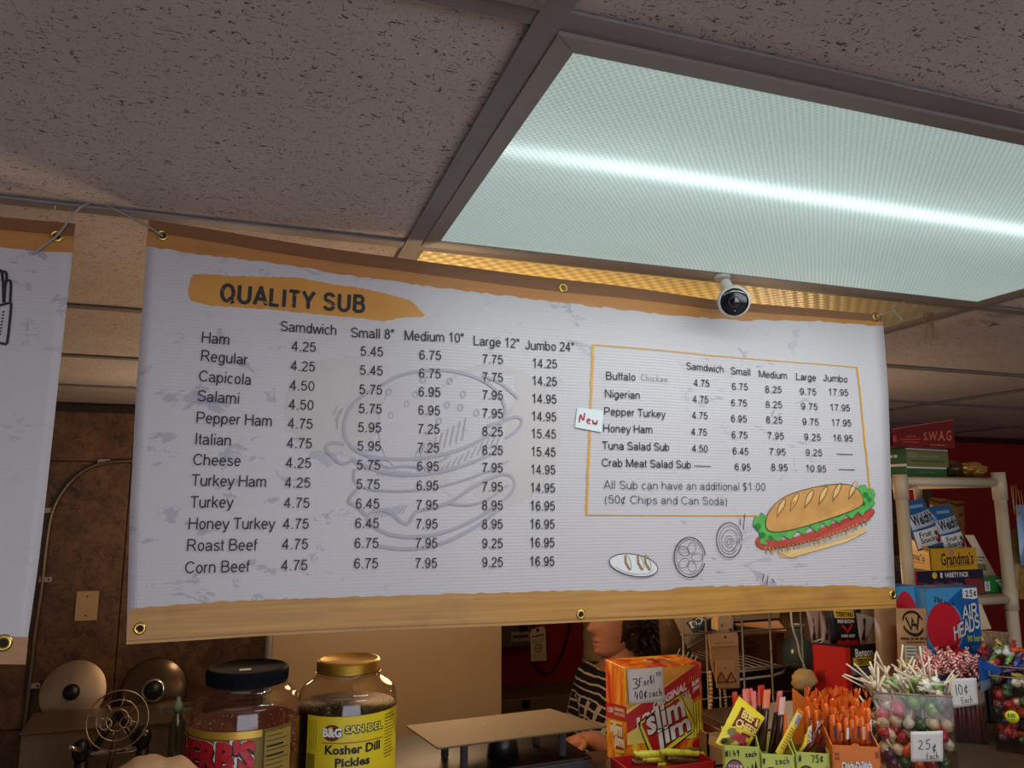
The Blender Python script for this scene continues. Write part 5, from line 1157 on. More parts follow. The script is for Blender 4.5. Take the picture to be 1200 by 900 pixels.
# heads lying in the tub, sticks up through the rim
zrow = [(871+rr(-3,3)) for _ in range(1)]
lay = []
cols_ = ['red','orange','cream','purple','pink','white','yellow','red','purple','orange','cream','dark green','green']
for lev, (zf, n) in enumerate(((.88,9),(.74,9),(.60,9),(.46,9),(.33,9))):
    for i in range(n):
        x = .12+.76*((i % 5)+.5*(lev % 2))/4.6; y = .18 if i < 5 else .5
        cc = random.choice(cols_)
        lay.append((cc, c1_.p(min(.88,x), y, zf*.95+rr(-.02,.02)), V((rr(-.5,.5), rr(.1,.35), rr(-.2,1.2))), .85))
for cc, p, r, s2 in lay: lolly(cc, p, r, s2)
for i, (px, py, cc) in enumerate(((1036,858,'red'),(1047,852,'red'),(1055,868,'orange'),(1063,880,'orange'),(1062,860,'cream'),(1078,850,'cream'),(1092,848,'cream'),(1108,850,'cream'),(1040,828,'white'),(1052,832,'pink'),(1070,824,'green'),(1082,822,'green'),(1092,832,'green'),(1104,822,'purple'),(1106,838,'purple'),(1100,828,'dark green'),(1034,838,'pink'),(1110,872,'white'),(1040,882,'purple'),(1050,895,'pink'),(1085,838,'dark green'))):
    lolly(cc, onfront(c1_, px, py, .016+.008*(i%3)), V((rr(-.35,.35), rr(.15,.4), rr(.2,1.0))), .88)
# lollipops heaped above the rim, sticks every way
for i in range(30):
    px = rr(1024,1108); py = rr(798,815); cc = random.choice(['green','cream','white','yellow','dark green','cream','green'])
    lolly(cc, onfront(c1_, px, py, rr(.015,.085)), V((rr(-1,1), rr(-.2,.3), rr(-.05,.9))), .72, f'{cc} wrapped lollipop heaped over the rim of the 25 cent tub', 'lollipops heaped over the rim')
for ns, (xa, ya, xb, yb) in enumerate(sorted(((1029,810,1029,779),(1030,806,1042,781),(1020,801,1009,795),(1019,782,1027,800),(1077,792,1070,803),(1117,791,1108,825),(1077,801,1108,803),(1077,808,1107,812),(1048,790,1063,815),(1040,798,1060,812),(1056,796,1078,792),(1036,812,1026,795),(1064,806,1055,794),(1024,846,1042,851),(1039,867,1053,889)))):
    a, b = onfront(c1_,xa,ya,.004), onfront(c1_,xb,yb,.03); q = MB(); q.tube([a,b], .0022, mStick, 7); q.build('lollipop_stick', label=f'{ORD[ns]} bare pale lollipop stick from the left poking out of the lollipop heap', cat='lollipop stick', group='bare sticks poking from the heap')
paper_sign([onfront(c1_, *p, -.001) for p in ((1066.5,857),(1104.5,856),(1105,892),(1067,892.5))], 'white 25 cent each paper sign on the lollipop tub', parent_lines=(
  ('25', (.22,.60), (.34,-.01), (0,-.32), .028, mPen, 0), ('¢', (.66,.70), (.30,0), (0,-.30), .026, mPen, 0), ('Each', (.48,.92), (.175,-.01), (0,-.20), .022, mPen, 0)))
paper_sign([onfront(c2_, *p, -.001) for p in ((1110,794.5),(1143.5,794),(1146.5,825.5),(1117,829.5))], 'white 10 cent each paper sign on the dark red tub', parent_lines=(
  ('10¢', (.18,.58), (.34,-.01), (0,-.36), .030, mPen, 0), ('Each', (.34,.88), (.20,-.01), (0,-.22), .024, mPen, 0)), lift=.003)
# striped candy in the 10 cent tub
mStr = nodes('striped_candy')[0]; nt = mStr.node_tree; b_ = nt.nodes['Principled BSDF']; sp = nt.nodes.new('ShaderNodeSeparateXYZ'); nt.links.new(nt.nodes.new('ShaderNodeTexCoord').outputs['Object'], sp.inputs[0])
wv = math_(nt, 'SINE', math_(nt, 'ADD', math_(nt, 'MULTIPLY', sp.outputs[2], 700), math_(nt, 'MULTIPLY', sp.outputs[0], 500)))
nt.links.new(mixc(nt, math_(nt, 'GREATER_THAN', wv, 0), lin((206,30,44)), lin((236,214,206))), b_.inputs['Base Color']); b_.inputs['Roughness'].default_value = .25
mDkR = M('dark_red_candy', (88,16,22), .35, coat=.4, var=.3, vscale=40); mFilmP = M('pinkish_film', (226,160,150), .25, coat=.5)
pr_ = None
def candy(loc, rot, s2, mat_top):
    global pr_
    if pr_ is None:
        pr_ = thing('striped_candy', 'red and white striped wrapped candy heaped over the 10 cent tub', 'candy', (0,0,0), 'striped candies in the 10 cent tub')
        q = MB(); q.tube([(0,0,-.022),(0,0,.022)], .0045, mStr, 8); q.build('stick', pr_)
        q = MB()
        for s_ in (-1,1):
            for i in range(5): a = 2*PI*i/5; q.add([V((.002,0,.022*s_)), V((.006*math.cos(a),.006*math.sin(a),.033*s_)), V((.006*math.cos(a+.8),.006*math.sin(a+.8),.031*s_))], [(0,1,2)], mFilmP)
        q.build('twisted_ends', pr_, kind='stuff'); o = pr_
    else: o = copy_tree(pr_)
    o.location = loc; o.rotation_euler = rot; o.scale = (s2,)*3
for i in range(70):
    px = rr(1073,1146); py = rr(775,797)-6*math.sin(PI*(px-1073)/73)
    candy(onfront(c2_, px, py, rr(.012,.07)), (rr(-.9,.9), rr(-.9,.9), rr(0,6)), .8, None)
q = MB(); 
def fillb(c, z0, m, name, parent): qq = MB(); c.solid(qq, m, .03, .97, .04, .96, z0, .985); return qq
mh = MB()
for i in range(90):
    a = c2_.p(.05+.9*(i%15)/14, .08+.8*(i//15)/5, .10+.03*rr(0,1)); b = c2_.p(.05+.9*(i%15)/14+rr(-.02,.02), .08+.8*(i//15)/5, .97); mh.tube([a,b], .0046, mDkR, 5)
mh.build('packed_sticks', label='tightly packed dark red candy sticks inside the 10 cent tub', cat='candy', kind='stuff')
# mixed sweets in the right-hand tub and heaped behind it
for i in range(64):
    zf = rr(.05,.9); p = c3_.p(rr(.08,.9), rr(.12,.8), zf); cc = random.choice(['red','orange','purple','dark green','blue','white','red','purple'])
    q = MB(); q.ball((0,0,0), (rr(.008,.014),.008,rr(.006,.012)), WM[cc], 8, 6, .12); q.v = [v+p for v in q.v]; q.build('wrapped_sweet', label=f'{cc} wrapped sweet in the tub at the right edge', cat='sweet', group=f'{cc} sweets in the right tub')
for i in range(90):
    px = rr(1150,1212); py = rr(757,800); Y = rr(1.325,1.405); cc = random.choice(['red','purple','yellow','orange','red','purple','white','green'] if py < 775 else ['purple','yellow','red','purple','blue'])
    q = MB(); p = at(px,py,Y); L = V((rr(-.022,.022), rr(-.006,.006), rr(-.010,.012)))
    q.tube([p-L*1.3, p-L, p-L*.8, p+L*.8, p+L, p+L*1.3], [.005,.0025,.006,.006,.0025,.005], WM[cc], 7); q.build('taffy', label=f'{cc} twist wrapped taffy in the bin behind the right tub', cat='taffy', group=f'{cc} taffy behind the right tub')
cBn = Carton(at(1156,806,1.315), .17, .10, .105); cBn.h = cBn.A.z-ZT1; t = thing('sweets_bin', 'low dark bin heaped with twist wrapped taffy behind the right tub', 'bin', cBn.base())
q = MB(); cBn.tray(q, M('bin_dark', (40,30,34), .5), .003); q.build('bin_body', t); q = MB(); cBn.solid(q, M('bin_liner', (60,30,44), .6), .03, .97, .03, .97, .12, .98); q.build('liner', t)
c = onfront(c3_, 1186, 840, -.001); q = MB(); q.lathe([(0,.0),(.0115,.0),(.0115,.0006),(0,.0006)], c, M('price_yellow', (206,214,40), .5), 28, -c3_.ey, cap=False)
t = thing('price_sticker', 'round yellow price sticker on the tub at the right edge', 'sticker', c); q.build('sticker', t)
e_ = c3_.ex*.012; n_ = c3_.ey*-.0007; sf = Surf(plane_fn(c-e_+n_+V((0,0,.012)), c+e_+n_+V((0,0,.012)), c-e_+n_-V((0,0,.012))), .0004); sf.pen('$.00', (.2,.55), (.30,0), (0,-.3), .04, mPen, 0, .1); sf.pen('-', (.45,.8), (.3,0), (0,-.2), .04, mPen, 0); sf.build('handwriting', t)
# blue scoop
t = thing('candy_scoop', 'blue plastic scoop flap beside the 10 cent tub', 'scoop', at(1160,800,1.2))
q = MB(); P = [at(1146,773,1.208), at(1156,775,1.208), at(1168,781,1.205), at(1174,786,1.20), at(1168,792,1.20), at(1155,797,1.205), at(1148,798,1.208)]
q.add(P, [tuple(range(6,-1,-1))], M('blue_plastic', (20,74,150), .35)); q.build('scoop_face', t, solid=.002)
q = MB(); q.add([P[3], P[4], P[5], P[6], at(1150,812,1.2), at(1160,806,1.2)], [(5,4,3,2,1,0)], M('grey_blue_plastic', (90,100,120), .35)); q.build('scoop_side', t, solid=.002)
# ------------------------------------------------------------------ odd-shaped cards and packs cut from card of real thickness
def pprism(mb, pts, Y, d, mat, Y2=None):
    """polygon given in the photograph at depth Y (or per-point depths), extruded away from the room by d"""
    P = [at(p[0], p[1], p[2] if len(p) > 2 else Y) for p in pts]; n = len(P); B = [p+V((0,d,0)) for p in P]
    return mb.add(P+B, [tuple(range(n-1,-1,-1)), tuple(range(n,2*n))]+[(i,(i+1)%n,n+(i+1)%n,n+i) for i in range(n)], mat)
def qsurf(TL, TR, BR, BL, Y, lift=.0006):
    f = [at(p[0], p[1], p[2] if len(p) > 2 else Y) for p in (TL, TR, BL, BR)]; return Surf(plane_fn(f[0], f[1], f[2], f[3]), lift)
# dark shelving behind the sweets
mShW = M('dark_shelf_wood', (74,50,34), .6, var=.15, vscale=14)
t = thing('storage_shelves', 'dark brown storage shelves standing behind the wire rack', 'shelves', (2.4, 2.75, 0))
q = MB(); q.box((1.52,2.94,0),(2.80,2.96,ZC+.30), mShW); q.build('back_board', t)
for z in (.35,.80,ZC-.92,ZC-.62,ZC-.40,ZC-.08): q = MB(); q.box((1.54,2.60,z),(2.80,2.94,z+.022), mShW); q.build('shelf_board', t, bevel=.002)
for x in (1.52,2.80): q = MB(); q.box((x,2.58,0),(x+.022,2.94,ZC+.30), mShW); q.build('side_board', t, bevel=.002)
for i, (x, w_, h, c_) in enumerate(((1.60,.22,.16,(92,66,44)),(1.86,.16,.12,(60,62,60)),(2.06,.24,.17,(110,78,50)),(2.34,.20,.13,(84,30,26)),(2.60,.20,.16,(96,80,58)))):
    for z in (ZC-.62+.022, ZC-.40+.022):
        bx = Carton((x+(.03 if z > ZC-.5 else 0), 2.66, z+h), w_, h, .2); t = thing('stock_carton', ('dark brown','dark grey','plain tan','dull red','dusty beige')[i]+' stock carton on the '+('upper' if z > ZC-.5 else 'lower')+' dark storage shelf', 'carton', bx.base())
        q = MB(); bx.solid(q, M('carton_%d'%i, c_, .7)); q.build('carton_body', t, bevel=.002); sf = Surf(bx.face('front'), .0006); sf.rect(.45,0,.55,1,M('tape', (130,100,66), .4),0); sf.build('tape_strip', t)
# ------------------------------------------------------------------ wire display rack
YK = 1.78; mWr = M('rack_wire', (150,142,132), .35, .8)
t = thing('wire_rack', 'chrome wire display rack with hooks right of the tall snack carton', 'rack', (at(840,800,YK).x, YK, 0))
for x in (802,829.5,843,872,905,942):
    c = at(x, 790, YK).x; q = MB(); q.tube([(c,YK,0),(c,YK,ZC+.02)], .0032, mWr, 6); q.build('upright_wire', t)
xa, xb = at(800,790,YK).x, at(944,790,YK).x
for y in (787.5, 819, 742, 853): z = at(840, y, YK).z; q = MB(); q.tube([(xa,YK+.006,z),(xb,YK+.006,z)], .0026, mWr, 6); q.build('cross_wire', t)
q = MB(); q.tube([at(840,744,YK), at(834,742,YK-.05), at(818,740,YK-.12), at(815,734,YK-.13), at(813,730,YK-.13)], .0032, mWr, 6); q.ball(at(813,730,YK-.13), .0048, mWr, 8, 5); q.build('hook', t)
q = MB(); q.tube([at(858,724,YK), at(858,742,YK-.04), at(855,746,YK-.08), at(850,747.5,YK-.09)], .0034, M('dark_hook', (60,48,38), .4, .6), 6); q.build('hook', t)
t = thing('wire_shelf', 'white wire shelf carrying the open cardboard box', 'shelf', at(895,792,2.0))
q = MB(); q.tube([at(862,787,1.98), at(920,780.5,1.98), at(925,778,2.0)], .0042, M('white_wire_shelf', (196,188,176), .35), 6); q.build('front_rail', t)
q = MB(); q.tube([at(862,797,1.97), at(905,792,1.97), at(917,788,1.98), at(924,779,2.0)], .0038, MC['white_wire_shelf'], 6); q.build('lower_rail', t)
for i in range(7): a = at(866+8.5*i, 786.5-.9*i, 1.98); q = MB(); q.tube([a, a+V((0,.30,0))], .002, MC['white_wire_shelf'], 5); q.build('shelf_wire', t)
# open cardboard box
t = thing('cardboard_box', 'open brown cardboard box on the white wire shelf with its flap folded out', 'box', at(890,785,2.1))
mCd = M('cardboard_dark', (150,104,66), .75, var=.06, vscale=30)
q = MB(); pprism(q, [(864,745),(912,741),(912,779),(864,784)], 2.24, .003, mCd); q.build('back_panel', t)
q = MB(); q.hexa([at(864,784,1.99),at(921,779,1.99),at(912,779,2.24),at(864,784,2.24),at(864,783,1.99),at(921,778,1.99),at(912,778,2.24),at(864,783,2.24)], mCd); q.build('bottom_panel', t)
q = MB(); q.hexa([at(922,779,1.99),at(924,779,1.99),at(914,779,2.24),at(912,779,2.24),at(918,742,1.99),at(920,742,1.99),at(912,741,2.24),at(910,741,2.24)], mCd); q.build('side_panel', t)
q = MB(); A_ = [at(861,732,2.24), at(870,743.5,1.96), at(922,740.5,1.96), at(912,728.5,2.24)]; q.hexa([A_[0],A_[1],A_[2],A_[3]]+[p+V((0,0,.004)) for p in A_], mCd); q.build('top_flap', t)
sf = qsurf((866,748),(911,744),(911,779),(866,784),2.238,.0008); mPrB = M('box_print_brown', (96,60,36), .7)
for v, a, b in ((.14,.2,.42),(.34,.15,.5),(.46,.2,.45),(.66,.2,.4),(.86,.25,.9)): sf.rect(a,v,b,v+.06,mPrB,0)
sf.build('faint_print', t)
sf = qsurf((913,745,2.23),(919,745,2.0),(923,777,2.0),(914,778,2.23),2.1,-.0008)
t = thing('pale_carton', 'pale carton stacked above the open cardboard box', 'carton', at(885,730,2.1)); q = MB(); pprism(q, [(858,712),(914,712),(914,724),(862,728.5)], 2.0, .2, M('pale_carton', (190,160,124), .7)); q.build('carton_body', t, bevel=.001)
sf = qsurf((860,715),(912,715),(912,725),(862,728),2.0,.001); sf.rect(.35,.25,.55,.45,mPrB,0); sf.rect(.6,.25,.85,.4,mPrB,0); sf.build('faint_print', t)
t = thing('cork_block', 'pale wooden block hanging on the wire rack above the earring card', 'block', at(849,741,1.72)); q = MB(); pprism(q, [(841,712),(858,712),(858,738),(850,741.5),(841,739)], 1.71, .03, M('pale_wood', (206,168,120), .7, var=.2, vscale=60)); q.build('block_body', t, bevel=.002)
q = MB(); q.ball(at(856,738,1.705), .0035, mHole, 6, 4); q.build('nail_head', t); q = MB(); q.ball(at(846,733,1.705), .0025, mHole, 6, 4); q.build('nail_head', t)
# earring card
t = thing('earring_card', 'brown kraft card with two triangular wire earrings on the rack', 'earring card', at(849,806,1.68)); mKr = M('kraft_card', (190,142,92), .8, var=.05, vscale=50); mKr2 = M('kraft_card_light', (206,158,104), .8)
q = MB(); pprism(q, [(831.5,745),(865,745),(867,806),(843,808),(840,800),(834,780)], 1.685, .004, mKr); q.build('hang_bag', t)
q = MB(); pprism(q, [(830,743),(864,741.5),(865,756),(832,758.5)], 1.68, .003, mKr2); q.build('header', t)
q = MB(); pprism(q, [(839,774.5),(860.5,773.5),(862,804.5),(840,806)], 1.677, .003, mKr2); q.build('card', t)
sf = qsurf((830,743),(864,741.5),(865,756),(832,758.5),1.68); _bars(sf,.2,.70,.8,.75,mPrB,0); sf.ell(.57,.30,.05,.09,mHole,0,10); sf.build('header_print', t)
q = MB(); q.ball(at(850,782.5,1.676), .0018, mHole, 6, 4); q.build('punched_hole', t)
mCop = M('copper_wire', (70,38,24), .4, .5)
for cx in (845.5, 857.0):
    q = MB(); T3_ = [at(cx,787.5,1.672), at(cx+6.0,799,1.672), at(cx-5.6,800,1.672)]; T3_ = [p for p in T3_]
    q.tube(T3_, .0014, mCop, 5, closed=True); q.add([p+V((0,.001,0)) for p in T3_], [(0,2,1)], M('copper_plate', (196,120,64), .4)); q.build('earring', t)
for (x, y0, y1, r, lab) in ((832,786,853,.0050,'string of large tan beads hanging left of the earring card'),(849,808,846,.0040,'string of smaller tan beads hanging below the earring card')):
    t = thing('bead_necklace', lab, 'necklace', at(x,y1,1.70)); a, b = at(x,y0,1.70), at(x+1,y1,1.70); n = int((b-a).length/(r*1.85)); m_ = M('tan_beads', (216,170,104), .35, coat=.3)
    proto = None
    for i in range(n):
        p = a.lerp(b, (i+.5)/n)+V((.003*math.sin(i*.35),0,0))
        if proto is None: q = MB(); q.ball(p, r, m_, 10, 7); proto = q.build('bead', t); p0 = p
        else: o = proto.copy(); C.objects.link(o); o.parent = t; o.location = p-p0
    q = MB(); q.tube([a+V((0,0,.03)), a, b], .0008, mHole, 4); q.build('cord', t)
# cup pack
t = thing('cup_pack', 'grey wrapped pack with a tilted blue label hanging behind the rack', 'pack', at(812,757,1.95))
sf = pouch(at(788,722,2.0), at(832,706,2.0), at(806,760,1.98), at(841,738,1.98), .03, M('grey_film', (150,132,110), .35, coat=.4), t); mNav = M('navy_label', (34,62,84), .4)
sf.poly([(.16,.30),(.84,.20),(.86,.66),(.22,.72)], mNav, 0); sf.text('DIXIE', (.22,.52), (.58,-.07), (0,-.20), mWi, 1, .03); sf.poly([(.45,.58),(.75,.55),(.75,.90),(.48,.92)], mNav, 1); sf.build('pack_label', t)
t = thing('film_bags', 'brown clear wrapped goods hanging left of the cup pack', 'bag', at(795,770,2.1)); sf = pouch(at(770,708,2.1), at(800,708,2.1), at(775,768,2.1), at(812,772,2.1), .03, M('brown_film', (104,80,60), .3, coat=.6, var=.2, vscale=30), t)
for i in range(5): q = MB(); a = at(797+5*i, 760+2*i, 2.03); q.tube([a, at(792+5*i, 771+2*i, 2.03)], .0016, mWi, 4); q.build('tie_end', t)
t = thing('power_cable', 'white wavy cable hanging beside the red jerky box', 'cable', at(946,805,1.6)); q = MB(); q.tube([at(x,y,1.6) for x,y in chaikin([(926,700),(927,722),(929,738),(935,753),(937,768),(943,780),(948,800),(948,812)],2)], .0026, M('white_cord', (206,196,186), .5), 6); q.build('cord', t)
t = thing('glass_bottle', 'dusky blue grey bottle in the shadow behind the white cord', 'bottle', at(937,780,1.95)); c = at(937,780,1.95); q = MB(); q.lathe([(0,0),(.045,0),(.05,.01),(.05,.05),(.035,.075),(.02,.085),(.018,.11),(0,.112)], c, M('dusky_glass', (70,86,86), .2, coat=.4), 24, cap=False); q.build('bottle_body', t)
q = MB(); q.lathe([(.02,.10),(.022,.105),(.022,.118),(0,.12)], c, M('cap_grey', (120,116,100), .5), 16, cap=False); q.build('cap', t)
t = thing('paper_bag', 'crumpled tan paper bag between the white cord and the jerky box', 'paper bag', at(942,808,1.55)); c = at(942,797,1.56); q = MB(); q.ball((0,0,0), (.030,.025,.024), M('tan_paper', (206,172,110), .7), 16, 10, .18); q.v = [v+c for v in q.v]; q.build('paper', t)
# jerky display box
YJ = 1.49
t = thing('jerky_box', 'red and black jerky display box with yellow teriyaki strip', 'box', at(1000,805,YJ)); mJR = M('jerky_red', (206,32,30), .4); mJB = M('jerky_black', (18,18,20), .35)
TLj, TRj = at(990,757.5,YJ), at(1030,757.5,YJ); zj = ZT1; xl, xr = TLj.x, TRj.x; BLx = at(950,752,1.58)
q = MB(); q.hexa([(xl,YJ,zj),(xr,YJ,zj),(xr,YJ+.003,zj),(xl,YJ+.003,zj),(xl,YJ,TLj.z),(xr,YJ,TLj.z),(xr,YJ+.003,TLj.z),(xl,YJ+.003,TLj.z)], mJR); q.build('front_panel', t)
q = MB(); s1 = at(952,753,1.56); q.hexa([(s1.x,1.56,zj),(xl,YJ,zj),(xl,YJ+.004,zj),(s1.x,1.564,zj),(s1.x,1.56,s1.z+.0),(xl,YJ,TLj.z),(xl,YJ+.004,TLj.z),(s1.x,1.564,s1.z)], mJR); q.build('side_panel', t)
q = MB(); q.hexa([(s1.x,1.56,zj),(xr-.02,1.60,zj),(xr-.02,1.603,zj),(s1.x,1.563,zj),(s1.x,1.56,s1.z),(xr-.02,1.60,s1.z+.01),(xr-.02,1.603,s1.z+.01),(s1.x,1.563,s1.z)], mJB); q.build('back_panel', t)
q = MB(); q.bar((s1.x,1.559,s1.z), (xl,YJ-.001,TLj.z), .003, .004, mJB); q.bar((xl,YJ-.001,TLj.z), (xr,YJ-.001,TLj.z), .003, .004, mJB); q.build('rim', t)
hj = (TLj.z-zj); sf = Surf(plane_fn((xl,YJ,TLj.z),(xr,YJ,TLj.z),(xl,YJ,zj)), .0006); vv = 47*YJ/FPX/ .94/hj/1.0
sf.rect(.14,.0,.90,1,mJB,0); sf.tb('Benson', .28,.05*1,.80,.05+.22*vv/1, mWi, 1, .02)
sf.rect(.20,.32*vv,.86,.55*vv,M('teriyaki_yellow', (222,176,40), .45),1); sf.tb('TERIYAKI', .30,.355*vv,.78,.51*vv, mInk, 2, .03)
sf.rect(.14,.60*vv,.92,.78*vv,M('grey_ribbon', (130,130,130), .4),1); sf.tb('BEEF STEAK', .26,.63*vv,.80,.755*vv, mInk, 2, .03); sf.rect(.28,.84*vv,.78,.90*vv,mWi,1)
sf.ell(.52,1.2*vv,.12,.20*vv,M('ember_red', (150,20,20), .5),1); sf.build('box_print', t)
sf = Surf(plane_fn(s1, TLj, (s1.x,1.56,zj)), .0006); sf.rect(.10,.42,.34,.62,M('deep_red', (150,16,20), .45),0); sf.build('side_print', t)
t = thing('jerky_pouch', 'black teriyaki jerky pouch standing in the jerky box', 'pouch', at(990,757,1.53)); sf = pouch(at(968,702,1.52), at(1001,702,1.52), at(977,760,1.53), at(1009,760,1.53), .008, M('black_film', (20,20,22), .3, coat=.4), t)
sf.rect(.14,.22,.86,.37,MC['teriyaki_yellow'],0); sf.tb('TERIYAKI',.20,.245,.80,.34,mInk,1,.03); sf.tb('BENSON',.22,.40,.80,.47,mWi,0,.01); sf.line([(.34,.52),(.45,.58),(.52,.66),(.60,.57),(.70,.50)],.05,mJR,0); sf.tb('100% BEEF',.28,.70,.78,.76,mWi,0,.02)
sf.poly([(.10,.93),(.18,.82),(.30,.88),(.5,.80),(.7,.88),(.86,.80),(.92,.93)], mJR, 0); sf.build('pouch_print', t)
mSl = M('dusty_sleeve', (186,150,130), .3, alpha=.75, coat=.5)
for i, (a, b, c_, d_, m_, lab) in enumerate((((944,712),(960,712),(951,752),(958,753),mSl,'narrow pinkish clear sleeve, left in the jerky box'),((960,712),(976,712),(963,757),(975,757),mSl,'narrow pinkish clear sleeve beside the black jerky pouch'),((1001,717),(1025,724),(1008,758),(1015,757),M('pale_sleeve', (200,176,156), .3, coat=.5),'pale clear sleeve leaning right in the jerky box'))):
    t = thing('clear_sleeve', lab, 'sleeve', at(a[0],757,1.55)); pouch(at(*a,1.55), at(*b,1.55), at(*c_,1.54), at(*d_,1.54), .006, m_, t)
    q = MB(); q.tube([at((a[0]+b[0])/2, 725, 1.545), at((c_[0]+d_[0])/2, 750, 1.537)], .004, mJerk, 7); q.build('jerky_strip', t)
# kraft bags
mKb = M('kraft_film_bag', (176,134,94), .35, var=.12, vscale=18, coat=.4)
for (a, b, c_, d_, Y, lab) in (((1008,708),(1040,708),(1012,800),(1038,800),1.60,'tall brown film bag behind the jerky box'),((1024,712),(1053,712),(1032,862),(1058,862),1.46,'tall brown film bag left of the bag with the round emblem')):
    t = thing('brown_bag', lab, 'bag', at(a[0]+15,806,Y)); pouch(at(*a,Y), at(*b,Y), at(*c_,Y), at(*d_,Y), .016, mKb, t)
t = thing('emblem_bag', 'brown kraft bag with a round black W emblem and yellow price dot', 'bag', at(1068,800,1.40)); sf = pouch(at(1050,713,1.41), at(1085,713,1.41), at(1055,868,1.40), at(1091,868,1.40), .014, M('kraft_bag', (192,142,92), .5, var=.08, vscale=30, coat=.2), t)
def ring(u0, v0, ru, rv, a, b, w_): sf.line([(u0+ru*math.cos(lerp(a,b,i/24)), v0+rv*math.sin(lerp(a,b,i/24))) for i in range(25)], w_, mInk, 0)
f0 = sf.fn; sf.fn = lambda u, v, e: f0(u, v*.57, e)
ring(.50,.20,.34,.155,.5,2.9,.045); ring(.50,.20,.34,.155,3.4,6.0,.035); sf.line([(.28,.12),(.38,.28),(.48,.14),(.58,.28),(.74,.08)], .055, mInk, 1); sf.line([(.42,.22),(.58,.22)], .03, mInk, 1)
_bars(sf,.06,.39,.94,.42,mPrB,0); sf.rect(.2,.445,.8,.46,mPrB,0); sf.rect(.14,.50,.46,.72,mWi,0); sf.rect(.54,.50,.84,.66,mWi,0)
for k in range(4): sf.rect(.17,.52+.045*k,.43,.535+.045*k,M('print_grey', (120,116,112), .6),1); sf.rect(.57,.515+.035*k,.81,.525+.035*k,MC['print_grey'],1)
sf.build('bag_print', t)
c = at(1064,781,1.384); t = thing('price_sticker', 'round yellow green price sticker on the brown emblem bag', 'sticker', c); q = MB(); q.lathe([(.015,0),(.015,.0006),(0,.0006)], c, MC['price_yellow'], 28, V((0,-1,0)), cap=False); q.build('sticker', t)
sf = Surf(plane_fn(c+V((-.015,-.0008,.015)), c+V((.015,-.0008,.015)), c+V((-.015,-.0008,-.015))), .0004); sf.pen('2.4.9', (.12,.58), (.28,0), (0,-.26), .05, mPen, 0, .1); sf.build('handwriting', t)
# ------------------------------------------------------------------ big red-white-blue candy boxes
YH = 1.45; mAB = M('carton_blue', (22,96,168), .4); mAR = M('balloon_red', (206,32,48), .4); mSky = M('carton_sky', (72,150,200), .4); mLb = M('lime_letter', (196,220,80), .4)
def candybox(c, label, main):
    t = thing('candy_carton', label, 'box', c.base(), 'blue candy cartons'); q = MB(); c.solid(q, mAB); q.build('carton', t, bevel=.001)
    s_ = 1.0; sf = Surf(c.face('front'), .0005)
    if main:
        v = .155/c.h
        sf.poly([(0,0),(.72,0),(.30,.28*v),(0,.36*v)], mSky, 0); sf.ell(.30,.60*v,.36,.42*v,mSky,1,30)
        sf.ell(.30,.60*v,.33,.38*v,mAR,2,32); sf.poly([(.12,.88*v),(.48,.86*v),(.70,1.02*v),(.30,1.05*v)],mAR,2)
        mSil = M('silver_letter',(214,214,218),.35)
        for m, k, wt_ in ((mInk,3,.46),(mSil,4,.32)):
            sf.sans('AIR', (.66,.49*v), (.28,-.02), (.0,-.20*v), m, k, wt_*.62); sf.sans('HEADS', (.46,.80*v), (.50,-.10), (0,-.21*v), m, k, wt_*.62)
        sf.text('90 bars', (.70,.84*v), (.29,0), (0,-.10*v), mLb, 4, .03); sf.rect(.74,.88*v,.97,.98*v,mAB,3); _bars(sf,.77,.905*v,.95,.925*v,mSky,4); _bars(sf,.79,.945*v,.93,.965*v,mSky,4)
        sf.poly([(.69,.02*v),(.97,.02*v),(.97,.18*v),(.90,.195*v),(.69,.17*v)], mWi, 3); sf.pen('25¢', (.74,.15*v), (.12,-.0), (0,-.09*v), .012, mPen, 4)
        sf.pen('25¢ each', (.14,.19*v), (.085,.012), (0,-.07*v), .008, mPen, 4)
    else: sf.poly([(0,0),(1,0),(1,.20),(.4,.12),(0,.2)], mSky, 0); sf.ell(.30,.42,.62,.38,mAR,1,30)
    sf.build('carton_print', t)
    sf = Surf(c.face('left'), .0004); sf.rect(.0,0,1,.5,mSky,0); sf.build('side_print', t)
cA = fit(1083.5, 690, 1145, 775, YH, .03, .06); cA.h = cA.A.z-ZT1; candybox(cA, 'tall blue candy carton with big red oval and silver letters', True)
cA2 = fit(1051, 687.5, 1077, 712, YH+.03, 0, .06); cA2.h = cA2.A.z-ZT1; candybox(cA2, 'blue candy carton half hidden behind the brown emblem bag', False)
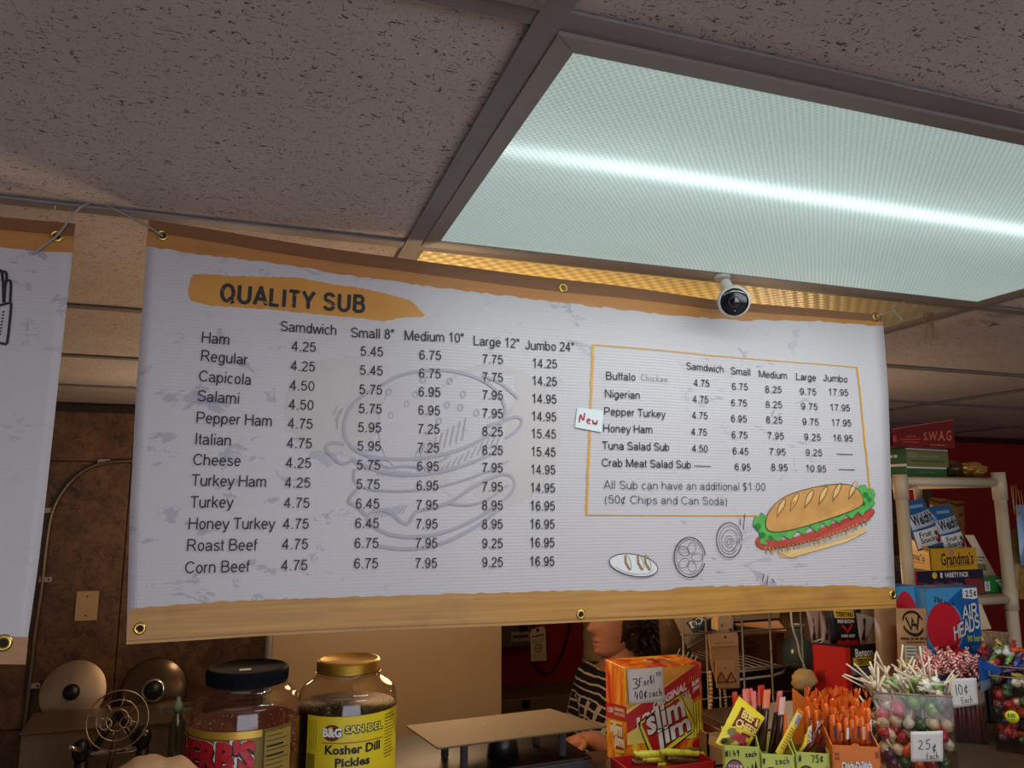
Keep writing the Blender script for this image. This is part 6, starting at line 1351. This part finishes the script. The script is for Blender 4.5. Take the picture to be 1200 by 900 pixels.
# ------------------------------------------------------------------ white pipe shelf rack with stock
YP = 1.66; mPVC = M('pvc_pipe', (206,188,160), .4, var=.04, vscale=10)
t = thing('pipe_rack', 'rack of thick cream plastic pipes right of the menu banner', 'rack', (1.8, YP+.15, 0))
zt_ = at(1118,565,YP).z; zm = at(1150,704,YP).z; xL = at(1058,600,YP).x; xR = at(1182,680,YP).x
for (x, y) in ((xL,YP),(xR,YP),(xL,YP+.30),(xR,YP+.30)):
    q = MB(); q.tube([(x,y,0),(x,y,zt_-.02)], .0165, mPVC, 14); q.build('post', t)
    q = MB(); q.tube([(x,y,zt_-.05),(x,y,zt_-.005),(x,y,zt_+.019)], [.0195,.0205,.019], mPVC, 14); q.build('elbow', t)
for z in (zt_, zm, .35):
    for y in (YP, YP+.30): q = MB(); q.tube([(xL,y,z),(xR,y,z)], .0125, mPVC, 12); q.build('rail', t)
    for x in (xL, xR): q = MB(); q.tube([(x,YP,z-.002),(x,YP+.30,z-.002)], .012, mPVC, 12); q.build('side_rail', t)
    q = MB(); q.tube([(xR,YP,z-.03),(xR,YP,z+.03)], .0195, mPVC, 14); q.build('tee', t)
    q = MB(); q.box((xL+.01,YP+.005,z+.010),(xR-.01,YP+.295,z+.0145), M('rack_board', (150,128,100), .6)); q.build('shelf_board', t)
zS = zt_+.0150; zM = zm+.0150
def shelfbox(xl, yt, xr, Y, yaw, d, zbase, name, label, mat, cat='box'):
    c = fit(xl, yt, xr, yt+20, Y, yaw, d); c.h = c.A.z-zbase; t = thing(name, label, cat, c.base()); q = MB(); c.solid(q, mat); q.build('carton', t, bevel=.0012); return t, c
mGr = M('green_carton', (56,104,62), .45); mGr2 = M('olive_carton_front', (128,126,80), .45)
zg = at(1085,546,YP+.02).z
t, c = shelfbox(1062, 546.5, 1109, YP+.02, .12, .12, zS, 'tea_carton', 'dark green carton lying flat, lower of the two on the pipe rack', mGr)
sf = Surf(c.face('front'), .0005); sf.rect(0,0,1,.16,mWi,0); _bars(sf,.3,.48,.7,.60,mGr2,0); sf.build('carton_print', t)
zg = c.A.z
t, c = shelfbox(1061, 525, 1110, YP+.02, .14, .12, zg+.0005, 'tea_carton', 'green and olive carton under the dark red box on the pipe rack', mGr)
sf = Surf(c.face('front'), .0005); sf.rect(0,0,1,1,mGr2,0); sf.rect(0,0,1,.06,mWi,1); sf.rect(.02,.2,.25,.5,M('olive_light', (150,146,96), .5),1); _bars(sf,.3,.34,.75,.50,M('olive_light'),1); sf.rect(.1,.65,.9,.72,mGr,1); sf.build('carton_print', t)
sf = Surf(c.face('left'), .0005); _bars(sf,.2,.34,.8,.5,mWi,0); sf.rect(0,.86,1,1,mWi,0); sf.build('side_print', t)
zr = c.A.z+.0006; Yr = YP+.0
t = thing('dark_red_box', 'dark red open display box with spaced capital letters on top of the pipe rack', 'box', at(1085,530,Yr)); mDR = M('dark_red_card', (120,36,34), .45); mOL = M('coral_print', (206,110,84), .5)
a = at(1046,503,Yr); b = at(1116.5,492,Yr); zr0 = zr
q = MB(); F4 = [V((a.x,Yr,zr0)), V((b.x,Yr,zr0)), V((b.x,Yr,b.z)), V((a.x,Yr,a.z))]; q.add([p for p in F4]+[p+V((0,.003,0)) for p in F4], [(0,1,2,3),(7,6,5,4),(0,4,5,1),(1,5,6,2),(2,6,7,3),(3,7,4,0)], mDR); q.build('front_panel', t)
q = MB(); q.box((b.x-.003,Yr+.003,zr0),(b.x,Yr+.12,b.z-.01), mDR); q.build('side_panel', t); q = MB(); q.box((a.x,Yr+.117,zr0),(b.x,Yr+.12,a.z+.004), mDR); q.build('back_panel', t); q = MB(); q.box((a.x,Yr+.003,zr0),(b.x,Yr+.12,zr0+.003), mDR); q.build('bottom_panel', t)
q = MB(); q.bar(F4[3]+V((0,-.001,0)), F4[2]+V((0,-.001,0)), .004, .003, M('pink_edge', (170,90,80), .5)); q.build('cut_edge', t)
sf = qsurf((1046,503),(1116.5,492),(1117,532),(1046,524),Yr)
sf.tb('S.W.A.G', .50,.30,.97,.62, mOL, 0, .02); _bars(sf,.62,.74,.88,.78,mOL,0); 
for k, (a_, b_) in enumerate(((.22,.38),(.12,.45),(.16,.42))): sf.rect(a_,.42+.12*k,b_,.47+.12*k,M('red_print2', (196,70,66), .5),0)
sf.rect(-.0,.36,.06,.7,MC['red_print2'],0); sf.build('box_print', t)
mFoil = M('gold_foil', (206,160,90), .22, .7, var=.3, vscale=70)
for i, (x0, x1, y0, y1, m_, lab) in enumerate(((1112,1140,535,563,M('dark_foil', (90,72,56), .25, .5, var=.5, vscale=60),'dark clear wrapped pack on the pipe rack top beside the cartons'),(1136,1171,536,565,mFoil,'crinkled gold foil pack at the right end of the rack top'))):
    Yf = YP+.03+.0*i; t = thing('foil_pack', lab, 'pack', at((x0+x1)/2,y1,Yf)); cpt = at((x0+x1)/2, (y0+y1)/2, Yf); hz = (cpt.z-zS); q = MB(); rw = (x1-x0)/2*Yf/FPX*1.22
    q.ball((0,0,0), (rw, .05, hz), m_, 22, 14, .10); q.v = [v+V((cpt.x, Yf+.05, zS+hz))+V((0,0,.006*noise.noise(v*60))) for v in q.v]
    for k in range(len(q.sm)): q.sm[k] = (i == 0)
    q.build('foil', t)
# middle shelf
t, c = shelfbox(1069, 670, 1152, YP+.02, .0, .16, zM, 'variety_pack', 'dark variety pack carton on the lower shelf of the pipe rack', M('navy_carton', (40,34,60), .45))
sf = Surf(c.face('front'), .0005); sf.rect(.0,.0,.06,1,mJR,0); sf.tb('VARIETY PACK',.44,.08,.78,.28,mWi,0,.03); sf.rect(.38,.08,.41,.28,mWi,0); sf.ell(.30,.18,.035,.13,mYl,0)
for k in range(9): sf.ell(.10+.07*k,.60+.06*(k%3),.05,.20,[M('berry',(120,40,70),.5),M('leafy',(80,110,70),.5),M('peachy',(190,120,80),.5)][k%3],0,9)
sf.rect(.72,.36,.98,1,M('brick_pack',(130,50,44),.5),1); sf.build('carton_print', t); zv = c.A.z+.0006
t = thing('cookie_box', 'mustard yellow open display box with dark script lettering', 'box', at(1110,668,YP)); mMu = M('mustard_card', (214,160,40), .45); mMuL = M('bright_mustard', (240,180,50), .45)
q = MB(); a = at(1089,643,YP+.02); b = at(1144,645,YP+.02); q.box((a.x,YP+.02,zv),(b.x,YP+.023,a.z), mMu); q.build('front_panel', t)
s0 = at(1058,627,YP+.16); q = MB(); q.hexa([(a.x,YP+.02,zv),(a.x+.003,YP+.02,zv),(s0.x+.003,YP+.16,zv),(s0.x,YP+.16,zv),(a.x,YP+.02,a.z),(a.x+.003,YP+.02,a.z),(s0.x+.003,YP+.16,s0.z),(s0.x,YP+.16,s0.z)], mMuL); q.build('side_panel', t)
q = MB(); q.box((s0.x,YP+.16,zv),(b.x,YP+.163,s0.z), mMuL); q.build('back_panel', t); q = MB(); q.box((b.x-.003,YP+.023,zv),(b.x,YP+.16,a.z), mMu); q.build('right_panel', t)
sf = Surf(plane_fn((a.x,YP+.02,a.z),(b.x,YP+.02,a.z),(a.x,YP+.02,zv)), .0005); mChoc = M('chocolate_print', (70,36,30), .5); sf.text('Grandma’s', (.22,.80), (.70,-.06), (0,-.58), mChoc, 0, .02); sf.line([(.32,.86),(.9,.76)],.025,mChoc,0); sf.ell(.46,.2,.06,.13,M('rosette', (196,120,130), .5),0,12); sf.build('box_print', t)
sf = Surf(plane_fn((s0.x,YP+.16,s0.z),(a.x,YP+.02,a.z),(s0.x,YP+.16,zv),(a.x,YP+.02,zv)), .0005); sf.text('dma’s', (.1,.70), (.7,-.02), (0,-.28), mChoc, 0, .02); sf.line([(.3,.78),(.8,.74)],.02,mChoc,0); sf.rect(0,.36,1,.375,mMu,0); sf.build('side_print', t)
mSnB = M('snack_blue', (36,96,150), .35, coat=.4); mSnS = M('snack_silver', (186,194,204), .35, coat=.3)
for i, (TL, TR, BL, BR, Y, lab) in enumerate((((1056,588),(1082,584),(1076,646),(1106,638),1.715,'left blue and silver fruit snack pouch in the mustard box'),((1088,594),(1113,592),(1108,650),(1134,644),1.74,'right blue and silver fruit snack pouch in the mustard box'))):
    t = thing('fruit_snack_pouch', lab, 'pouch', at(BL[0],660,Y)); sf = pouch(at(*TL,Y), at(*TR,Y), at(*BL,Y), at(*BR,Y), .012, mSnB, t)
    sf.poly([(.02,.30),(.98,.22),(.98,.52),(.02,.58)], mSnS, 0); sf.poly([(.02,.62),(.98,.58),(.98,.94),(.02,.96)], mWi, 0)
    sf.text('Welch’s', (.06,.52), (.86,-.06), (0,-.22), mInk, 1, .03); sf.text('Fruit', (.16,.76), (.45,-.02), (0,-.11), mInk, 1, .01); sf.text('Snacks', (.16,.88), (.64,-.02), (0,-.11), mInk, 1, .01)
    for u, v, m_ in ((.82,.72,mGr),(.9,.80,mJR),(.84,.88,M('berry'))): sf.ell(u,v,.09,.05,m_,2,9)
    sf.rect(.2,.10,.8,.16,M('pale_blue_print', (130,170,190), .5),0); sf.build('pouch_print', t)
for i, (x0, x1, y0, y1, Y) in enumerate(((1090,1112,583,640,1.84),(1112,1131,586,645,1.84))):
    t = thing('gold_bag', ('left','right')[i]+' striped gold film bag behind the fruit snack pouches', 'bag', at(x0,y1,Y)); sf = pouch(at(x0,y0,Y), at(x1,y0+2,Y), at(x0,y1,Y), at(x1,y1,Y), .012, mFoil, t)
    for k in range(5): sf.line([(.05,.05+.19*k),(.5,.10+.19*k),(.95,.04+.19*k)], .05, M('chocolate_stripe', (104,54,30), .35), 0)
    sf.build('stripes', t)
t = thing('red_pack', 'small red packet under the top shelf at the left post', 'packet', at(1062,588,1.85)); pouch(at(1052,573,1.85), at(1070,574,1.85), at(1052,589,1.85), at(1072,589,1.85), .008, mJR, t)
t = thing('white_card', 'white folded card leaning beside the mustard box', 'card', at(1150,675,1.72)); q = MB(); pprism(q, [(1131,627),(1141,627),(1169,677),(1160,681),(1143,678),(1143,647)], 1.74, .002, M('card_cream', (226,206,170), .7)); q.build('card', t)
sf = qsurf((1142,650),(1154,650),(1160,676),(1143,672),1.74); sf.rect(.05,.1,.9,.16,M('print_grey'),0); sf.rect(.05,.45,.85,.75,mGr2,0); sf.rect(.05,.25,.7,.30,M('print_grey'),0); sf.build('card_print', t)
t, c = shelfbox(1152, 677, 1181, YP+.03, .0, .10, zM, 'green_gum_pack', 'bright green pack with white badge on the lower rack shelf', M('bright_green', (20,120,56), .4, coat=.3))
sf = Surf(c.face('front'), .0005); sf.rect(.03,.25,.24,.85,mWi,0); [sf.rect(.06,.30+.07*k,.21,.33+.07*k,mInk,1) for k in range(7)]; sf.build('barcode', t); sf = Surf(c.face('front'), .0005); sf.poly([(.48,.18),(.95,.10),(.72,.75)], mWi, 0); sf.text('Extra', (.56,.36),(.32,-.04),(0,-.12),mGr,1,.03); sf.build('badge', t)
# under the rack: white card, coiled clear bags
t = thing('paper_note', 'pale tilted paper slip below the lower rack shelf', 'note', at(1150,735,1.8)); q = MB(); pprism(q, [(1145,708),(1150,708),(1162,737),(1148,738)], 1.60, .002, M('card_cream')); q.build('paper', t)
t = thing('clear_pack', 'crinkled clear pack below the rack shelf behind the candy carton', 'pack', at(1163,757,1.60)); pouch(at(1146,738,1.60), at(1182,741,1.60), at(1148,760,1.60), at(1180,760,1.60), .012, M('clear_crinkle', (170,140,104), .2, var=.4, vscale=60, coat=.6), t)
# hanging blue bag with ribbon at the right edge
t = thing('ribbon_bag', 'blue gift bag tied with a gold ribbon at the right edge', 'bag', at(1196,665,1.62)); pouch(at(1190,592,1.63), at(1222,590,1.63), at(1196,662,1.63), at(1226,665,1.63), .015, M('pale_blue_bag', (112,146,186), .35, coat=.3), t)
q = MB(); 
for k in range(5): x = 1184+k*3; q.tube([at(x+rr(-1,1),568+rr(0,8),1.61), at(x+rr(-4,6),590+rr(0,8),1.60), at(1186+rr(0,14),600+rr(0,16),1.60)], .0010, M('gold_ribbon', (170,136,76), .5), 4)
q.build('ribbon', t, kind='stuff')
t = thing('gold_net_bag', 'mustard net bag hanging below the ribbon at the right edge', 'bag', at(1196,700,1.64)); pouch(at(1186,620,1.66), at(1215,622,1.66), at(1190,702,1.66), at(1215,702,1.66), .012, M('mustard_net', (150,112,46), .5, var=.4, vscale=70), t)

# ------------------------------------------------------------------ the person
mSkin = M('skin', (206,142,112), .5, var=.04, vscale=12); mHair = M('dark_hair', (44,26,22), .55, var=.25, vscale=90, bump=.5, bscale=160)
hc = V((1.185, 2.42, ZC-.388)); fdir = V((-1, -.22, 0)).normalized(); sdir = V((fdir.y, -fdir.x, 0))      # sdir: the person's own right or left, towards +Y here
per = thing('person', 'dark curly haired person in a black and white striped sweater behind the counter', 'person', (hc.x+.01, hc.y, 0))
TAB = [(-.115,.050,-.02,.022),(-.108,.068,.02,.036),(-.095,.079,.045,.046),(-.07,.080,.062,.054),(-.04,.083,.082,.063),(0,.086,.094,.069),(.04,.090,.10,.073),(.075,.080,.092,.068),(.10,.052,.066,.048),(.113,.015,.02,.015)]
def g(x, s_): return math.exp(-(x/s_)**2)
def headpt(a, z):
    fr, bk, hw = [interp([(r_[0], r_[k]) for r_ in TAB], z) for k in (1,2,3)]
    ca, sa = math.cos(a), math.sin(a); x = (fr if ca > 0 else bk)*ca; y = hw*sa; f = max(0, ca)
    aa = math.atan2(sa, ca)
    d = .026*g(aa,.16)*g(z+.022,.014)+.014*g(aa,.14)*g(z-.0,.022)-.007*(g(aa-.42,.20)+g(aa+.42,.20))*g(z-.010,.014)+.004*g(aa,.7)*g(z-.034,.010)
    d += .007*g(aa,.34)*(g(z+.058,.006)+g(z+.072,.006)*.95)-.004*g(aa,.36)*g(z+.065,.0025)+.007*g(aa,.35)*g(z+.098,.012)+.004*(g(aa-.8,.3)+g(aa+.8,.3))*g(z+.02,.03)
    return hc+fdir*(x+d)+sdir*y+V((0,0,z))
def skinbody(name, joints, edges, mat, parent, root=0, sub=2):
    me = bpy.data.meshes.new(name); me.from_pydata([tuple(j[0]) for j in joints], edges, []); me.materials.append(mat)
    o = bpy.data.objects.new(name, me); C.objects.link(o); o.modifiers.new('s', 'SKIN'); 
    if not me.skin_vertices: 
        bpy.context.view_layer.objects.active = o
    for i, j in enumerate(joints): me.skin_vertices[0].data[i].radius = (j[1], j[2] if len(j) > 2 else j[1]); me.skin_vertices[0].data[i].use_root = (i == root)
    m_ = o.modifiers.new('u', 'SUBSURF'); m_.levels = sub; m_.render_levels = sub; o.modifiers['s'].use_smooth_shade = True
    dg = bpy.context.evaluated_depsgraph_get(); dg.update(); ev = o.evaluated_get(dg); m2 = ev.to_mesh(); vs = [v.co.copy() for v in m2.vertices]; fs = [tuple(p.vertices) for p in m2.polygons]; ev.to_mesh_clear()
    bpy.data.objects.remove(o); return vs, fs
def W(f, s_, z): return V((hc.x, hc.y, 0))+fdir*f+sdir*s_+V((0,0,z))     # body frame: forward, side, height
zs = ZC-.59                                                              # shoulder height
hand = at(676, 868, 2.17); elb = W(-.02, -.27, zs-.27); wr = hand+V((.05,.01,.0))
J = [(W(-.02,0,zs-.42),.13,.12),(W(-.02,0,zs-.22),.11,.10),(W(-.02,0,zs-.03),.10,.09),(W(-.035,0,zs+.06),.052),(W(-.01,0,ZC-.45),.048),(W(-.01,0,ZC-.40),.05),
     (W(-.02,-.15,zs-.01),.055),(elb,.040),(wr,.026),(W(-.02,.15,zs-.01),.055),(W(.0,.24,zs-.27),.040),(W(.16,.16,zs-.20),.026),
     (W(0,-.09,zs-.52),.085),(W(.01,-.10,zs-.88),.058),(W(-.01,-.10,.09),.040),(W(.11,-.11,.035),.034),(W(0,.09,zs-.52),.085),(W(.01,.10,zs-.88),.058),(W(-.01,.10,.09),.040),(W(.11,.11,.035),.034)]
E_ = [(0,1),(1,2),(2,3),(3,4),(4,5),(2,6),(6,7),(7,8),(2,9),(9,10),(10,11),(0,12),(12,13),(13,14),(14,15),(0,16),(16,17),(17,18),(18,19)]
def add_hand(w_, d, sidev, J, E_, wi):
    """palm, four unequal bent fingers and a thumb leaving the side of the palm"""
    dn = d.cross(sidev).normalized(); dn = dn if dn.z < 0 else -dn; k = len(J); J.append((w_+d*.05, .021)); E_.append((wi, k))
    for i, L in enumerate((.062,.072,.068,.052)):
        b = w_+d*.080+sidev*(.0185*(i-1.5)); a = len(J); J.append((b, .0088)); E_.append((k, a)); J.append((b+d*L*.5+dn*.008, .0080)); E_.append((a, a+1)); J.append((b+d*L*.8+dn*.028, .0070)); E_.append((a+1, a+2))
    b = w_+d*.028-sidev*.030; a = len(J); J.append((b, .010)); E_.append((k, a)); J.append((b+d*.030-sidev*.012+dn*.012, .009)); E_.append((a, a+1)); J.append((b+d*.052-sidev*.008+dn*.022, .0078)); E_.append((a+1, a+2))
add_hand(J[8][0], V((-1,.05,-.15)).normalized(), V((0,1,0)), J, E_, 8); add_hand(J[11][0], V((-1,-.2,-.2)).normalized(), V((0,-1,0)), J, E_, 11)
vs, fs = skinbody('body', J, E_, mSkin, per)
mb = MB(); mb.add(vs, fs, mSkin, True)
NA, NZ = 64, 56; hv = [headpt(2*PI*i/NA, lerp(-.115, .113, j/NZ)) for j in range(NZ+1) for i in range(NA)]
mb.add(hv, [(j*NA+i, j*NA+(i+1)%NA, (j+1)*NA+(i+1)%NA, (j+1)*NA+i) for j in range(NZ) for i in range(NA)]+[tuple(range(NA-1,-1,-1)), tuple(NZ*NA+i for i in range(NA))], mSkin, True)
for s_ in (-1, 1):
    c = hc+sdir*.070*s_-fdir*.012+V((0,0,-.008)); mb.tube([c+fdir*.006*math.cos(a)*(-1)*1.6+V((0,0,.026*math.sin(a)))+sdir*.010*s_ for a in [2*PI*i/14 for i in range(14)]], .006, mSkin, 7, closed=True)
body = mb.build('body', per)
for s_ in (-1, 1):
    a = .40*s_; p = headpt(a, .011); q = MB(); q.ball(p-fdir*.005, .011, M('eye_white', (226,220,214), .3), 12, 8); q.ball(p+fdir*.0035, .0055, M('iris', (36,22,16), .2), 10, 6); q.build('eye', per)
    q = MB(); q.tube([headpt(lerp(.18,.75,i/6)*s_, .034+.006*math.sin(PI*i/6))+fdir*.001 for i in range(7)], .0024, mHair, 5); q.build('eyebrow', per)
q = MB(); q.tube([headpt(lerp(-.30,.30,i/8), -.0645-.0015*abs(i-4)/4)+fdir*.001 for i in range(9)], [.001,.0022,.003,.0034,.003,.0034,.003,.0022,.001], M('lips', (168,84,76), .45), 6); q.build('lips', per)
# hair: cap and loose curls, face left open
def hairpt(u, v):
    th_ = 2*PI*u; ph = PI*v; d = V((math.cos(th_)*math.sin(ph), math.sin(th_)*math.sin(ph), math.cos(ph)))
    c = hc-fdir*.045+V((0,0,.028)); r = V((.125,.115,.135)); p = V((d.x*r.x, d.y*r.y, d.z*r.z)); n_ = noise.noise(d*3.2)*.020+noise.noise(d*9)*.010
    return c+fdir*p.x+sdir*p.y+V((0,0,p.z))+(fdir*d.x+sdir*d.y+V((0,0,d.z)))*n_-fdir*(.03*max(0,d.x)*(1 if d.z < .35 else .3))
hb = MB(); hb.grid(lambda u, v: hairpt(u, v), 60, 36, mHair)
# keep hair off the face: pull front-low vertices back behind the cheek line
for i, v in enumerate(hb.v):
    l = v-hc; f = l.dot(fdir); 
    if l.z < .065 and f > .018: hb.v[i] = v-fdir*(f-.018)*1.0
for k in range(420):
    d = V((rr(-1,.55), rr(-1,1), rr(-1,1))).normalized(); 
    if d.x > .1 and d.z < .4: continue
    c = hc-fdir*.045+V((0,0,.028)); p = c+fdir*d.x*.118+sdir*d.y*.108+V((0,0,d.z*.128)); L = rr(.02,.05); ax_ = V((rr(-1,1),rr(-1,1),rr(-1.5,.3))).normalized()
    o1 = (fdir*d.x+sdir*d.y+V((0,0,d.z))); pts = [p+ax_*L*j/6+o1*(.012*math.sin(j*.9+k)+.008) for j in range(7)]; hb.tube(pts, [.0035,.004,.004,.0035,.003,.002,.001], mHair, 5, cap=False)
hb.build('hair', per)
# sweater
m, nt, b_ = nodes('striped_knit'); gp = nt.nodes.new('ShaderNodeNewGeometry'); sx = nt.nodes.new('ShaderNodeSeparateXYZ'); nt.links.new(gp.outputs['Position'], sx.inputs[0])
wob = noise_(nt, objco(nt), 9, 2); zz2 = math_(nt, 'ADD', sx.outputs[2], math_(nt, 'MULTIPLY', wob, .035)); zz2 = math_(nt, 'ADD', zz2, math_(nt, 'MULTIPLY', sx.outputs[0], .25))
st = math_(nt, 'LESS_THAN', math_(nt, 'FRACT', math_(nt, 'DIVIDE', zz2, .027)), .24)
gx = math_(nt, 'LESS_THAN', math_(nt, 'FRACT', math_(nt, 'DIVIDE', math_(nt, 'ADD', sx.outputs[0], math_(nt, 'MULTIPLY', sx.outputs[1], .6)), .030)), .32)
band = math_(nt, 'MULTIPLY', math_(nt, 'LESS_THAN', sx.outputs[2], ZC-.655), math_(nt, 'GREATER_THAN', sx.outputs[2], ZC-.735))
fac = math_(nt, 'MAXIMUM', st, math_(nt, 'MULTIPLY', gx, band))
nt.links.new(mixc(nt, fac, lin((22,20,24)), lin((214,200,184))), b_.inputs['Base Color']); b_.inputs['Roughness'].default_value = .9; bump_(nt, b_, fac, .5, .003); mKnit = m
JS = [(W(-.02,0,zs-.50),.155,.135),(W(-.02,0,zs-.24),.135,.12),(W(-.02,0,zs-.04),.118,.105),(W(-.03,0,zs+.035),.074,.068),(W(-.02,-.155,zs-.015),.070),(elb,.056),(wr+V((.06,.0,.0)),.042),(W(-.02,.155,zs-.015),.070),(W(.0,.24,zs-.27),.056),(W(.10,.19,zs-.22),.042)]
vs, fs = skinbody('sweater', JS, [(0,1),(1,2),(2,3),(2,4),(4,5),(5,6),(2,7),(7,8),(8,9)], mKnit, per)
q = MB(); q.add(vs, fs, mKnit, True); q.build('sweater', per)
JT = [(W(-.02,0,zs-.46),.14,.125),(W(0,-.09,zs-.54),.10),(W(.01,-.10,zs-.88),.075),(W(-.01,-.10,.10),.065),(W(0,.09,zs-.54),.10),(W(.01,.10,zs-.88),.075),(W(-.01,.10,.10),.065)]
vs, fs = skinbody('trousers', JT, [(0,1),(1,2),(2,3),(0,4),(4,5),(5,6)], mDark, per); q = MB(); q.add(vs, fs, M('dark_trousers', (34,34,42), .8), True); q.build('trousers', per)
for s_ in (-1,1): q = MB(); q.ball(W(.06,.105*s_,.035), (.13,.05,.045), mDark, 14, 8); q.build('shoe', per)
